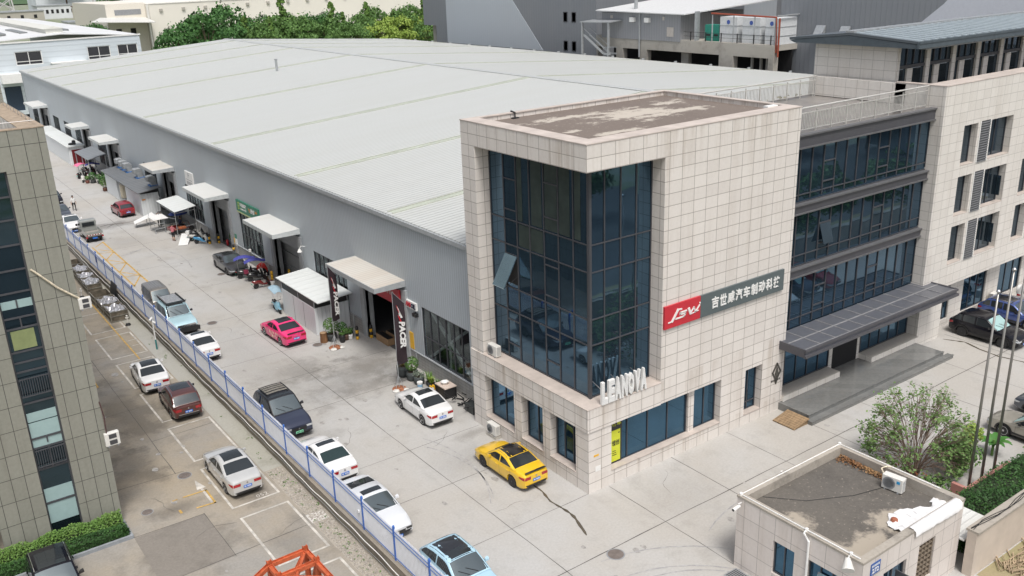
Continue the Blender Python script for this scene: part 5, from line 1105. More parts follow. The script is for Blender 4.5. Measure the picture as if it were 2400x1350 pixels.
def decals(root, tsurf, xs, zbelt, hl, hw, patch, S):
    rr = random.Random(5); b = MB()
    for i in range(26):
        yy = rr.uniform(-.62, .1)*hl; zz = rr.uniform(.42, .85); x = -xs(yy, zz)-.006; a = rr.uniform(.04, .13); t = rr.uniform(0, 3)
        b.face([(x, yy+a*math.cos(t+k*2*PI/5)*.8, zz+a*math.sin(t+k*2*PI/5)) for k in range(5)])
    b.build('pale_decals', pm('decal_cream', (.75, .60, .42), .5, var=.25, scale=8), root, world=False); spoiler(root, tsurf, xs, zbelt, hl, hw, patch, S)
car('sedan', 'bright pink sedan with pale side decals and white wheels', P_pink, -3.52, 29.6, 0, .04, roof=None, sunroof=(-.28, .11), rim=M_whitep, extra=decals, L=4.55)
car('sedan', 'white sedan with a long sunroof in the lower yard behind the maroon SUV', P_white, -12.95, 29.75, -.65, -.06, sunroof=(-.30, .09), rim=M_dalloy, L=4.75, W=1.84)
car('suv', 'maroon brown SUV with silver roof rails in the lower yard', P_brown, -12.58, 24.45, -.65, -.05, sunroof=(-.45, .02), rails=M_chrome, L=4.5, W=1.86, H=1.64, group=None)
car('sedan', 'silver sedan with a sunroof in the bay marked 052', P_silver, -13.02, 14.1, -.65, 0, sunroof=(-.28, .09), L=4.86, W=1.83, H=1.47)
car('suv', 'black SUV with silver roof rails in front of the hedge at the bottom left corner', P_blk, -22.63, 9.2, -.65, PI-.02, sunroof=(-.5, .04), rails=M_chrome, L=4.75, W=1.9, H=1.66)
def van_x(root, tsurf, xs, zbelt, hl, hw, patch, S):
    b = MB()
    for f in (-.7, -.42, -.14, .14, .42, .7): b.tube([tsurf(lerp(-.85, .35, i/7)*hl, f, .012) for i in range(8)], .014, 4)
    b.build('roof_ribs', P_taupe, root, world=False)
car('van', 'taupe microbus with a ribbed roof next to the fence', P_taupe, -8.75, 42.0, 0, PI, extra=van_x, W=1.62, L=3.9)
def rack(root, tsurf, xs, zbelt, hl, hw, patch, S):
    b = MB(); a, c = -.80*hl, .0*hl; z = 2.02
    for i in range(9): y = lerp(a, c, i/8); b.box((-.66, y-.03, z), (.66, y+.03, z+.035))
    for s in (-1, 1): b.box((s*.66-.03, a-.05, z-.02), (s*.66+.03, c+.4, z+.09)); b.box((s*.62-.02, a+.1, z-.18), (s*.62+.02, a+.15, z)); b.box((s*.62-.02, c, z-.18), (s*.62+.02, c+.05, z))
    b.box((-.66, c+.36, z), (.66, c+.42, z+.10)); b.build('roof_rack', M_black, root, world=False)
    b = MB()
    for i in range(8): b.box((-.55, lerp(a, c, (i+.5)/8)-.05, z+.012), (.55, lerp(a, c, (i+.5)/8)+.05, z+.03))
    b.build('rack_slats', P_pearl, root, world=False)
    b = MB(); b.box((-.9, hl+.0, .42), (.9, hl+.16, .72)); b.box((-.75, hl+.10, .72), (.75, hl+.15, .80)); b.build('bull_bar', M_black, root, world=False)
    b = MB(); b.box((-.66, hl+.018, .80), (.66, hl+.03, .96)); b.build('chrome_grille', M_chrome, root, world=False)
    b = MB(); b.tube([(.72, .30*hl, 1.2), (.80, .27*hl, 2.0), (.80, .34*hl, 2.05)], .04, 7); b.build('snorkel', M_black, root, world=False)
    b = MB(); b.lathe([(.2, -hl-.24), (.38, -hl-.24), (.38, -hl-.02), (.2, -hl-.02)], 18, (0, 0, 1.0), axis='y'); b.build('spare_wheel', M_rub, root, world=False)
    b = MB(); b.box((-.85, -.1, 1.98), (-.78, .1, 2.02)); b.box((.70, a, z+.2), (.76, c+.4, z+.25)); b.build('awning_roll', pm('grey_awning', (.14, .13, .13), .6), root, world=False)
car('offroad', 'light blue four-wheel-drive pickup with a slatted roof rack by the fence', P_lblue, -8.85, 36.75, 0, PI, extra=rack, tyre=.37, rim=M_dalloy, sunroof=(-.05, .08), H=1.86)
car('sedan', 'white sedan by the fence just in front of the light blue truck', P_white, -9.15, 30.9, 0, 0, sunroof=(-.12, .06), L=4.6)
def rack2(root, tsurf, xs, zbelt, hl, hw, patch, S):
    b = MB()
    for s in (-1, 1): b.tube([tsurf(lerp(-.62, -.12, i/5)*hl, s*.82, .09) for i in range(6)], .03, 6)
    for i in range(5): y = lerp(-.62, -.12, i/4)*hl; b.tube([tsurf(y, f, .08) for f in (-.82, -.4, 0, .4, .82)], .022, 5)
    b.build('roof_rack', M_black, root, world=False); b = MB()
    for i in range(10): b.grid([[tsurf(lerp(-.60, -.14, (i+.15)/10)*hl, f, .075) for f in (-.78, 0, .78)], [tsurf(lerp(-.60, -.14, (i+.75)/10)*hl, f, .075) for f in (-.78, 0, .78)]])
    b.build('rack_slats', pm('khaki_slats', (.30, .28, .24), .6), root, world=False)
car('suv', 'slate navy SUV with a slatted roof rack and green plate by the fence', P_navy, -8.85, 16.95, 0, PI, roof=M_blackp, cabin=M_blackp, sunroof=(-.07, .04), extra=rack2, plate='g', rim=M_dalloy, L=4.85, W=1.94, H=1.86)
car('sedan', 'white sedan with a red-lit rear parked between the navy SUV and the silver sedan', P_white, -8.98, 10.85, 0, 0, sunroof=(-.14, .03), rear_glass=glass_mat('green_rear_glass', (.10, .15, .14)), L=4.65)
car('fastback', 'silver white fastback sedan facing the camera behind the fence', P_pearl, -9.28, 4.95, 0, PI, sunroof=(-.12, .04), glass=M_cglass, L=4.87, W=1.84, lamp=M_blackp)
car('hatch', 'sky blue electric hatchback with a black roof at the bottom edge', P_ev, -8.75, -1.9, 0, PI, roof=M_blackp, sunroof=(-.15, .09), L=4.3, W=1.84, H=1.6)
car('hatch', 'dark red hatchback parked beside the white panel shed with air ducts', P_red, -2.85, 76.1, 0, .04)
car('sedan', 'white sedan facing the camera behind the small pickup, left edge of the driveway', P_white, -8.75, 73.5, 0, PI, sunroof=(-.1, .04))
car('sedan', 'blue grey sedan parked behind the white one, half hidden by the olive building', P_grey, -8.7, 79.3, 0, PI)
car('sedan', 'dark car almost hidden behind the corner of the olive grey building', P_blk, -7.95, 87.6, 0, PI)
car('fastback', 'dark grey sedan with a black sunroof below the green sign', P_gun, -.72, 48.05, 0, PI, sunroof=(-.22, .08), rim=M_dalloy, L=4.8)
# row in front of the wing
car('suv', 'black SUV with a sunshade in its windscreen at the end of the entrance canopy', P_blk, 33.3, -2.25, 0, PI, shade=True, rim=M_dalloy, L=4.75, W=1.9, H=1.68, rails=None)
car('suv', 'blue SUV with a black roof beside the black one under the wing', P_blue, 37.45, -1.9, 0, PI, roof=M_blackp, rails=M_chrome, L=4.6, W=1.85, H=1.6)
def spare(root, tsurf, xs, zbelt, hl, hw, patch, S):
    b = MB(); b.lathe([(.05, -hl-.30), (.34, -hl-.30), (.38, -hl-.24), (.38, -hl-.04), (.1, -hl-.03)], 18, (0, 0, 1.05), axis='y'); b.build('spare_wheel_cover', M_whitep, root, world=False)
car('offroad', 'white off-roader with a covered spare wheel at the right edge', P_white, 41.4, -2.7, 0, PI, extra=spare, tyre=.36, rim=M_dalloy)
car('suv', 'champagne crossover with black wheel arch trim at the right edge', P_beige, 21.85, -10.95, 0, 0, shade=True, L=4.62, W=1.83, H=1.56)
car('suv', 'slate grey SUV just beyond the champagne crossover at the right edge', P_grey, 25.15, -10.75, 0, 0, shade=True, L=4.6, W=1.85, H=1.64)
car('sedan', 'white sedan with a sunshade in the row facing the glazed middle', P_white, 28.4, -10.9, 0, 0, shade=True); car('suv', 'dark blue SUV with a sunshade in the row facing the glazed middle', P_navy, 31.4, -10.8, 0, 0, shade=True); car('sedan', 'red sedan with a sunshade in the row facing the glazed middle', P_red, 34.4, -10.9, 0, 0, shade=True)
car('van', 'maroon and white delivery van on the raised deck behind the water tanks', paint('maroon_van', (.20, .02, .03)), 90, 57.5, 12.9, PI/2+.2, roof=M_whitep, W=2.0, L=5.4, H=2.7)
# small pickup
pk = thing('pickup_truck', 'small grey pickup with an empty load bed by the fence', 'pickup truck', (-8.06, 68.0, 0)); WL[pk.name] = (0, 0, 0)
P_pk = paint('grey_green_paint', (.27, .285, .27))
b = MB(); pr0 = [(2.0, .30), (2.02, .85), (1.85, 1.02), (1.62, 1.10), (1.15, 1.80), (.45, 1.84), (.28, 1.75), (.22, .30)]; b.prism([(y, z) for y, z in pr0], -.76, .76, 'x'); bd = b.build('cab', P_pk, pk, world=False); md = bd.modifiers.new('bevel', 'BEVEL'); md.width = .05; md.segments = 2
b = MB(); b.hexa([(-.68, 1.63, 1.14), (.68, 1.63, 1.14), (.62, 1.21, 1.75), (-.62, 1.21, 1.75), (-.68, 1.67, 1.14), (.68, 1.67, 1.14), (.62, 1.25, 1.76), (-.62, 1.25, 1.76)]); b.build('windscreen', M_cglass, pk, world=False)
b = MB(); b.box((-.58, .20, 1.22), (.58, .235, 1.62)); b.build('rear_window', M_cglass, pk, world=False)
for s in (-1, 1):
    b = MB(); b.prism([(.42, 1.12), (1.48, 1.12), (1.12, 1.68), (.45, 1.70)], s*.755, s*.775, 'x'); b.build('side_window', M_cglass, pk, world=False)
    b = MB(); b.box((s*.79, 1.40, 1.15), (s*.98, 1.50, 1.36)); b.build('mirror', M_black, pk, world=False)
    b = MB(); b.box((s*.77, -1.98, .72), (s*.80, .16, 1.08)); b.build('bed_side', P_pk, pk, world=False)
b = MB(); b.box((-.77, -2.0, .62), (.77, .17, .70)); b.build('bed_floor', pm('worn_bed', (.30, .28, .25), .6, var=.3), pk, world=False)
b = MB(); b.box((-.80, -2.03, .72), (.80, -1.99, 1.08)); tg = b.build('tailgate', P_pk, pk, world=False); b = MB()
for i in range(6): b.box((-.72+i*.25, -2.045, .76), (-.60+i*.25, -2.031, .84))
b.build('red_reflector', M_tail, tg, world=False); b = MB()
for i in range(6): b.box((-.60+i*.25, -2.045, .76), (-.47+i*.25, -2.031, .84))
b.build('white_reflector', M_whitep, tg, world=False)
for s in (-1, 1):
    b = MB(); b.box((s*.66, -2.05, .50), (s*.84, -2.0, .66)); b.build('tail_light', M_tail, pk, world=False)
    b = MB(); b.box((s*.5, 2.0, .70), (s*.74, 2.04, .86)); b.build('headlight', M_head, pk, world=False)
b = MB(); b.box((-.22, -2.07, .40), (.22, -2.03, .54)); b.build('licence_plate', M_plate, pk, world=False)
b = MB(); b.box((-.7, -1.95, .38), (.7, 1.9, .60)); b.build('chassis', M_arch, pk, world=False)
for s in (-1, 1):
    for yy in (1.35, -1.35):
        b = MB(); b.lathe([(.17, s*.55), (.29, s*.55), (.29, s*.73), (.17, s*.73)], 18, (0, yy, .29), axis='x'); w_ = b.build('wheel', M_rub, pk, world=False, fix=True); b = MB(); b.lathe([(.17, s*.70), (.14, s*.735)], 14, (0, yy, .29), axis='x'); b.build('rim', M_alloy, w_, world=False, fix=True)
# ================================================================ signs
def stroke(mb, pts, wd, o, u, v, n, th, mi=0):
    o, u, v, n = Vector(o), Vector(u), Vector(v), Vector(n)
    for a, c in zip(pts, pts[1:]):
        A, B = o+u*a[0]+v*a[1], o+u*c[0]+v*c[1]; d = (B-A).normalized(); p = d.cross(n)*wd/2; e = d*wd*.3; A, B = A-e, B+e
        mb.hexa([A+p, A-p, B-p, B+p, A+p+n*th, A-p+n*th, B-p+n*th, B+p+n*th], mi)
sg = thing('company_sign', 'red and dark grey sign strip with white Chinese lettering on the tower', 'sign', (4.87, 0, 7.5))
b = MB(); b.box((4.87, -.13, 7.5), (7.4, -.02, 8.7)); rp = b.build('red_panel', M_red, sg)
b = MB(); W_, H_ = 2.53, 1.2
def L(*p): return [(a*W_, H_*(1-c)) for a, c in p]
o_ = (4.87, -.13, 7.5)
stroke(b, L((.46, .29), (.36, .27)), .07, o_, X, Z, -Y, .03); stroke(b, L((.36, .27), (.20, .72)), .13, o_, X, Z, -Y, .031); stroke(b, L((.22, .72), (.10, .735)), .06, o_, X, Z, -Y, .03)
stroke(b, L((.60, .43), (.43, .44), (.42, .52), (.57, .53), (.53, .65), (.30, .66)), .075, o_, X, Z, -Y, .03)
stroke(b, L((.65, .38), (.70, .63), (.81, .39), (.85, .63), (.97, .37)), .075, o_, X, Z, -Y, .03); stroke(b, L((.66, .38), (.71, .62)), .14, o_, X, Z, -Y, .032); stroke(b, L((.70, .66), (.94, .60)), .04, o_, X, Z, -Y, .03)
b.lathe([(.045, -.165), (.045, -.13)], 12, (4.87+.975*W_, 0, 7.5+.72*H_), axis='y'); b.build('logo', M_whitep, rp)
b = MB(); b.box((7.41, -.13, 7.5), (13.95, -.02, 8.7)); gp = b.build('grey_panel', pm('slate_panel', (.10, .125, .13), .4, var=.04), sg)
b = MB()
for i, ch in enumerate('吉世威汽车制动科技'): put_text(b, ch, .62, (8.22+i*.605, -.13, 7.80), X, Z, -Y, .04, bold=.022, width=.50)
b.build('lettering', M_whitep, gp)
# channel letters on the ledge
cl = thing('channel_letters', 'row of white bulb-studded letters standing on the tower ledge', 'sign letters', (.8, -.02, 4.65))
M_bulb = pm('bulb_grey', (.48, .50, .52), .3)
for i, ch in enumerate('LEANOVA'):
    x = .80+i*.425; b = MB(); put_text(b, ch, 1.18, (x, .02, 4.67), X, Z, -Y, .15, bold=.06, width=.385); lt = b.build('letter', M_whitep, cl)
    V, fs, wd = text_mesh(ch, 1.18, 0, .06, 0, .385); P2 = [Vector((a, c)) for a, c in V]; b = MB()
    def inside(px, pz):
        for f in fs:
            q = [P2[k] for k in f]; s = [(q[(k+1) % len(q)]-q[k]).cross(Vector((px, pz))-q[k]) for k in range(len(q))]
            if all(t >= -1e-9 for t in s) or all(t <= 1e-9 for t in s): return True
        return False
    for r_ in range(13):
        for c in range(5):
            px, pz = .05+c*.074, .06+r_*.086
            if inside(px-.02, pz) and inside(px+.02, pz): b.lathe([(.017, -.006), (.012, 0.0)], 6, (x+px, -.122, 4.67+pz), axis='y')
    for q_ in range(len(b.v)): b.v[q_] = (b.v[q_][0], b.v[q_][1]-.02, b.v[q_][2])
    if b.v: b.build('bulbs', M_bulb, lt)
b = MB(); b.box((.8, .03, 4.66), (3.75, .07, 4.70))
for x in (1.0, 2.2, 3.5): b.bar((x, .05, 5.3), (x, .86, 5.55), .03)
b.build('support', M_steel, cl)
em = thing('wall_emblem', 'dark metal diamond emblem on the tiled pier beside the entrance', 'emblem', (14.15, 0, 1.8)); cx = 14.0
b = MB(); stroke(b, [(0, 1.2), (.34, .68), (0, .16), (-.34, .68), (0, 1.2)], .09, (cx, -.01, 1.82), X, Z, -Y, .05); b.prism([(cx-.12, 2.4), (cx+.02, 2.82), (cx+.16, 2.42), (cx+.02, 2.12)], -.05, -.01, 'y'); b.prism([(cx-.12, 1.95), (cx+.12, 1.95), (cx, 1.72)], -.05, -.01, 'y'); b.build('diamond', pm('gunmetal_emblem', (.10, .095, .085), .35, metal=.5), em)
b = MB()
for i in range(6): b.box((cx-.42+i*.14, -.03, 1.94+.0), (cx-.34+i*.14, -.01, 2.05))
b.build('small_letters', MATS['gunmetal_emblem'], em)
# red and white small letters on the warehouse wall
am = thing('letter_sign', 'small white-edged sign with red and black letters beside the first door', 'sign', (1.29, 19.5, 4.1)); xw = XW
b = MB(); b.box((xw-.14, 18.2, 4.12), (xw-.004, 19.55, 4.62)); b.build('backing', M_whitep, am)
b = MB(); put_text(b, 'AMS', .34, (xw-.14, 19.50, 4.2), -Y, Z, -X, .03, bold=.04, shear=.2, width=.66); b.build('red_letters', M_red, am); b = MB(); put_text(b, 'OIL', .34, (xw-.14, 18.82, 4.2), -Y, Z, -X, .03, bold=.04, shear=.2, width=.56); b.build('black_letters', pm('navy_letters', (.02, .025, .06), .4), am)
b = MB()
for y in (18.5, 18.25): b.box((xw-.25, y-.08, 3.72), (xw-.004, y+.08, 3.95))
b.build('spotlight', M_black, am)
cp_ = thing('post_sign', 'green sign with white lettering and a pale stripe above a warehouse window', 'sign', (1.29, 50.0, 4.6))
b = MB(); b.box((xw-.12, 44.65, 4.72), (xw-.004, 50.03, 5.74)); b.build('board', M_green_sign, cp_); b = MB(); b.box((xw-.12, 44.65, 4.58), (xw-.004, 50.03, 4.715)); b.build('pale_stripe', pm('pale_lime', (.52, .58, .30), .5), cp_)
b = MB(); put_text(b, '中国邮政', .36, (xw-.12, 49.05, 5.22), -Y, Z, -X, .01, bold=.02, width=1.55); put_text(b, 'CHINA POST', .17, (xw-.12, 49.0, 4.95), -Y, Z, -X, .01, width=1.5); put_text(b, 'EMS', .42, (xw-.12, 46.55, 5.06), -Y, Z, -X, .01, bold=.05, shear=.25, width=1.0); b.build('lettering', M_whitep, cp_)
b = MB()
for i in range(5): stroke(b, [(0, 0), (.42, .10)], .07, (xw-.12, 49.62, 4.92+i*.14), -Y, Z, -X, .008)
b.build('emblem', pm('lime_emblem', (.45, .60, .12), .5), cp_)
b = MB()
for i in range(3): stroke(b, [(i*.08, .32-i*.12), (.42, .32-i*.12)], .06, (xw-.12, 47.05, 5.06), -Y, Z, -X, .008)
put_text(b, '速递', .20, (xw-.12, 45.45, 5.25), -Y, Z, -X, .01, width=.45); b.build('orange_marks', pm('orange_mark', (.70, .28, .06), .5), cp_)
wsn = thing('white_sign', 'white square sign with a grey emblem above a far warehouse window', 'sign', (1.29, 64.5, 4.6))
b = MB(); b.box((xw-.12, 62.1, 4.66), (xw-.004, 64.55, 6.1)); b.build('board', M_whitep, wsn); b = MB(); stroke(b, [(0, 0), (0, .45), (.25, .45), (.25, .22), (0, .22)], .07, (xw-.12, 63.5, 5.5), -Y, Z, -X, .006)
stroke(b, [(0, 0), (1.9, 0)], .05, (xw-.12, 64.3, 5.28), -Y, Z, -X, .006)
for i in range(6): stroke(b, [(i*.3, 0), (i*.3, .22)], .17, (xw-.12, 64.05, 4.84), -Y, Z, -X, .006)
b.build('marks', pm('grey_marks', (.22, .22, .24), .5), wsn)
for lab, y0, y1, z0, z1, m in (('yellow notice beside the second-nearest doorway post', 51.95, 52.55, .95, 1.62, M_gold), ('white notice next to the yellow one below the green sign', 51.4, 51.9, .95, 1.62, M_whitep), ('small dark green notice above the white one', 51.4, 51.85, 1.7, 2.1, M_green_sign), ('yellow notice on the wall behind the near feather flag', 19.0, 19.85, 1.2, 2.35, M_gold)):
    t = thing('wall_notice', lab, 'notice', (xw, y0, z0)); b = MB(); b.box((xw-.05, y0, z0), (xw-.004, y1, z1)); b.build('plate', m, t)
rs = thing('red_signboard', 'red signboard hung inside the nearest doorway under its canopy', 'sign', (1.5, 20, 4.1)); b = MB(); b.box((xw-.30, 20.05, 3.95), (xw-.18, 25.5, 5.1)); b.build('board', M_red, rs)
b = MB()
for i in range(9): b.box((xw-.315, 20.8+i*.34, 4.58), (xw-.301, 21.0+i*.34, 4.82)); b.box((xw-.315, 20.82+i*.34, 4.5), (xw-.301, 21.02+i*.34, 4.55))
b.build('pale_characters', pm('dusty_pink_text', (.55, .38, .36), .5), rs)
po = thing('poster', 'yellow-green poster with black characters in the ground floor window at the corner', 'poster', (1.55, .33, .9)); b = MB(); b.box((1.7, .345, .98), (2.40, .365, 2.72)); b.build('poster_sheet', pm('lime_poster', (.60, .64, .04), .5, var=.03), po)
b = MB(); b.box((1.7, .34, 2.74), (2.52, .36, 3.36)); b.box((1.7, .368, .84), (2.52, .38, 2.74)); b.build('dark_header', pm('poster_dark', (.03, .03, .03), .5), po)
b = MB(); put_text(b, '领创', .32, (1.84, .345, 1.85), X, Z, -Y, .006, bold=.02, width=.50)
for i in range(3): b.box((1.86, .338, 1.32+i*.11), (2.16-i*.03, .344, 1.355+i*.11))
b.box((2.26, .338, 2.5), (2.35, .344, 2.56)); b.build('black_marks', M_black, po); b = MB()
put_text(b, '路车', .26, (1.85, .34, 2.95), X, Z, -Y, .006, bold=.03, width=.6); b.build('lime_marks', MATS['lime_poster'], po)
for lab, x0, z0, w_, h_, m in (('small yellow sticker on the corner pier of the tower', .35, 1.95, .32, .10, M_gold), ('white paper notice low on the corner pier of the tower', .45, 1.1, .34, .28, M_whitep)):
    b = MB(); b.box((x0, -.012, z0), (x0+w_, -.002, z0+h_)); tag(b.build('paper_notice', m, loc=(x0, 0, z0)), lab, 'notice')
# feather flags
M_flag = pm('flag_plum_black', (.032, .020, .026), .7); M_fred = pm('flag_red', (.50, .02, .03), .6)
def flag(x, y, label, top, low, wd, gap, ang):
    t = thing('feather_flag', label, 'flag', (x, y, 0), ang, 'feather flags by the first door'); WL[t.name] = (0, 0, 0)
    b = MB(); b.tube([(0, 0, 0), (0, 0, 1.2), (0, 0, top)], [.035, .03, .018], 8); b.tube([(0, 0, top), (wd*.5, 0, top-.42), (wd, 0, top-.85)], .014, 6); b.build('pole', M_galv, t, world=False)
    b = MB(); P = []
    for i in range(15):
        v = i/14; row = []
        for j in range(5):
            u = j/4; zt = top-.02-.85*u; zb = low-.1*math.sin(u*3); row.append((.02+u*wd+.05*v*math.sin(v*5+u), .05*math.sin(v*6+u*3)*(.3+v), lerp(zt, zb, v)))
        P.append(row)
    b.grid(P); b.grid([[(p[0], p[1]+.012, p[2]) for p in r_] for r_ in P], flip=True); ban = b.build('banner', M_flag, t, True, world=False)
    b = MB(); put_text(b, 'PACER', wd*.56, (wd*.36, -.10, top-1.95), -Z, X, -Y, .004, bold=.05, shear=.25, width=1.75)
    for (p0, q0), (p1, q1) in (((wd*.30, top-.95), (wd*.56, top-1.75)), ((wd*.40, top-1.1), (wd*.42, top-1.6))): b.hexa([(p0, -.102, q0), (p0+.02, -.102, q0), (p1+.14, -.102, q1), (p1, -.102, q1), (p0, -.098, q0), (p0+.02, -.098, q0), (p1+.14, -.098, q1), (p1, -.098, q1)])
    b.build('white_lettering', M_whitep, ban, world=False)
    b = MB(); b.hexa([(wd*.30, -.103, top-1.5), (wd*.44, -.103, top-1.6), (wd*.74, -.103, top-2.2), (wd*.60, -.103, top-2.2), (wd*.30, -.099, top-1.5), (wd*.44, -.099, top-1.6), (wd*.74, -.099, top-2.2), (wd*.60, -.099, top-2.2)]); b.hexa([(wd*.22, -.103, top-.85), (wd*.28, -.103, top-.9), (wd*.46, -.103, top-1.35), (wd*.42, -.103, top-1.4), (wd*.22, -.099, top-.85), (wd*.28, -.099, top-.9), (wd*.46, -.099, top-1.35), (wd*.42, -.099, top-1.4)]); b.build('red_stripe', M_fred, ban, world=False)
    b = MB()
    for k in range(4): an = k*PI/2+.5; b.tube([(0, 0, .95), (.42*math.cos(an), .42*math.sin(an), .02)], .016, 5)
    b.build('tripod', M_galv, t, world=False)
    b = MB(); rr = random.Random(int(x*10+y)); n = 18
    for k in range(2): b.lathe([(.42-.1*k, .0), (.45-.1*k, .05), (.36-.1*k, .09+.05*k), (.1, .10+.05*k)], n, (.02*k, .05*k, 0))
    b.build('weight_bag', pm('rusty_bag', (.30, .12, .06), .8, var=.5, scale=6), t, world=False); b = MB(); b.lathe([(.2, .0), (.24, .06), (.14, .12), (.03, .13)], 10, (-.32, -.22, 0)); b.lathe([(.16, .0), (.2, .05), (.1, .11)], 10, (.28, -.36, 0)); b.build('sandbag', M_offw, t, world=False)
flag(-1.48, 25.35, 'dark feather flag with white letters by the white shed, thinner in view', 6.05, 2.0, .66, 0, .25); flag(-1.30, 16.62, 'dark feather flag with white letters nearer the tower, beside the window plants', 6.45, 1.7, .74, 0, -.05)
# ================================================================ air conditioners
def ac(x, y, z, face, label, twin=False, s=1.0, badge=False):
    t = thing('air_conditioner', label, 'air conditioner', (x, y, z), face); WL[t.name] = (0, 0, 0)
    w_, d_, h_ = .86*s, .34*s, (.66 if not twin else .92)*s; b = MB(); b.box((-w_/2, -d_/2, .05), (w_/2, d_/2, h_)); o = b.build('casing', M_offw, t, world=False); md = o.modifiers.new('bevel', 'BEVEL'); md.width = .025; md.segments = 2
    b = MB()
    if twin:
        w2 = w_
        for zz in (.1, .5): b.box((-w2*.22, -d_/2-.012, zz*s+.04), (w2*.30, -d_/2-.002, zz*s+.30*s+.03))
    else: b.lathe([(.26*s, -d_/2-.012), (.26*s, -d_/2-.002)], 24, (-.12*s, 0, .36*s), axis='y')
    g = b.build('fan_grille', pm('fan_dark', (.06, .06, .065), .5), t, world=False); b = MB()
    if not twin:
        for r_ in (.08, .14, .2, .25): b.lathe([(r_*s, -d_/2-.02), (r_*s+.008, -d_/2-.02), (r_*s+.008, -d_/2-.013), (r_*s, -d_/2-.013)], 20, (-.12*s, 0, .36*s), axis='y')
        for k in range(8): an = k*PI/4; b.bar((-.12*s, -d_/2-.016, .36*s), (-.12*s+.25*s*math.cos(an), -d_/2-.016, .36*s+.25*s*math.sin(an)), .01)
        b.build('grille_rings', M_grey, g, world=False)
    for sx in (-1, 1): b2 = MB(); b2.box((sx*w_*.32-.03, -d_/2-.03, 0), (sx*w_*.32+.03, d_/2+.03, .05)); b2.build('foot', M_grey, t, world=False)
    if badge: b = MB(); b.box((w_*.22, -d_/2-.01, h_*.66), (w_*.38, -d_/2-.002, h_*.84)); b.build('badge', pm('cyan_badge', (.02, .30, .60), .4), t, world=False)
    b = MB()
    for i in range(7): b.box((w_/2+.001, -d_/2+.05, .14+i*.07), (w_/2+.008, d_/2-.05, .16+i*.07))
    b.build('side_louvre', M_grey, t, world=False); return t
ac(.30, 8.22, 4.65, -PI/2, 'white air conditioner on the ledge at the left of the tower glazing'); ac(-.22, 7.85, .15, -PI/2, 'white air conditioner by the tower foot behind the yellow car')
b = MB(); b.box((-.42, 7.4, 0), (-.02, 8.3, .15)); tag(b.build('concrete_plinth', M_conc, loc=(-.2, 7.85, 0)), 'low concrete plinth under the air conditioner at the tower foot', 'plinth')
ac(7.15, -11.65, 3.08, -PI/2+.12, 'white air conditioner on the guard hut roof with a blue badge', badge=True, s=1.05)
ac(LX+.22, LY-.05, 10.62, 0, 'white twin-grille air conditioner on the olive building, upper one', True, .62); ac(LX+.22, LY-.05, 3.6, 0, 'white twin-grille air conditioner on the olive building, lower one', True, .78)
ac(39.2, .55, 0.5, PI, 'white air conditioner between the wing windows behind the blue SUV')
b = MB(); b.tube([(7.3, -11.2, 3.2), (7.5, -11.0, 3.35), (7.7, -10.7, 3.5), (7.95, -10.8, 3.55), (8.15, -11.0, 3.5)], .035, 7); tag(b.build('refrigerant_hose', MATS['wrapped_hose'], loc=(7.5, -11, 3.2)), 'tan wrapped hose from the roof air conditioner over the hut parapet', 'hose')
# ================================================================ sheds along the warehouse
sh = thing('panel_shed', 'white panel shed with a flat sheet roof beside the first door', 'shed', (-.15, 31.3, 0))
b = MB(); b.box((-1.48, 28.35, .01), (1.22, 34.3, 2.05)); b.build('shed_wall', M_white_wall, sh); b = MB(); b.box((-1.44, 28.4, 2.05), (1.2, 34.25, 2.62)); b.build('gap_shade_fill', M_black, sh)  # black box in the open gap stands in for shade under the roof
b = MB(); b.hexa([(-1.55, 27.5, 2.66), (1.24, 27.6, 2.80), (1.24, 35.3, 2.80), (-1.55, 35.1, 2.66), (-1.55, 27.5, 2.72), (1.24, 27.6, 2.86), (1.24, 35.3, 2.86), (-1.55, 35.1, 2.72)]); b.build('shed_roof', rib_mat('white_roof_panel', (.70, .73, .72), 'y', .9, .05, .45, stain=.06), sh)
b = MB()
for x, y in ((-1.44, 28.4), (1.15, 28.4), (-1.44, 31.2), (-1.44, 34.2)): b.box((x-.04, y-.04, 2.05), (x+.04, y+.04, 2.68))
for y in (30.3, 32.1): b.box((-1.5, y-.012, .05), (-1.482, y+.012, 2.04))
b.build('frame', M_grey, sh)
ds = thing('duct_shed', 'white panel shed with a dark sheet roof carrying bent metal ducts', 'shed', (-.4, 81, 0))
b = MB(); b.box((-1.45, 73.3, .01), (.5, 79.6, 2.45)); b.box((-1.45, 83.6, .01), (.5, 89, 2.45)); b.box((-.6, 79.6, .01), (.5, 83.6, 2.45)); b.build('shed_wall', M_white_wall, ds)
b = MB(); b.hexa([(-1.8, 72.7, 2.66), (.75, 72.9, 2.95), (.75, 89.4, 2.95), (-1.8, 89.3, 2.66), (-1.8, 72.7, 2.74), (.75, 72.9, 3.03), (.75, 89.4, 3.03), (-1.8, 89.3, 2.74)]); b.build('shed_roof', rib_mat('dark_sheet_roof', (.13, .14, .15), 'y', .8, -.3, .45, stain=.15), ds)
b = MB(); b.box((-1.4, 73.35, 2.45), (.48, 88.9, 2.62)); b.build('gap_shade_fill', M_black, ds); b = MB(); b.box((-1.3, 73.27, 1.75), (-.95, 73.295, 1.9)); b.build('orange_sticker', MATS['orange_mark'], ds)  # shade below the eaves built as a black filler
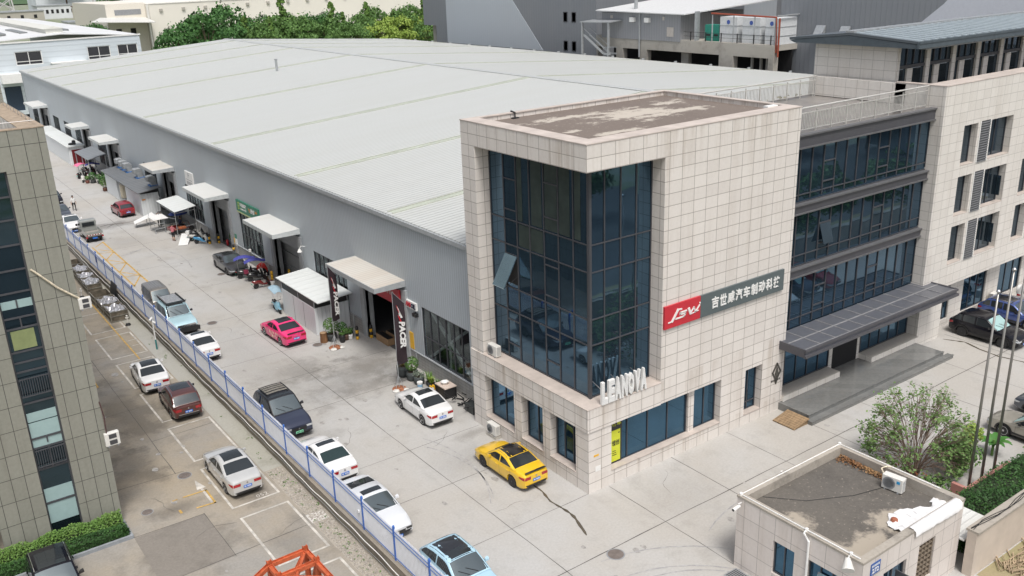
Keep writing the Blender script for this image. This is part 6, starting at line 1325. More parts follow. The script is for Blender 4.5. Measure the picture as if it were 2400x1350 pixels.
for i, y in enumerate((88.0, 86.2, 84.4, 80.0, 74.6)):
    t = thing('exhaust_duct', 'bent galvanised duct on the dark shed roof, %s' % ('farthest of five', 'second from the far end', 'middle of five', 'second from the near end', 'nearest of five')[i], 'duct', (.35, y, 2.9), group='bent ducts on the shed roof')
    prof = [(.75, 2.85), (.75, 3.6), (.68, 3.95), (.45, 4.12), (.1, 4.12), (-.2, 4.05), (-.2, 3.5), (.02, 3.45), (.15, 3.3), (.15, 2.85)]
    b = MB(); b.prism(prof[::-1], y-.42, y+.42, 'y'); o = b.build('duct_body', M_galv, t); md = o.modifiers.new('bevel', 'BEVEL'); md.width = .06; md.segments = 2
    b = MB(); b.box((-.02, y-.5, 2.84), (.85, y+.5, 3.06)); b.build('blue_collar', pm('blue_collar', (.04, .16, .42), .5), t); b = MB(); b.box((-.23, y-.36, 3.55), (-.205, y+.36, 4.0)); b.build('outlet', M_grey, t)
tk = thing('cream_tank', 'cream cylindrical tank standing in the recess of the duct shed', 'tank', (-1.1, 81.8, 0)); b = MB(); b.lathe([(.12, .5), (.42, .55), (.46, .8), (.46, 2.0), (.38, 2.25), (.15, 2.35)], 20, (-1.1, 81.8, 0)); b.build('tank_body', pm('cream_paint', (.52, .47, .36), .45, var=.1), tk, True)
b = MB()
for k in range(4): an = k*PI/2; b.tube([(-1.1+.35*math.cos(an), 81.8+.35*math.sin(an), .6), (-1.1+.4*math.cos(an), 81.8+.4*math.sin(an), 0)], .03, 6)
b.lathe([(.4, .3), (.44, .3), (.44, .5), (.4, .5)], 16, (-1.1, 81.8, 0)); b.build('stand', M_galv, tk)
ls = thing('long_shed', 'long low white shed with a red end door at the far end of the warehouse', 'shed', (-.2, 123, 0)); b = MB(); b.box((-1.15, 111, .01), (.9, 134, 2.5)); b.build('shed_wall', M_white_wall, ls)
b = MB()
for i in range(4): b.box((-1.35, 110.7+i*6, 2.55+.0*i), (1.05, 116.5+i*6, 2.66))
b.build('shed_roof', MATS['white_roof_panel'], ls); b = MB(); b.box((-.75, 110.93, .02), (.75, 110.99, 2.1)); b.build('red_door', pm('door_red', (.16, .012, .015), .5), ls)
t = thing('roof_fan', 'dark roof fan on the near end of the long white shed', 'fan', (-.1, 112, 2.66)); b = MB(); b.lathe([(.5, 2.66), (.5, 2.85), (.35, 2.9)], 12, (-.3, 112.2, 0)); b.lathe([(.25, 2.66), (.25, 3.05), (.1, 3.15)], 12, (.1, 113, 0)); b.build('fan_housing', M_black, t)
ln = thing('scooter_shelter', 'grey sheet lean-to shelter over parked scooters', 'shelter', (0, 101, 0)); b = MB(); b.hexa([(-1.5, 97.2, 2.72), (1.1, 98.6, 3.0), (1.1, 106.2, 3.0), (-1.5, 105.0, 2.72), (-1.5, 97.2, 2.80), (1.1, 98.6, 3.08), (1.1, 106.2, 3.08), (-1.5, 105.0, 2.80)]); b.build('shelter_roof', rib_mat('grey_sheet_roof', (.20, .22, .24), 'y', 1.1, -.25, .45, stain=.2), ln)
for x, y in ((-1.4, 97.5), (-1.4, 104.8), (-1.4, 101), (1.0, 98.8)):
    b = MB(); b.box((x-.05, y-.05, 0), (x+.05, y+.05, 2.75)); b.build('post', M_galv, ln)
sc = thing('pipe_canopy', 'small white sheet canopy on pipe legs in front of the third window', 'canopy', (0, 65, 0)); b = MB(); b.hexa([(-1.15, 61.9, 2.58), (1.2, 62.5, 2.75), (1.2, 68.6, 2.75), (-1.15, 68.2, 2.58), (-1.15, 61.9, 2.63), (1.2, 62.5, 2.80), (1.2, 68.6, 2.80), (-1.15, 68.2, 2.63)]); b.build('canopy_sheet', MATS['white_roof_panel'], sc)
for x, y in ((-1.08, 62.1), (1.05, 62.6), (-1.08, 68.0), (1.05, 68.3)):
    b = MB(); b.tube([(x, y, 0), (x, y, 2.62)], .035, 7); b.build('leg', M_galv, sc)
b = MB()
for z in (2.4, .9): b.tube([(-1.08, 62.1, z), (1.05, 62.6, z)], .025, 6)
b.tube([(-1.08, 62.1, 2.4), (-1.08, 68, 2.4)], .025, 6); b.tube([(-1.08, 62.1, 1.9), (-1.08, 68, 1.0)], .025, 6); b.build('cross_rail', M_galv, sc)
b = MB(); b.box((-1.0, 68.1, .02), (1.1, 68.16, 1.5)); tag(b.build('corrugated_sheet', rib_mat('grey_corrugated', (.20, .22, .23), 'x', .25, .25, .5), loc=(0, 68.1, 0)), 'grey corrugated sheet standing at the back of the pipe canopy', 'sheet')
tb = thing('rolling_bench', 'wheeled steel scaffold bench with a white top panel', 'work bench', (-2.0, 65.7, 0)); b = MB(); b.box((-2.6, 64.7, 1.45), (-1.1, 66.9, 1.50)); b.build('bench_top', M_whitep, tb)
for x, y in ((-2.5, 64.85), (-2.5, 66.6), (-1.5, 64.85), (-1.5, 66.6)):
    b = MB(); b.tube([(x, y, .1), (x, y, 1.85 if y > 66 else 1.45)], .025, 6); b.lathe([(.09, -.03), (.09, .03)], 10, (x, y, .09), axis='x'); b.build('leg', M_galv, tb)
b = MB()
for z in (.5, 1.0): b.tube([(-2.5, 64.85, z), (-2.5, 66.6, z)], .02, 5); b.tube([(-2.5, 64.85, z), (-1.5, 64.85, z)], .02, 5)
b.build('cross_rail', M_galv, tb)
for lab, p in (('white panel sheet leaning from the bench towards the driveway', [(-3.6, 68.4, .5), (-3.4, 69.6, .5), (-1.4, 69.8, 1.1), (-1.4, 68.4, 1.1)]), ('white panel sheet lying on the ground beside the parked scooters', [(-2.1, 58.8, .03), (-1.3, 58.4, .03), (-.2, 60.6, .45), (-.9, 61.4, .45)])):
    b = MB(); b.hexa([q for q in p]+[(q[0], q[1], q[2]+.04) for q in p]); tag(b.build('panel_sheet', M_whitep, loc=p[0]), lab, 'panel')
b = MB(); b.bar((-3.3, 69, 0), (-3.3, 69, .5), .06); b.bar((-2.2, 69.1, 0), (-2.2, 69.1, .86), .06); tag(b.build('trestle', M_galv, loc=(-3, 69, 0)), 'thin steel trestle holding up the leaning white panel', 'trestle')
# ================================================================ yard things
def dumpster(y0, y1, x0, x1, label, cov=True, top=.22):
    t = thing('dumpster', label, 'dumpster', ((x0+x1)/2, (y0+y1)/2, -.65), group='open steel bins along the retaining wall'); zt = top; b = MB(); th = .05
    b.box((x0, y0, -.6), (x1, y0+th, zt)); b.box((x0, y1-th, -.6), (x1, y1, zt)); b.box((x0, y0+th, -.6), (x0+th, y1-th, zt)); b.box((x1-th, y0+th, -.6), (x1, y1-th, zt)); b.box((x0+th, y0+th, -.6), (x1-th, y1-th, -.5))
    b.build('bin_body', pm('rusty_olive_steel', (.14, .12, .09), .7, var=.5, scale=3), t); b = MB()
    for z in (-.58, -.15, zt): b.box((x0-.04, y0-.04, z-.04), (x1+.04, y0-.001, z+.03)); b.box((x0-.04, y0-.001, z-.04), (x0-.001, y1, z+.03))
    for x in (x0-.03, x1-.02): b.box((x, y0-.05, -.65), (x+.06, y0-.001, zt+.05))
    b.build('rim', pm('worn_grey_steel', (.20, .19, .16), .6, var=.3), t)
    if cov:
        P = []; rr = random.Random(int(y0*7))
        for i in range(12): P.append([(lerp(x0-.05, x1+.05, i/11), lerp(y0+.05, y1-.1, j/9), zt-.12+.16*rr.random()+.1*math.sin(i*.9+j)) for j in range(10)])
        MB().grid(P).build('foil_cover', pm('silver_foil', (.50, .50, .52), .32, metal=.5, var=.35, scale=5), t)
    return t
dumpster(51.4, 53.6, -12.1, -10.95, 'nearest bin of the farther group, heaped with silver sheeting'); dumpster(53.75, 55.6, -12.05, -10.95, 'second bin of the farther group under silver sheeting'); dumpster(55.75, 58.0, -12.0, -10.95, 'third bin of the farther group with a bulging silver cover', top=.30); dumpster(58.2, 60.0, -11.95, -11.0, 'farthest bin, open and empty looking', False, .35)
dumpster(42.9, 45.0, -12.25, -10.95, 'nearest bin of the nearer group, silver sheeting sunk inside'); dumpster(45.15, 47.3, -12.3, -10.95, 'middle bin of the nearer group with wrinkled silver sheeting'); dumpster(47.45, 49.4, -12.35, -11.0, 'rust red open bin at the back of the nearer group', False)
b = MB(); b.hexa([(-10.85, 47.4, -.3), (-10.55, 47.4, .9), (-10.55, 49.2, .9), (-10.85, 49.2, -.3), (-10.80, 47.4, -.3), (-10.50, 47.4, .9), (-10.50, 49.2, .9), (-10.80, 49.2, -.3)]); tag(b.build('black_board', pm('black_board_paint', (.02, .022, .024), .4), loc=(-10.7, 48.3, -.3)), 'black board leaning against the retaining wall behind the bins', 'board')
t = thing('camera_pole', 'white pole with a teal foot and a camera beside the retaining wall', 'camera pole', (-11.0, 35.1, -.65)); b = MB(); b.tube([(-11.0, 35.1, .1), (-11.0, 35.1, 1.85)], .05, 8); b.build('pole', M_whitep, t); b = MB(); b.tube([(-11.0, 35.1, -.65), (-11.0, 35.1, .12)], .06, 8); b.build('foot', pm('teal_paint', (.03, .20, .20), .5), t); b = MB(); b.tube([(-11.0, 35.1, 1.8), (-11.25, 34.9, 1.7)], .07, 8); b.tube([(-11.0, 35.1, 1.5), (-10.85, 35.0, 1.4)], .08, 8); b.build('camera', M_whitep, t)
for x, y, lab in ((-11.35, 41.6, 'short white valve post with a black base in front of the nearer bins'), (-12.7, 51.0, 'short white valve post with a black base beside the farther bins')):
    t = thing('valve_post', lab, 'valve post', (x, y, -.65)); b = MB(); b.lathe([(.22, -.65), (.16, -.5), (.06, -.46)], 10, (x, y, 0)); b.build('base', M_black, t); b = MB(); b.tube([(x, y, -.5), (x, y, .12)], .045, 8); b.box((x-.12, y-.04, -.05), (x+.12, y+.04, .03)); b.lathe([(.07, .1), (.08, .16), (.02, .2)], 8, (x, y, 0)); b.build('post', M_offw, t)
# red-oxide steel truss at the bottom edge
tr_ = thing('steel_truss', 'red oxide painted steel lattice frame poking in at the bottom edge', 'steel frame', (-15, -.5, -.65)); b = MB(); zt = 3.0
def ib(a, c, s=.17): b.bar(a, c, s, .02); a2, c2 = Vector(a), Vector(c); d = (c2-a2).normalized(); u_ = d.cross(Z).normalized() if abs(d.z) < .95 else X; b.bar(a2+u_*s*.5, c2+u_*s*.5, .02, s); b.bar(a2-u_*s*.5, c2-u_*s*.5, .02, s)
A_, B_, C_, D_ = (-16.05, .34), (-14.53, .36), (-14.48, -.62), (-16.05, -.62)
nodes = [(p[0], p[1], zt) for p in (A_, B_, C_, D_)]
ib(nodes[0], nodes[1]); ib(nodes[1], (-14.46, -3.5, zt)); ib(nodes[2], nodes[3]); ib((-16.05, .34, zt), (-16.1, -3.5, zt)); ib(nodes[0], (-17.6, -.55, zt-.05)); ib(nodes[1], (-15.75, -1.3, zt-.02), .14); ib((-14.47, -1.9, zt), (-16.05, -1.9, zt)); ib(nodes[3], (-14.47, -1.9, zt-.03), .12)
for p in (A_, B_, C_, D_): ib((p[0], p[1], -.65), (p[0], p[1], zt+.22))
for p, q in ((B_, A_), (C_, B_), (D_, C_)): ib((p[0], p[1], zt), (q[0], q[1], zt-2.2), .12)
b.build('lattice', M_orange, tr_)
# bollards, posts, small things by the first door
def bollard(x, y, label, h=.95, bands=True):
    t = thing('bollard', label, 'bollard', (x, y, 0)); b = MB()
    for i in range(4):
        b.lathe([(.11, i*h/4), (.11, (i+1)*h/4)], 14, (x, y, 0), i % 2 if bands else 0)
    b.lathe([(.11, h), (.08, h+.05), (.02, h+.07)], 14, (x, y, 0), 1 if bands else 0); b.build('post', [M_gold, M_black], t, True)
bollard(.45, 25.75, 'black and yellow bollard outside the first doorway beside the potted plants'); bollard(1.35, 25.35, 'black and yellow bollard just inside the first doorway'); bollard(.55, 57.4, 'black and yellow bollard beside the blue scooter'); bollard(1.35, 57.0, 'black and yellow bollard inside the second visible dark doorway'); bollard(1.1, 52.2, 'black and yellow bollard below the yellow notice'); bollard(.55, 41.55, 'plain yellow post next to the black and red scooter', 1.1, False); bollard(2.0, 41.3, 'yellow bollard inside the doorway behind the white shed', 1.0, False)
rr = random.Random(11)
M_card = pm('cardboard', (.34, .22, .12), .8, var=.12)
for i, (x, y, z, w_, d_, h_) in enumerate(((1.75, 24.0, 0, .55, 1.7, .5), (2.45, 23.7, 0, .55, 1.9, .55), (2.7, 22.0, 0, .8, .9, .5), (2.7, 22.0, .52, .8, .85, .5), (2.7, 22.1, 1.04, .8, .8, .45), (3.6, 22.4, 0, .8, .9, .6), (3.6, 22.4, .62, .75, .8, .5), (2.6, 21.0, 0, .9, .7, .5))):
    t = thing('carton', ('long open brown carton nearest the doorway', 'second long carton beside the nearest one', 'bottom carton of the stack inside the doorway', 'middle carton of the stack inside the doorway', 'top carton of the stack inside the doorway', 'bottom carton of the rear pair inside the doorway', 'upper carton of the rear pair inside the doorway', 'single carton by the right doorway jamb')[i], 'carton', (x, y, z), group='cartons in the first doorway'); b = MB(); b.box((x-w_/2, y-d_/2, z+.012), (x+w_/2, y+d_/2, z+h_)); b.build('box', M_card, t); b = MB(); b.box((x-w_/2+.04, y-d_/2+.04, z+h_), (x+w_/2-.04, y+d_/2-.04, z+h_+.006)); b.build('flap_or_dark_inside', M_card if i not in (0, 1) else M_black, t)  # open cartons get a black sheet on top imitating their shaded inside
t = thing('log_stump', 'brown log stump standing beside the white shed corner', 'log', (-1.62, 26.85, 0)); b = MB(); b.lathe([(.27, 0), (.25, .4), (.26, .72)], 14, (-1.62, 26.85, 0)); b.build('bark', pm('bark_brown', (.18, .09, .04), .85, var=.4, scl=(4, 4, .6)), t); b = MB(); b.lathe([(.24, .722), (.24, .73)], 14, (-1.62, 26.85, 0)); b.build('cut_face', pm('cut_wood', (.36, .24, .14), .8, var=.2), t)
t = thing('paint_bucket', 'white and blue bucket next to the plants under the window', 'bucket', (-.25, 15.85, 0)); b = MB(); b.lathe([(.15, 0), (.18, .42), (.15, .43)], 16, (-.25, 15.85, 0)); b.build('pail', pm('pail_blue', (.25, .45, .65), .5), t); b = MB(); b.lathe([(.18, .34), (.185, .46), (.16, .465)], 16, (-.25, 15.85, 0)); b.build('rim', M_whitep, t)
t = thing('white_bucket', 'white bucket beside the yellow post near the shed', 'bucket', (.35, 41.0, 0)); b = MB(); b.lathe([(.15, 0), (.19, .42), (.17, .43)], 14, (.35, 41.0, 0)); b.build('pail', M_whitep, t)
t = thing('side_table', 'small dark table with a white basin under the warehouse window', 'table', (.45, 13.9, 0)); b = MB(); b.box((.05, 13.35, .72), (.9, 14.5, .78)); b.build('table_top', pm('table_pale', (.62, .52, .45), .5), t); b = MB(); b.box((.10, 13.42, .12), (.85, 14.42, .70)); b.build('dark_body', M_black, t)
for x, y in ((.08, 13.4), (.08, 14.44), (.86, 13.4), (.86, 14.44)):
    b = MB(); b.box((x-.03, y-.03, 0), (x+.03, y+.03, .72)); b.build('leg', M_black, t)
t = thing('wash_basin', 'white wash basin sitting on the small dark table', 'basin', (.45, 14.0, .78)); b = MB(); b.lathe([(.16, .78), (.24, .93), (.26, .95), (.22, .94), (.14, .82)], 18, (.45, 14.0, 0)); b.build('bowl', M_whitep, t, True)
t = thing('yellow_can', 'orange yellow jerry can beside the small dark table', 'jerry can', (-.02, 14.75, 0)); b = MB(); b.box((-.15, 14.6, 0), (.1, 14.85, .55)); b.build('can', M_gold, t); b = MB(); b.lathe([(.05, .55), (.05, .6)], 8, (-.05, 14.75, 0)); b.build('cap', M_black, t)
t = thing('scrap_pile', 'heap of black scrap metal and a dark crate at the tower foot', 'scrap', (.5, 11.8, 0)); b = MB()
for i in range(22): x, y, z = .2+rr.random()*.8, 11.0+rr.random()*2.0, .05+rr.random()*.4; b.bar((x, y, z), (x+rr.uniform(-.5, .5), y+rr.uniform(-.5, .5), max(.04, z+rr.uniform(-.3, .4))), .05)
b.build('bars', M_black, t); b = MB(); b.box((.3, 10.7, 0), (.85, 11.6, .5)); b.build('crate', pm('dark_crate', (.05, .055, .055), .6), t)
pa = thing('wooden_ramp', 'brown weathered wooden pallet used as a ramp at the left end of the steps', 'pallet', (13.6, -1.5, 0)); b = MB()
for i in range(7): u = i/7; b.hexa([(lerp(13.0, 14.3, u), -2.25, .03+.25*u), (lerp(13.0, 14.3, u+.13), -2.25, .03+.25*(u+.13)), (lerp(13.0, 14.3, u+.13), -.75, .03+.25*(u+.13)), (lerp(13.0, 14.3, u), -.75, .03+.25*u), (lerp(13.0, 14.3, u), -2.25, .08+.25*u), (lerp(13.0, 14.3, u+.13), -2.25, .08+.25*(u+.13)), (lerp(13.0, 14.3, u+.13), -.75, .08+.25*(u+.13)), (lerp(13.0, 14.3, u), -.75, .08+.25*u)])
b.build('slats', M_wood, pa); b = MB()
for y in (-2.2, -1.5, -.85): b.hexa([(13.0, y, 0), (14.3, y, .0), (14.3, y+.1, .0), (13.0, y+.1, 0), (13.0, y, .03), (14.3, y, .27), (14.3, y+.1, .27), (13.0, y+.1, .03)])
b.build('runner', M_wood, pa)
for i, (x, zt) in enumerate(((14.2, 10.27), (15.35, 11.05), (16.5, 11.8))):
    t = thing('flagpole', ('leftmost and lowest of three stainless flagpoles', 'middle one of three stainless flagpoles', 'rightmost and tallest of three stainless flagpoles')[i], 'flagpole', (x, -11.45, .3), group='flagpoles by the hedge'); b = MB(); b.tube([(x, -11.45, .2), (x+.02, -11.45, zt*.5), (x+.05, -11.45, zt)], [.072, .06, .045], 12); b.build('pole', pm('dull_steel', (.30, .29, .27), .35, metal=.6, var=.1), t, True); b = MB(); b.lathe([(.02, zt), (.1, zt+.07), (.1, zt+.12), (.02, zt+.2)], 12, (x+.05, -11.45, 0)); b.build('finial', M_steel, t, True)
b = MB(); b.box((13.6, -11.75, 0), (17.6, -11.55, .62)); b.box((13.6, -11.55, 0), (13.8, -10.9, .60)); tag(b.build('planter_wall', pm('pink_granite', (.46, .22, .19), .6, var=.1), loc=(15.5, -11.6, 0)), 'low pink granite planter wall at the foot of the flagpoles', 'planter wall')
t = thing('red_cabinet', 'slim white box with a red mark on the wing column', 'box', (31.15, .3, 1.0)); b = MB(); b.box((31.05, .1, .6), (31.25, .7, 1.7)); b.build('box', M_whitep, t); b = MB(); b.box((31.251, .3, 1.3), (31.26, .42, 1.42)); b.build('mark', M_red, t)
# ================================================================ scooters
def scooter(x, y, head, label, paint_m, seat=M_black, canopy=None, box=None, cover=None, group=None, front=None, lean=.06):
    t = thing('scooter', label, 'scooter', (x, y, 0), head, group); WL[t.name] = (0, 0, 0)
    for yy, nm in ((-.62, 'rear_wheel'), (.64, 'front_wheel')):
        b = MB(); r = .23; b.lathe([(r*.62, -.05), (r*.95, -.055), (r, -.03), (r, .03), (r*.95, .055), (r*.62, .05)], 18, (0, yy, r), axis='x'); w_ = b.build('wheel', M_rub, t, True, world=False, fix=True)
        b = MB(); b.lathe([(r*.62, -.04), (r*.62, .04)], 14, (0, yy, r), axis='x')
        b.build('rim', M_dalloy, w_, world=False)
    b = MB(); P = []
    for yy, z0, z1, w_ in ((-.92, .60, .70, .05), (-.80, .46, .74, .13), (-.50, .40, .74, .16), (-.22, .30, .70, .16), (-.05, .24, .50, .17), (.06, .22, .32, .17), (.30, .22, .31, .17), (.40, .24, .36, .15)):
        P.append([(-w_*.7, yy, z0), (-w_, yy, (z0+z1)/2), (-w_*.75, yy, z1), (w_*.75, yy, z1), (w_, yy, (z0+z1)/2), (w_*.7, yy, z0), (-w_*.7, yy, z0)])
    b.grid(P); b.face(P[0][:-1]); b.face(P[-1][:-1][::-1]); b.build('body', paint_m, t, True, world=False, fix=True)
    b = MB(); P = []
    for yy, z, w_ in ((.37, .28, .14), (.42, .50, .19), (.36, .80, .17), (.30, .95, .10)): P.append([(-w_, yy-.05, z), (-w_*.6, yy+.05, z), (0, yy+.09, z), (w_*.6, yy+.05, z), (w_, yy-.05, z)])
    b.grid(P); P2 = [[(p[0], p[1]-.03, p[2]) for p in r_] for r_ in P]; b.grid(P2, flip=True); b.build('leg_shield', front or paint_m, t, True, world=False)
    b = MB(); b.tube([(0, .64, .24), (0, .52, .55), (0, .33, 1.0)], .03, 7); b.box((-.10, .48, .40), (.10, .86, .46)); b.build('fork', paint_m, t, world=False)
    b = MB(); P = []
    for yy, z, w_ in ((-.82, .78, .08), (-.7, .80, .13), (-.35, .78, .14), (-.14, .76, .10)): P.append([(-w_, yy, z-.06), (-w_*.9, yy, z+.02), (0, yy, z+.04), (w_*.9, yy, z+.02), (w_, yy, z-.06)])
    b.grid(P); b.face(P[0]); b.face(P[-1][::-1]); b.build('seat', seat, t, True, world=False, fix=True)
    b = MB(); b.tube([(-.33, .22, 1.02), (-.12, .32, 1.0), (.12, .32, 1.0), (.33, .22, 1.02)], .02, 6); b.build('handlebar', M_black, t, world=False)
    for s in (-1, 1):
        b = MB(); b.tube([(s*.25, .26, 1.02), (s*.29, .28, 1.2)], .008, 5); b.lathe([(.02, -.01), (.055, -.005), (.05, .01)], 8, (s*.29, .28, 1.22), axis='y'); b.build('mirror', M_offw, t, world=False)
    b = MB(); b.lathe([(.08, 0), (.06, .05), (.02, .06)], 12, (0, .37, .93), axis='y'); b.build('headlight', M_head, t, world=False)
    b = MB(); b.box((-.07, -.95, .60), (.07, -.90, .68)); b.build('tail_light', M_tail, t, world=False)
    b = MB(); b.box((-.10, -.98, .40), (.10, -.965, .52)); b.build('licence_plate', pm('scooter_plate', (.10, .40, .32), .4), t, world=False)
    if box: b = MB(); b.box((-.19, -1.08, .78), (.19, -.74, 1.08)); o = b.build('top_box', box, t, world=False)
    if canopy:
        P = []
        for i in range(9):
            v = i/8; yy = lerp(-1.0, .78, v); zz = 1.92+.13*math.sin(PI*min(1, v*1.15))-.22*max(0, v-.6)-.18*max(0, .25-v)*2; w_ = .42*(.55+.45*math.sin(PI*(.15+.8*v))); P.append([(w_*u, yy, zz-.14*u*u) for u in (-1, -.6, -.2, .2, .6, 1)])
        b = MB(); b.grid(P, flip=True); b.grid([[(p[0], p[1], p[2]-.012) for p in r_] for r_ in P]); c_ = b.build('rain_canopy', canopy, t, True, world=False)
        b = MB(); b.tube([(0, .36, 1.0), (0, .55, 1.5), (0, .62, 1.86)], .012, 5); b.tube([(0, -.7, .8), (0, -.75, 1.4), (0, -.6, 2.0)], .012, 5); b.build('stay', M_steel, c_, world=False)
    if cover:
        b = MB(); P = []
        for yy, z, w_ in ((-.2, .95, .1), (-.05, 1.1, .26), (.25, 1.22, .34), (.5, 1.1, .3), (.7, .7, .16)): P.append([(-w_, yy, z-.35), (-w_*.8, yy, z-.05), (0, yy, z), (w_*.8, yy, z-.05), (w_, yy, z-.35)])
        b.grid(P, flip=True); b.build('wind_cover', cover, t, True, world=False)
    b = MB(); b.tube([(.1, -.1, .25), (.2, -.02, .02)], .012, 5); b.build('kickstand', M_grey, t, world=False)
    return t
M_umb = pm('blue_canopy_cloth', (.06, .065, .30), .6, var=.2, scale=6); G1 = 'scooters by the second door'; G2 = 'scooters under the grey lean-to'
P_sred = paint('scooter_red', (.17, .015, .015)); P_sblue = paint('scooter_blue', (.06, .30, .55)); P_spink = pm('pink_cloth', (.75, .16, .30), .6); P_steal = paint('scooter_teal', (.22, .42, .52))
scooter(-.37, 41.34, -PI/2+.05, 'black and red scooter standing nearest the yellow post', P_sred, group=G1, front=M_blackp)
scooter(-.05, 43.35, -PI/2-.2, 'black scooter with a blue rain canopy right behind the black and red one', M_blackp, canopy=M_umb, box=pm('maroon_box', (.20, .02, .05), .5), group=G1); scooter(-.45, 44.65, -PI/2-.3, 'dark scooter with a blue rain canopy next to the dark grey sedan', M_blackp, canopy=M_umb, group=G1); scooter(.5, 44.3, -PI/2-.4, 'scooter wrapped in a bright red wind cover', M_blackp, cover=pm('red_cloth', (.58, .04, .03), .6), group=G1)
scooter(.05, 57.95, -PI/2-.72, 'blue and white scooter beside the striped bollard', P_sblue, front=M_offw, group='scooters near the pipe canopy'); scooter(.0, 59.2, -PI/2-.6, 'white scooter with a black seat behind the blue one', M_offw, group='scooters near the pipe canopy', box=M_whitep); scooter(.45, 60.3, -PI/2-.4, 'black scooter with tall mirrors against the plinth', M_blackp, group='scooters near the pipe canopy')
scooter(-1.75, 35.0, PI*.98, 'pale blue scooter half hidden behind the white shed corner', P_steal, canopy=pm('pale_blue_shade', (.30, .42, .50), .5), group=None)
scooter(-1.9, 100.4, -.9, 'scooter with a bright pink canopy outside the grey lean-to', M_blackp, canopy=P_spink, group=G2); scooter(-2.35, 97.6, PI*.9, 'small white scooter in the driveway before the lean-to', M_offw, group=G2)
for i, (x, y, c, cn) in enumerate(((-.8, 98.2, M_offw, None), (-.5, 99.4, M_blackp, M_umb), (-.6, 100.8, M_blackp, None), (-.4, 102.2, P_sred, None), (-.4, 103.6, M_blackp, None))): scooter(x, y, -PI/2-.3+.1*i, ('white scooter at the near end under the lean-to', 'black scooter with a dark blue canopy under the lean-to', 'plain black scooter in the middle under the lean-to', 'red scooter under the lean-to', 'black scooter at the far end under the lean-to')[i], c, canopy=cn, group=G2)
# red cargo tricycle
tc = thing('cargo_tricycle', 'red cargo tricycle parked under the small pipe canopy', 'tricycle', (-.3, 63.6, 0), -PI/2+.15); WL[tc.name] = (0, 0, 0)
b = MB(); b.box((-.5, -1.2, .45), (.5, .15, .52)); 
for s in (-1, 1): b.box((s*.5-.02, -1.2, .52), (s*.5+.02, .15, .78))
b.box((-.5, -1.22, .52), (.5, -1.18, .78)); b.build('cargo_bed', P_sred, tc, world=False); b = MB(); b.bar((0, .15, .45), (0, .9, .42), .08); b.tube([(0, 1.15, .26), (0, .95, .7), (0, .85, 1.05)], .03, 7); b.build('frame', P_sred, tc, world=False); b = MB(); b.tube([(-.34, .7, 1.05), (0, .86, 1.05), (.34, .7, 1.05)], .02, 6); b.build('handlebar', M_black, tc, world=False); b = MB(); b.box((-.16, .25, .62), (.16, .62, .72)); b.build('seat', M_black, tc, world=False)
for px, py in ((0, 1.15), (-.5, -.6), (.5, -.6)):
    b = MB(); b.lathe([(.17, -.05), (.26, -.05), (.26, .05), (.17, .05)], 16, (px, py, .26), axis='x'); b.build('wheel', M_rub, tc, world=False, fix=True)
t = thing('orange_crate', 'orange crate on the tricycle bed', 'crate', (-.9, 63.0, .52)); b = MB(); b.box((-.9, 61.9, .8), (-.2, 62.5, .95)); b.build('crate_body', pm('orange_plastic', (.32, .10, .04), .5), t)
um = thing('parasol', 'navy blue parasol under the small white pipe canopy', 'parasol', (-.1, 64.6, 0)); b = MB(); b.lathe([(.95, 1.78), (.7, 1.95), (.35, 2.07), (.02, 2.12)], 12, (-.1, 64.6, 0)); b.build('canopy', pm('navy_cloth', (.03, .06, .25), .6), um); b = MB(); b.tube([(-.1, 64.6, 0), (-.1, 64.6, 2.1)], .02, 6); b.build('pole', M_steel, um)
t = thing('fire_extinguisher', 'red extinguisher standing inside the doorway by the striped bollard', 'extinguisher', (1.7, 55.6, 0)); b = MB(); b.lathe([(.12, .01), (.13, .5), (.06, .6), (.04, .66)], 12, (1.7, 55.6, 0)); b.build('cylinder', M_red, t, True); b = MB(); b.tube([(1.7, 55.6, .66), (1.62, 55.5, .68), (1.58, 55.5, .35)], .015, 5); b.build('hose', M_black, t)
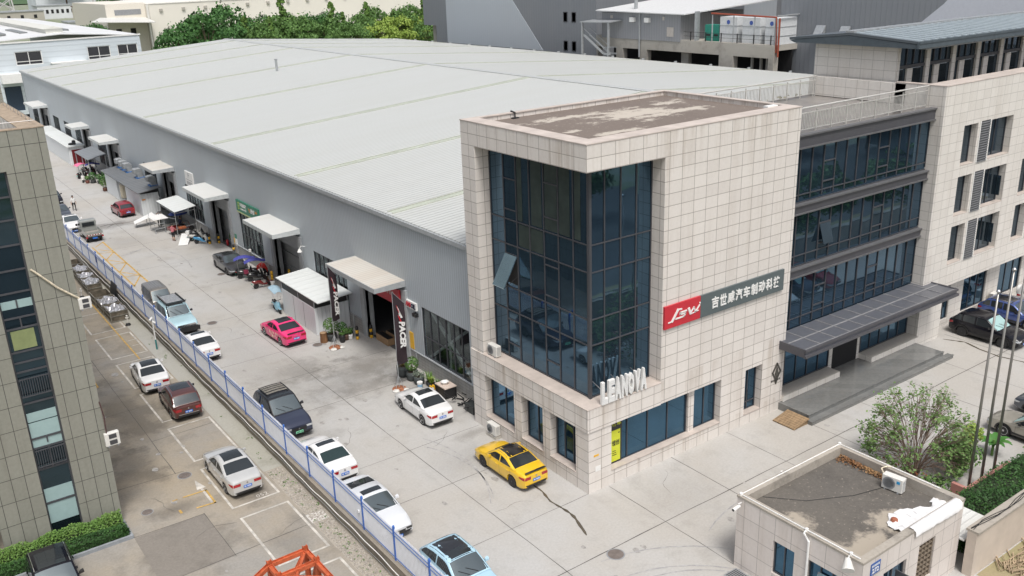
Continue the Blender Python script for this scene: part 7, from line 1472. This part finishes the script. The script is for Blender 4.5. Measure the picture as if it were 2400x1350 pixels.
# ================================================================ people
M_skin = pm('skin', (.42, .24, .16), .6, var=.05); M_hair = pm('black_hair', (.012, .010, .009), .6); M_pants = pm('black_trousers', (.015, .015, .018), .8); M_wshirt = pm('white_shirt', (.70, .70, .68), .8); M_shoe = pm('shoe', (.05, .04, .035), .6)
def person(x, y, z, head, label, top_m, leg_m, pose, bare_legs=False, hold=None, long_hair=False):
    """one skinned body; joints in metres, facing +y"""
    t = thing('person', label, 'person', (x, y, z), head); WL[t.name] = (0, 0, 0)
    J = dict(pel=(0, 0, .95, .14), wai=(0, .0, 1.10, .125), che=(0, .0, 1.30, .155), nek=(0, .0, 1.46, .06), hd0=(0, .015, 1.56, .085), hd1=(0, .02, 1.66, .098), hd2=(0, .0, 1.72, .07), nos=(0, .105, 1.60, .018),
             ls=(-.19, 0, 1.40, .065), le=(-.25, -.02, 1.12, .048), lw=(-.27, .05, .87, .034), lh=(-.27, .08, .78, .036), rs=(.19, 0, 1.40, .065), re=(.25, -.02, 1.12, .048), rw=(.27, .05, .87, .034), rh=(.27, .08, .78, .036),
             lhp=(-.10, 0, .90, .105), lk=(-.11, .02, .50, .066), la=(-.11, -.01, .09, .045), lt=(-.12, .15, .035, .036), rhp=(.10, 0, .90, .105), rk=(.11, .02, .50, .066), ra=(.11, -.01, .09, .045), rt=(.12, .15, .035, .036))
    for k, v in pose.items(): J[k] = tuple(v)+(J[k][3],)
    E = [('pel', 'wai', 't'), ('wai', 'che', 't'), ('che', 'nek', 't'), ('nek', 'hd0', 's'), ('hd0', 'hd1', 's'), ('hd1', 'hd2', 's'), ('hd0', 'nos', 's')]
    for s in 'lr':
        E += [('che', s+'s', 't'), (s+'s', s+'e', 'a'), (s+'e', s+'w', 's'), (s+'w', s+'h', 's'), ('pel', s+'hp', 'l'), (s+'hp', s+'k', 'l'), (s+'k', s+'a', 'c'), (s+'a', s+'t', 'f')]
        h = Vector(J[s+'h'][:3]); w_ = Vector(J[s+'w'][:3]); d = (h-w_).normalized(); side = d.cross(Vector((1, 0, 0))).normalized()
        for k, (o_, ln_) in enumerate(((-.033, .068), (-.011, .078), (.011, .074), (.033, .058))):
            a = h+side*o_+d*.02; J['%sf%d' % (s, k)] = tuple(a+d*ln_*.5)+(.009,); J['%sg%d' % (s, k)] = tuple(a+d*ln_+Vector((0, 0, 0)))+(.008,); E += [(s+'h', '%sf%d' % (s, k), 's'), ('%sf%d' % (s, k), '%sg%d' % (s, k), 's')]
        J[s+'th'] = tuple(h+side*.055+d*.01)+(.010,); E.append((s+'h', s+'th', 's'))
    names_ = list(J); idx = {k: i for i, k in enumerate(names_)}
    me = bpy.data.meshes.new('skeleton'); me.from_pydata([J[k][:3] for k in names_], [(idx[a], idx[c]) for a, c, _ in E], [])
    o = bpy.data.objects.new('skeleton', me); COL.objects.link(o); sk = o.modifiers.new('skin', 'SKIN'); sd = o.modifiers.new('subd', 'SUBSURF'); sd.levels = sd.render_levels = 1
    for i, k in enumerate(names_): v = me.skin_vertices[0].data[i]; v.radius = (J[k][3], J[k][3]); v.use_root = (k == 'pel')
    bpy.context.view_layer.update(); m2 = bpy.data.meshes.new_from_object(o.evaluated_get(bpy.context.evaluated_depsgraph_get())); bpy.data.objects.remove(o)
    m2.name = 'body'; mats = [M_skin, top_m, leg_m, M_shoe]
    m2.materials.clear()
    for m in mats: m2.materials.append(m)
    segs = [(Vector(J[a][:3]), Vector(J[c][:3]), k, J[a][3], J[c][3]) for a, c, k in E]; mi = dict(t=1, a=1, s=0, l=2, c=0 if bare_legs else 2, f=3)
    for p in m2.polygons:
        c = p.center; best = min(segs, key=lambda s: ((c-(s[0]+(s[1]-s[0])*max(0, min(1, (c-s[0]).dot(s[1]-s[0])/max(1e-6, (s[1]-s[0]).length_squared))))).length)-(s[3]+s[4])*.35); p.material_index = mi[best[2]]
        p.use_smooth = True
    bo = bpy.data.objects.new('body', m2); COL.objects.link(bo); bo.parent = t
    hd = Vector(J['hd1'][:3]); b = MB(); P = []
    for i in range(7):
        th = i/6*PI*.58; P.append([tuple(hd+Vector((.108*math.sin(th)*math.cos(a), -.012+.118*math.sin(th)*math.sin(a)*(.75 if math.sin(a) > 0 else 1), .02+.115*math.cos(th)))) for a in [k*PI/8 for k in range(17)]])
    b.grid(P, flip=True); b.build('hair', M_hair, t, True, world=False)
    b = MB()
    for s in (-1, 1): q = hd+Vector((s*.035, .088, -.035)); b.lathe([(.002, -.004), (.010, 0), (.002, .005)], 6, tuple(q), axis='y')
    b.build('eyes', M_black, t, world=False); return t
person(-6.76, 81.7, 0, PI+.1, 'man in a white T-shirt and black trousers walking down the driveway', M_wshirt, M_pants, dict(lk=(-.11, .10, .52), la=(-.11, .12, .10), lt=(-.12, .28, .04), rk=(.11, -.02, .50), ra=(.11, -.20, .12), rt=(.12, -.06, .04), lw=(-.28, -.02, .88), lh=(-.28, -.02, .79), rw=(.27, .14, .90), rh=(.27, .18, .82)))
person(-1.87, 60.9, 0, -PI/2+.5, 'person in a pink and grey top reaching towards the pipe canopy', pm('pink_grey_top', (.50, .16, .18), .8, var=.5, scale=5), M_pants, dict(le=(-.22, .16, 1.18), lw=(-.16, .36, 1.10), lh=(-.14, .45, 1.10), re=(.22, .16, 1.16), rw=(.18, .38, 1.08), rh=(.16, .47, 1.07), hd1=(0, .07, 1.65), hd2=(0, .06, 1.71), hd0=(0, .05, 1.55), nos=(0, .15, 1.57)), True)
person(-1.3, 67.6, 0, PI*.98, 'man in a pale shirt bending over the white bench top', pm('pale_shirt', (.52, .53, .55), .8, var=.15), M_pants, dict(che=(0, .14, 1.28), nek=(0, .22, 1.42), hd0=(0, .27, 1.50), hd1=(0, .30, 1.59), hd2=(0, .29, 1.66), nos=(0, .385, 1.53), ls=(-.19, .16, 1.36), rs=(.19, .16, 1.36), le=(-.24, .28, 1.42), lw=(-.2, .46, 1.56), lh=(-.18, .54, 1.57), re=(.24, .28, 1.42), rw=(.2, .46, 1.56), rh=(.18, .54, 1.57)))
person(-.25, 63.9, .0, -PI/2+.2, 'person in dark blue clothes seated under the navy parasol', pm('navy_shirt', (.02, .025, .06), .8), M_pants, dict(pel=(0, 0, .80), wai=(0, .02, .95), che=(0, .05, 1.15), nek=(0, .07, 1.31), hd0=(0, .10, 1.40), hd1=(0, .11, 1.50), hd2=(0, .09, 1.56), nos=(0, .195, 1.44), ls=(-.19, .05, 1.25), rs=(.19, .05, 1.25), le=(-.24, .12, 1.0), lw=(-.2, .34, .92), lh=(-.2, .42, .92), re=(.24, .12, 1.0), rw=(.2, .34, .92), rh=(.2, .42, .92), lhp=(-.10, .03, .78), rhp=(.10, .03, .78), lk=(-.14, .40, .74), rk=(.14, .40, .74), la=(-.14, .42, .36), ra=(.14, .42, .36), lt=(-.14, .56, .30), rt=(.14, .56, .30)))
# ================================================================ plants
L_dark = leaf_mat('leaf_dark', (.035, .10, .028), (.075, .18, .045), (.05, .13, .032)); L_mid = leaf_mat('leaf_mid', (.07, .145, .04), (.13, .235, .06), (.09, .18, .045)); L_yel = leaf_mat('leaf_yellow_green', (.19, .29, .045), (.30, .39, .08), (.22, .33, .06))
L_hedge = leaf_mat('leaf_hedge_dark', (.02, .06, .015), (.05, .13, .025), (.03, .08, .02)); L_fresh = leaf_mat('leaf_fresh', (.08, .165, .035), (.155, .255, .055), (.105, .205, .04)); L_grey = leaf_mat('leaf_grey', (.16, .20, .15), (.24, .28, .22)); L_dry = leaf_mat('leaf_dry', (.28, .20, .08), (.22, .22, .07)); L_brn = leaf_mat('leaf_brown', (.22, .07, .03), (.14, .05, .03))
M_bark = pm('bark', (.10, .07, .05), .9, var=.3, scl=(3, 3, .5)); M_twig = pm('twig', (.20, .145, .11), .9, var=.3); M_soil = pm('soil', (.06, .045, .03), .95, var=.3)
rg = random.Random(21)
def rv(): return Vector((rg.gauss(0, 1), rg.gauss(0, 1), rg.gauss(0, 1))).normalized()
def crown_tree(name, label, leafm, h, rad, nclump, nleaf, size, slim=False):
    t = thing(name, label, 'tree', (0, 0, 0)); WL[t.name] = (0, 0, 0)
    b = MB(); b.tube([(0, 0, -.9), (.1, .05, h*.3), (0, .1, h*.62)], [h*.022, h*.016, h*.006], 7); cl = []
    for i in range(nclump):
        if slim: zz = h*(.22+.76*(i+.5)/nclump); rr_ = rad*(.95-.85*(i/nclump)**1.2)*rg.uniform(.1, .9); a = rg.random()*2*PI; c = Vector((rr_*math.cos(a), rr_*math.sin(a), zz)); cr = rad*.40*(1.1-.72*i/nclump)
        else:
            d = rv(); d.z = d.z*.75+.12; c = Vector((d.x*rad*.78, d.y*rad*.78, h*.60+d.z*h*.34)); cr = rad*rg.uniform(.26, .46)
        cl.append((c, cr)); b.tube([(0, .05, h*rg.uniform(.25, .55)), tuple(c*.55+Vector((0, 0, h*.24))), tuple(c)], [h*.008, h*.005, h*.002], 4, cap=False)
    b.build('trunk', M_bark, t, world=False); b = MB()
    for i in range(nleaf):
        c, cr = cl[rg.randrange(len(cl))]; d = rv(); d.z = abs(d.z)*.85-.18 if rg.random() < .85 else d.z; q = c+Vector((d.x, d.y, d.z*.8))*cr*rg.uniform(.72, 1.06); b.leaf(q, size*rg.uniform(.6, 1.25), (d+rv()*.55))
    b.build('crown', leafm, t, world=False); return t
G = 'trees behind the white roof'
pr = [crown_tree('broadleaf_tree', 'dark green broad tree at the left end of the row beyond the white roof', L_dark, 13.5, 6.2, 34, 3600, .62), crown_tree('broadleaf_tree', 'mid green bushy tree beyond the white roof', L_mid, 11.5, 5.2, 28, 2800, .58), crown_tree('slender_tree', 'slender bright tree poking above its neighbours beyond the roof', L_fresh, 15.5, 3.3, 44, 2600, .5, True), crown_tree('feathery_tree', 'yellow-green feathery tree beyond the white roof', L_yel, 9.5, 4.8, 26, 2400, .55)]
pos = [(0, 40.5, 190, .95), (0, 47.5, 193, 1.12), (0, 54, 200, 1.18), (1, 35.5, 186, .80), (2, 58, 196, .86), (1, 60.5, 198, 1.05), (2, 66, 200, .82), (1, 65, 204, 1.02), (2, 77, 218, 1.06), (1, 71, 208, 1.1), (1, 76.5, 206, 1.08), (0, 83, 212, .93), (1, 79, 222, 1.1), (2, 92, 219, .93), (1, 88, 210, 1.02), (2, 94, 216, .78), (0, 93, 222, .92), (1, 97, 212, 1.0), (3, 99, 208, 1.0), (2, 103, 219, .90), (3, 104, 214, 1.08), (1, 107, 224, 1.12), (3, 110, 214, 1.15), (2, 113, 221, .76), (1, 114, 218, 1.05), (3, 118, 218, 1.1), (2, 122, 219, .90), (1, 121, 226, 1.1), (3, 125, 214, 1.1), (1, 129, 222, 1.05), (0, 134, 224, 1.0), (3, 33, 184, .7), (1, 54, 212, 1.0), (1, 83, 204, .9), (1, 92, 204, .85), (3, 106, 203, .85), (1, 115, 205, .85), (0, 70, 218, .95), (1, 126, 206, .85)]
used = set(); order = {}
for i, (k, x, y, s) in enumerate(pos):
    if k not in used: used.add(k); t = pr[k]; t.location = (x, y, -.8); t.rotation_euler = (0, 0, rg.random()*6); t.scale = (s, s, s*(1.2 if k == 2 else 1.18)); t['group'] = G
    else: t = dup(pr[k], (x, y, -.8), rg.random()*6.28, None, G, (s, s, s*(1.2 if k == 2 else 1.18)))
    order.setdefault(k, []).append((x, t))
word = {0: 'dark green broad tree', 1: 'mid green bushy tree', 2: 'slender bright tree', 3: 'yellow-green feathery tree'}
ordn = ['first', 'second', 'third', 'fourth', 'fifth', 'sixth', 'seventh', 'eighth', 'ninth', 'tenth', 'eleventh', 'twelfth', 'thirteenth', 'fourteenth', 'fifteenth', 'sixteenth', 'seventeenth', 'eighteenth', 'nineteenth']
for k, l in order.items():
    l.sort(key=lambda q: q[0])
    for i, (x, t) in enumerate(l): t['label'] = '%s %s from the left behind the white roof' % (ordn[i], word[k])
pr2 = crown_tree('street_tree', 'round green street tree across the road', L_mid, 7.5, 3.0, 22, 1800, .42); pr2.location = (34, -38, -.5); pr2['group'] = 'street trees across the road'
for i, (x, y, s) in enumerate(((40, -17.5, .85), (47, -18.5, .95), (54, -18, .9), (61, -19, 1.0), (50, -37, 1.0), (58, -45, 1.2), (66, -38, 1.05), (74, -46, 1.2), (27, -45, 1.1), (83, -39, 1.1), (22, -34, 1.0))): dup(pr2, (x, y, -.5), i*1.3, None, None, s)
for lab, (x, y, z, r_) in (('dark round bush beside the low white outbuildings in the distance', (88, 452, -.8, 9)), ('dark bush left of the beige hall', (38, 268, -.8, 7)), ('dark green bushes below the tall pale block', (150, 860, -.8, 20))):
    t = dup(pr[0], (x, y, z), 1.0, lab, None, r_/7.0)
# ---------------- spreading bush by the hut
bt = thing('spreading_tree', 'bare-branched round tree with leaf tufts at its tips beside the guard hut', 'tree', (13.55, -8.95, 0)); WL[bt.name] = (0, 0, 0)
br = MB(); lf = MB(); C0 = Vector((.0, 0, 2.3)); RAD = 2.42
def tuft(p, n=8, s=.16):
    for _ in range(n): q = p+Vector((rg.gauss(0, .10), rg.gauss(0, .10), rg.gauss(0, .07))); lf.leaf(q, s*rg.uniform(.6, 1.25), Vector((rg.gauss(0, .5), rg.gauss(0, .5), 1)))
def bez(a, m, c, n=7): return [a*(1-t)**2+m*2*t*(1-t)+c*t*t for t in [i/n for i in range(n+1)]]
for i in range(46):                     # main stems fan out of one root to a round outline, each splitting near its end
    zf = 1-1.42*(i+.5)/46; an = i*2.39996+rg.gauss(0, .15); rr_ = math.sqrt(max(0, 1-zf*zf)); tip = C0+Vector((rr_*math.cos(an), rr_*math.sin(an), zf))*RAD*rg.uniform(.80, .92)
    root = Vector((rg.gauss(0, .12), rg.gauss(0, .12), 0)); mid = root*.4+tip*.33+Vector((0, 0, .30*max(.4, tip.z))); P = [q+Vector((rg.gauss(0, .025), rg.gauss(0, .025), 0)) for q in bez(root, mid, tip)]; br.tube([tuple(q) for q in P], [.028*(1-.085*k) for k in range(8)], 4, cap=False)
    for k in range(9):
        s = P[rg.choice((3, 4, 5, 6))]; d = ((tip-C0).normalized()+rv()*.55).normalized(); e = C0+((s-C0)*.45+(tip-C0)*.6+d*.75).normalized()*RAD*rg.uniform(.90, 1.05)
        if (e-s).length > 1.5: e = s+(e-s).normalized()*1.5
        Q = bez(s, (s+e)/2+Vector((0, 0, .10)), e, 4); br.tube([tuple(q) for q in Q], [.013, .011, .009, .007, .004], 3, cap=False)
        if rg.random() < .74: tuft(e, 7)
        for _ in range(2):
            f = e+(d+rv()*.9)*rg.uniform(.12, .3); br.tube([tuple(Q[3]), tuple(f)], [.007, .004], 3, cap=False)
            if rg.random() < .5: tuft(f, 4, .14)
    if i % 3 == 0: tuft(P[6], 5)
for i in range(50): a = rg.uniform(2.2, 4.3); q = Vector((2.1*math.cos(a)+rg.gauss(0, .3), 2.1*math.sin(a)+rg.gauss(0, .3), rg.uniform(.4, 1.8))); tuft(q, 3)
br.build('branches', M_twig, bt, world=False); lf.build('leaves', leaf_mat('leaf_tuft', (.09, .165, .045), (.165, .25, .08), (.11, .195, .055)), bt, world=False)
b = MB()
for i in range(140): a = rg.uniform(2.6, 3.7); b.leaf((2.0*math.cos(a)+rg.gauss(0, .35), 2.0*math.sin(a)-.5+rg.gauss(0, .3), rg.uniform(.3, 1.5)), .17)
b.build('withered_leaves', L_brn, bt, world=False)
def bush(x, y, z, rx, ry, h, label, m, n, size, name='shrub', stems=True, cat='shrub', flat=.75):
    t = thing(name, label, cat, (x, y, z)); WL[t.name] = (0, 0, 0)
    if stems:
        b = MB()
        for i in range(12): a = rg.random()*6.28; b.tube([(0, 0, 0), (rx*.3*math.cos(a), ry*.3*math.sin(a), h*.45), (rx*.7*math.cos(a), ry*.7*math.sin(a), h*rg.uniform(.6, .9))], [.02, .015, .006], 4, cap=False)
        b.build('stems', M_twig, t, world=False)
    b = MB(); cl = [(Vector((rg.uniform(-1, 1)*rx*.7, rg.uniform(-1, 1)*ry*.7, h*rg.uniform(.3, .82))), rg.uniform(.25, .5)) for _ in range(14)]
    for i in range(n):
        c, k = cl[rg.randrange(14)]; d = rv(); q = c+Vector((d.x*rx, d.y*ry, d.z*h*flat))*k*rg.uniform(.6, 1.05); q.z = max(.04, q.z); b.leaf(q, size*rg.uniform(.6, 1.3), d+Vector((0, 0, .5))+rv()*.5)
    b.build('foliage', m, t, world=False); return t
bush(15.5, -10.1, 0, 1.35, 1.0, 1.9, 'dense green shrub growing into the right side of the bare-branched tree', L_mid, 1900, .17); bush(17.55, -9.75, .2, .75, .7, 1.7, 'bright yellow-green shrub behind the flagpoles', L_yel, 1000, .16); bush(12.2, -10.6, 0, 1.3, .9, 1.3, 'low green shrub at the guard hut side of the hedge', L_mid, 800, .16)
def hedge(x0, y0, x1, y1, z, h, label, m, n, size, m2=None):
    t = thing('hedge', label, 'hedge', ((x0+x1)/2, (y0+y1)/2, z)); cx_, cy_ = (x0+x1)/2, (y0+y1)/2; WL[t.name] = (0, 0, 0); w_, d_ = (x1-x0)/2, (y1-y0)/2; b = MB()
    for i in range(n):
        f = rg.random(); u, v = rg.uniform(-1, 1), rg.uniform(-1, 1)
        if f < .5: p = Vector((u*w_, v*d_, h*(.9+.12*rg.random()+.09*math.sin(u*9+v*3)))); nr = Z
        elif f < .78: p = Vector((u*w_, -d_*rg.uniform(.88, 1.02), h*rg.random())); nr = -Y
        else: p = Vector(((-1 if rg.random() < .6 else 1)*w_*rg.uniform(.93, 1.01), v*d_, h*rg.random())); nr = X if p.x > 0 else -X
        b.leaf(p, size*rg.uniform(.6, 1.3), nr+rv()*.7)
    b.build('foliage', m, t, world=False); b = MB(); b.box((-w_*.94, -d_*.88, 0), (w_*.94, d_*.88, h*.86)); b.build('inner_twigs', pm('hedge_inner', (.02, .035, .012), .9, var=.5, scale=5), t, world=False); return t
hedge(9.6, -14.2, 24, -11.8, 0, 1.05, 'broad dark clipped hedge behind the boundary wall', L_hedge, 15000, .11)
bush(20.5, -12.6, .9, 2.2, .9, .5, 'loose new growth on top of the broad dark hedge', L_fresh, 260, .13, stems=False)
hedge(-31, 11.78, -18.95, 12.55, -.65, .55, 'low dark clipped hedge below the olive grey building', L_hedge, 12000, .085)
t = thing('feathery_hedge', 'light green feathery shrubs between the clipped hedge and the olive building', 'hedge', (-25, 12.95, -.65)); WL[t.name] = (0, 0, 0); b = MB()
for i in range(17000):
    x = rg.uniform(-6.2, 6.02); hh = 1.02+.07*math.sin(x*2.3)+.06*math.sin(x*5.1); yy = rg.gauss(0, .24); b.leaf((x, yy-.06, max(.1, hh*(1-.9*abs(yy))*rg.uniform(.5, 1.06))), .075*rg.uniform(.6, 1.4), Vector((rg.gauss(0, .5), -.4+rg.gauss(0, .5), 1)))
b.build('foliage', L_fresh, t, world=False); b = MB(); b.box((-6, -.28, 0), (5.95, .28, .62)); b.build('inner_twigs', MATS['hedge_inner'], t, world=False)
b = MB(); b.box((-31, 11.62, -.65), (-18.8, 11.76, -.48)); b.box((-18.93, 11.76, -.65), (-18.8, 13.35, -.48)); tag(b.build('kerb', pm('grey_kerb', (.26, .28, .30), .8, var=.15), loc=(-25, 11.7, -.65)), 'grey painted kerb edging the hedge bed', 'kerb')
b = MB(); b.box((-31, 11.76, -.66), (-18.93, 13.39, -.60)); struct(b.build('planting_bed', M_soil))
def potted(x, y, r_, h, label, m, kind, leafm, ph=.5, pm_=None, nm='potted_plant'):
    t = thing(nm, label, 'potted plant', (x, y, 0)); WL[t.name] = (0, 0, 0); b = MB(); b.lathe([(r_*.8, 0), (r_, ph*.3), (r_*.97, ph*.5), (r_*1.02, ph*.62), (r_, ph), (r_*.88, ph), (r_*.85, ph*.86)], 18, (0, 0, 0)); b.build('pot', m, t, True, world=False, fix=True)
    b = MB(); b.lathe([(r_*.86, ph*.80), (r_*.86, ph*.87)], 14, (0, 0, 0)); b.build('soil', M_soil, t, world=False); b = MB()
    if kind == 'bush':
        for i in range(int(380*h)): d = rv(); q = Vector((d.x*h*.42, d.y*h*.42, ph+h*.5+d.z*h*.42))*1; b.leaf(q*1.0, .12*rg.uniform(.6, 1.3), d+rv()*.6)
    elif kind == 'spiky':
        for i in range(70): a = rg.random()*6.28; k = rg.uniform(.4, 1); d = Vector((math.cos(a)*k*h*.6, math.sin(a)*k*h*.6, h*rg.uniform(.35, 1))); q = Vector((0, 0, ph*.85)); s = Vector((-d.y, d.x, 0)).normalized()*.018; mid_ = q+d*.6+Vector((0, 0, .08)); b.face([q-s, q+s, mid_+s*1.2, mid_-s*1.2]); b.face([mid_-s*1.2, mid_+s*1.2, q+d])
    else:
        for i in range(160): a = rg.random()*6.28; k = rg.random()**.5*r_*1.1; b.leaf((k*math.cos(a), k*math.sin(a), ph+rg.uniform(0, h)), .10, Vector((rg.gauss(0, .6), rg.gauss(0, .6), 1)))
    b.build('foliage', leafm, t, world=False)
    if kind == 'bush': b = MB(); b.tube([(0, 0, ph*.8), (.03, 0, ph+h*.6)], .03, 6); b.build('stem', M_bark, t, world=False)
    return t
M_potd = pm('dark_pot', (.045, .05, .05), .6, var=.2); M_pott = pm('terracotta_pot', (.15, .05, .035), .7); 
potted(-1.05, 26.75, .36, 1.25, 'bushy green plant in a big dark pot by the thin feather flag', M_potd, 'bush', L_mid, .55); potted(-.35, 26.5, .25, .9, 'leafy plant behind the big dark pot at the shed corner', M_potd, 'bush', L_dark, .45); potted(-.62, 25.95, .2, .12, 'black cylinder pot in front of the white shed', M_black, 'low', L_mid, .6); potted(-.22, 26.15, .17, .5, 'small plant in a brown pot by the first doorway', pm('brown_pot', (.12, .07, .05), .7), 'bush', L_mid, .45); potted(.08, 26.1, .17, .35, 'plant in a white pot by the first doorway', M_whitep, 'bush', L_mid, .4); potted(.28, 26.45, .18, .3, 'plant in a black pot nearest the striped bollard', M_black, 'low', L_dark, .4)
potted(-.12, 18.2, .40, .40, 'dry grassy plant in a stacked grey tyre pot below the near flag', pm('tyre_pot', (.06, .07, .07), .7), 'spiky', L_dry, .75); potted(.05, 17.3, .38, 1.05, 'green bush in a dark tyre pot under the window', MATS['tyre_pot'], 'bush', L_mid, .60); potted(.08, 16.5, .34, .30, 'grey-green succulent in a dark tyre pot under the window', MATS['tyre_pot'], 'low', L_grey, .55)
potted(.45, 15.9, .2, .75, 'grassy spiky plant against the plinth', M_potd, 'spiky', L_fresh, .25); potted(.3, 15.3, .24, .55, 'spiky light green plant in a round pot beside the blue bucket', M_potd, 'spiky', L_yel, .4); potted(.55, 14.95, .2, .5, 'spiky plant behind the yellow jerry can', M_potd, 'spiky', L_fresh, .3)
potted(-2.15, 96.3, .26, .6, 'small green plant in a red pot before the lean-to', M_pott, 'bush', L_mid, .4); potted(-1.55, 95.9, .34, 1.1, 'bonsai-like plant in a wide pot before the lean-to', M_potd, 'bush', L_dark, .4); potted(-1.5, 89.8, .30, 1.2, 'round green plant in a brown pot at the duct shed corner', pm('brown_glazed_pot', (.12, .05, .03), .5), 'bush', L_mid, .45); bush(-.6, 93.5, 0, .8, 1.6, 1.7, 'dark shrub mass between duct shed and lean-to', L_dark, 900, .16); potted(-.95, 95.0, .28, .9, 'dark potted plant in front of the shrub mass', M_potd, 'bush', L_dark, .4)
potted(2.1, 54.3, .25, 1.3, 'tall leafy plant just inside the far dark doorway', M_potd, 'bush', L_dark, .5)
# banana-like plant
t = thing('broadleaf_plant', 'large-leaved banana-like plant at the right end of the flagpoles', 'plant', (18.6, -10.3, 0)); WL[t.name] = (0, 0, 0); b = MB(); b.tube([(0, 0, 0), (.03, 0, .9)], .07, 8); b.build('stem', L_mid, t, world=False); b = MB()
for i in range(11):
    a = i*2.4; d = Vector((math.cos(a), math.sin(a), 0)); s = Vector((-d.y, d.x, 0)); L_ = rg.uniform(.8, 1.25); P = []
    for j in range(6): u = j/5; c = d*L_*u*.75+Z*(.55+L_*(u*1.1-u*u*.75)); w_ = .17*math.sin(PI*(.12+.85*u)); P.append([tuple(c-s*w_), tuple(c+Z*-.03), tuple(c+s*w_)])
    b.grid(P)
b.build('leaf_blades', leaf_mat('banana_leaf', (.05, .16, .03), (.10, .24, .05)), t, True, world=False)
# rough ground outside the boundary wall
b = MB()
for i in range(1500): x = rg.uniform(12.5, 22); y = rg.uniform(-17.5, -15.6); b.leaf((x, y, .02+.16*rg.random()), .14, Vector((rg.gauss(0, .7), rg.gauss(0, .7), .7)))
tag(b.build('weeds', L_fresh, loc=(16, -16.5, 0)), 'patch of green weeds on the rough ground outside the boundary wall', 'weeds', kind='stuff')
b = MB()
for i in range(260):
    x = rg.uniform(9.5, 13.2); y = rg.uniform(-17, -15.2); a = rg.uniform(-.6, .9); L_ = rg.uniform(.25, .9); z = .03+.1*rg.random(); b.bar((x, y, z), (x+L_*math.cos(a), y+L_*math.sin(a), z+rg.uniform(-.02, .08)), rg.uniform(.02, .05))
tag(b.build('dry_branches', pm('dry_branch', (.34, .26, .17), .9, var=.4), loc=(11.5, -16, 0)), 'litter of dry broken branches at the foot of the boundary wall', 'branches', kind='stuff')
b = MB()
for i in range(70):
    x = rg.uniform(-11.35, -10.5); y = rg.uniform(1, 13.3) if i < 55 else rg.uniform(14, 40)
    for _ in range(5): b.leaf((x+rg.gauss(0, .05), y+rg.gauss(0, .05), -.63+.05*rg.random()), .08, Vector((rg.gauss(0, .5), rg.gauss(0, .5), 1)))
tag(b.build('weeds', L_mid, loc=(-11, 8, -.64)), 'scattered small weeds in the gravel strip beside the retaining wall', 'weeds', kind='stuff')
b = MB()
for i in range(2600): x = rg.uniform(-11.4, -10.5); y = rg.uniform(-2, 13.4); s = rg.uniform(.02, .055); b.lathe([(s, 0), (s*.7, s*.8)], 5, (x, y, -.645))
tag(b.build('pebbles', pm('pebble', (.38, .35, .31), .8, var=.4, scale=9), loc=(-11, 6, -.645)), 'loose pebbles covering the gravel strip', 'pebbles', kind='stuff')

# ---------------- loose pieces of one kind become parts of their own
def split_parts(names):
    for o in [q for q in COL.objects if q.type == 'MESH' and q.parent and q.name.split('.')[0] in names]:
        me = o.data; par = list(range(len(me.vertices)))
        def fd(i):
            while par[i] != i: par[i] = par[par[i]]; i = par[i]
            return i
        for p in me.polygons:
            v = p.vertices
            for k in v[1:]: par[fd(v[0])] = fd(k)
        gr = {}
        for p in me.polygons: gr.setdefault(fd(p.vertices[0]), []).append(p)
        # boxes that touch stay together
        bb = []
        for ps in gr.values():
            vs = [me.vertices[i].co for p in ps for i in p.vertices]; bb.append([Vector((min(v[k] for v in vs) for k in range(3))), Vector((max(v[k] for v in vs) for k in range(3))), ps])
        done = False
        while not done:
            done = True
            for i in range(len(bb)):
                for j in range(i+1, len(bb)):
                    if all(bb[i][0][k] <= bb[j][1][k]+.02 and bb[j][0][k] <= bb[i][1][k]+.02 for k in range(3)):
                        bb[i] = [Vector(min(a, b) for a, b in zip(bb[i][0], bb[j][0])), Vector(max(a, b) for a, b in zip(bb[i][1], bb[j][1])), bb[i][2]+bb[j][2]]; bb.pop(j); done = False; break
                if not done: break
        if len(bb) < 2: continue
        base = names[o.name.split('.')[0]] or o.name.split('.')[0]
        for n, (lo, hi, ps) in enumerate(bb):
            ids = sorted({i for p in ps for i in p.vertices}); mp = {i: k for k, i in enumerate(ids)}; m2 = bpy.data.meshes.new(base); m2.from_pydata([me.vertices[i].co for i in ids], [], [[mp[i] for i in p.vertices] for p in ps])
            for m in me.materials: m2.materials.append(m)
            m2.polygons.foreach_set('material_index', [p.material_index for p in ps])
            q = bpy.data.objects.new(base, m2); COL.objects.link(q); q.parent = o.parent; q.location = o.location
        bpy.data.objects.remove(o)
split_parts({'coping': '', 'blind': '', 'window_seat': '', 'transoms': 'transom', 'plinth': '', 'door_post': '', 'window_sill': '', 'sill_trim': '', 'penthouse_pier': '', 'bay_panel': '', 'dark_bay': '', 'dark_door': '', 'vent_cowl': '', 'column': '', 'drawn_curtain': '', 'balcony_rail': '', 'hatch': '', 'trim': '', 'roof_light': '', 'parapet_render': '', 'door_gap': '', 'stay': '', 'characters': ''})
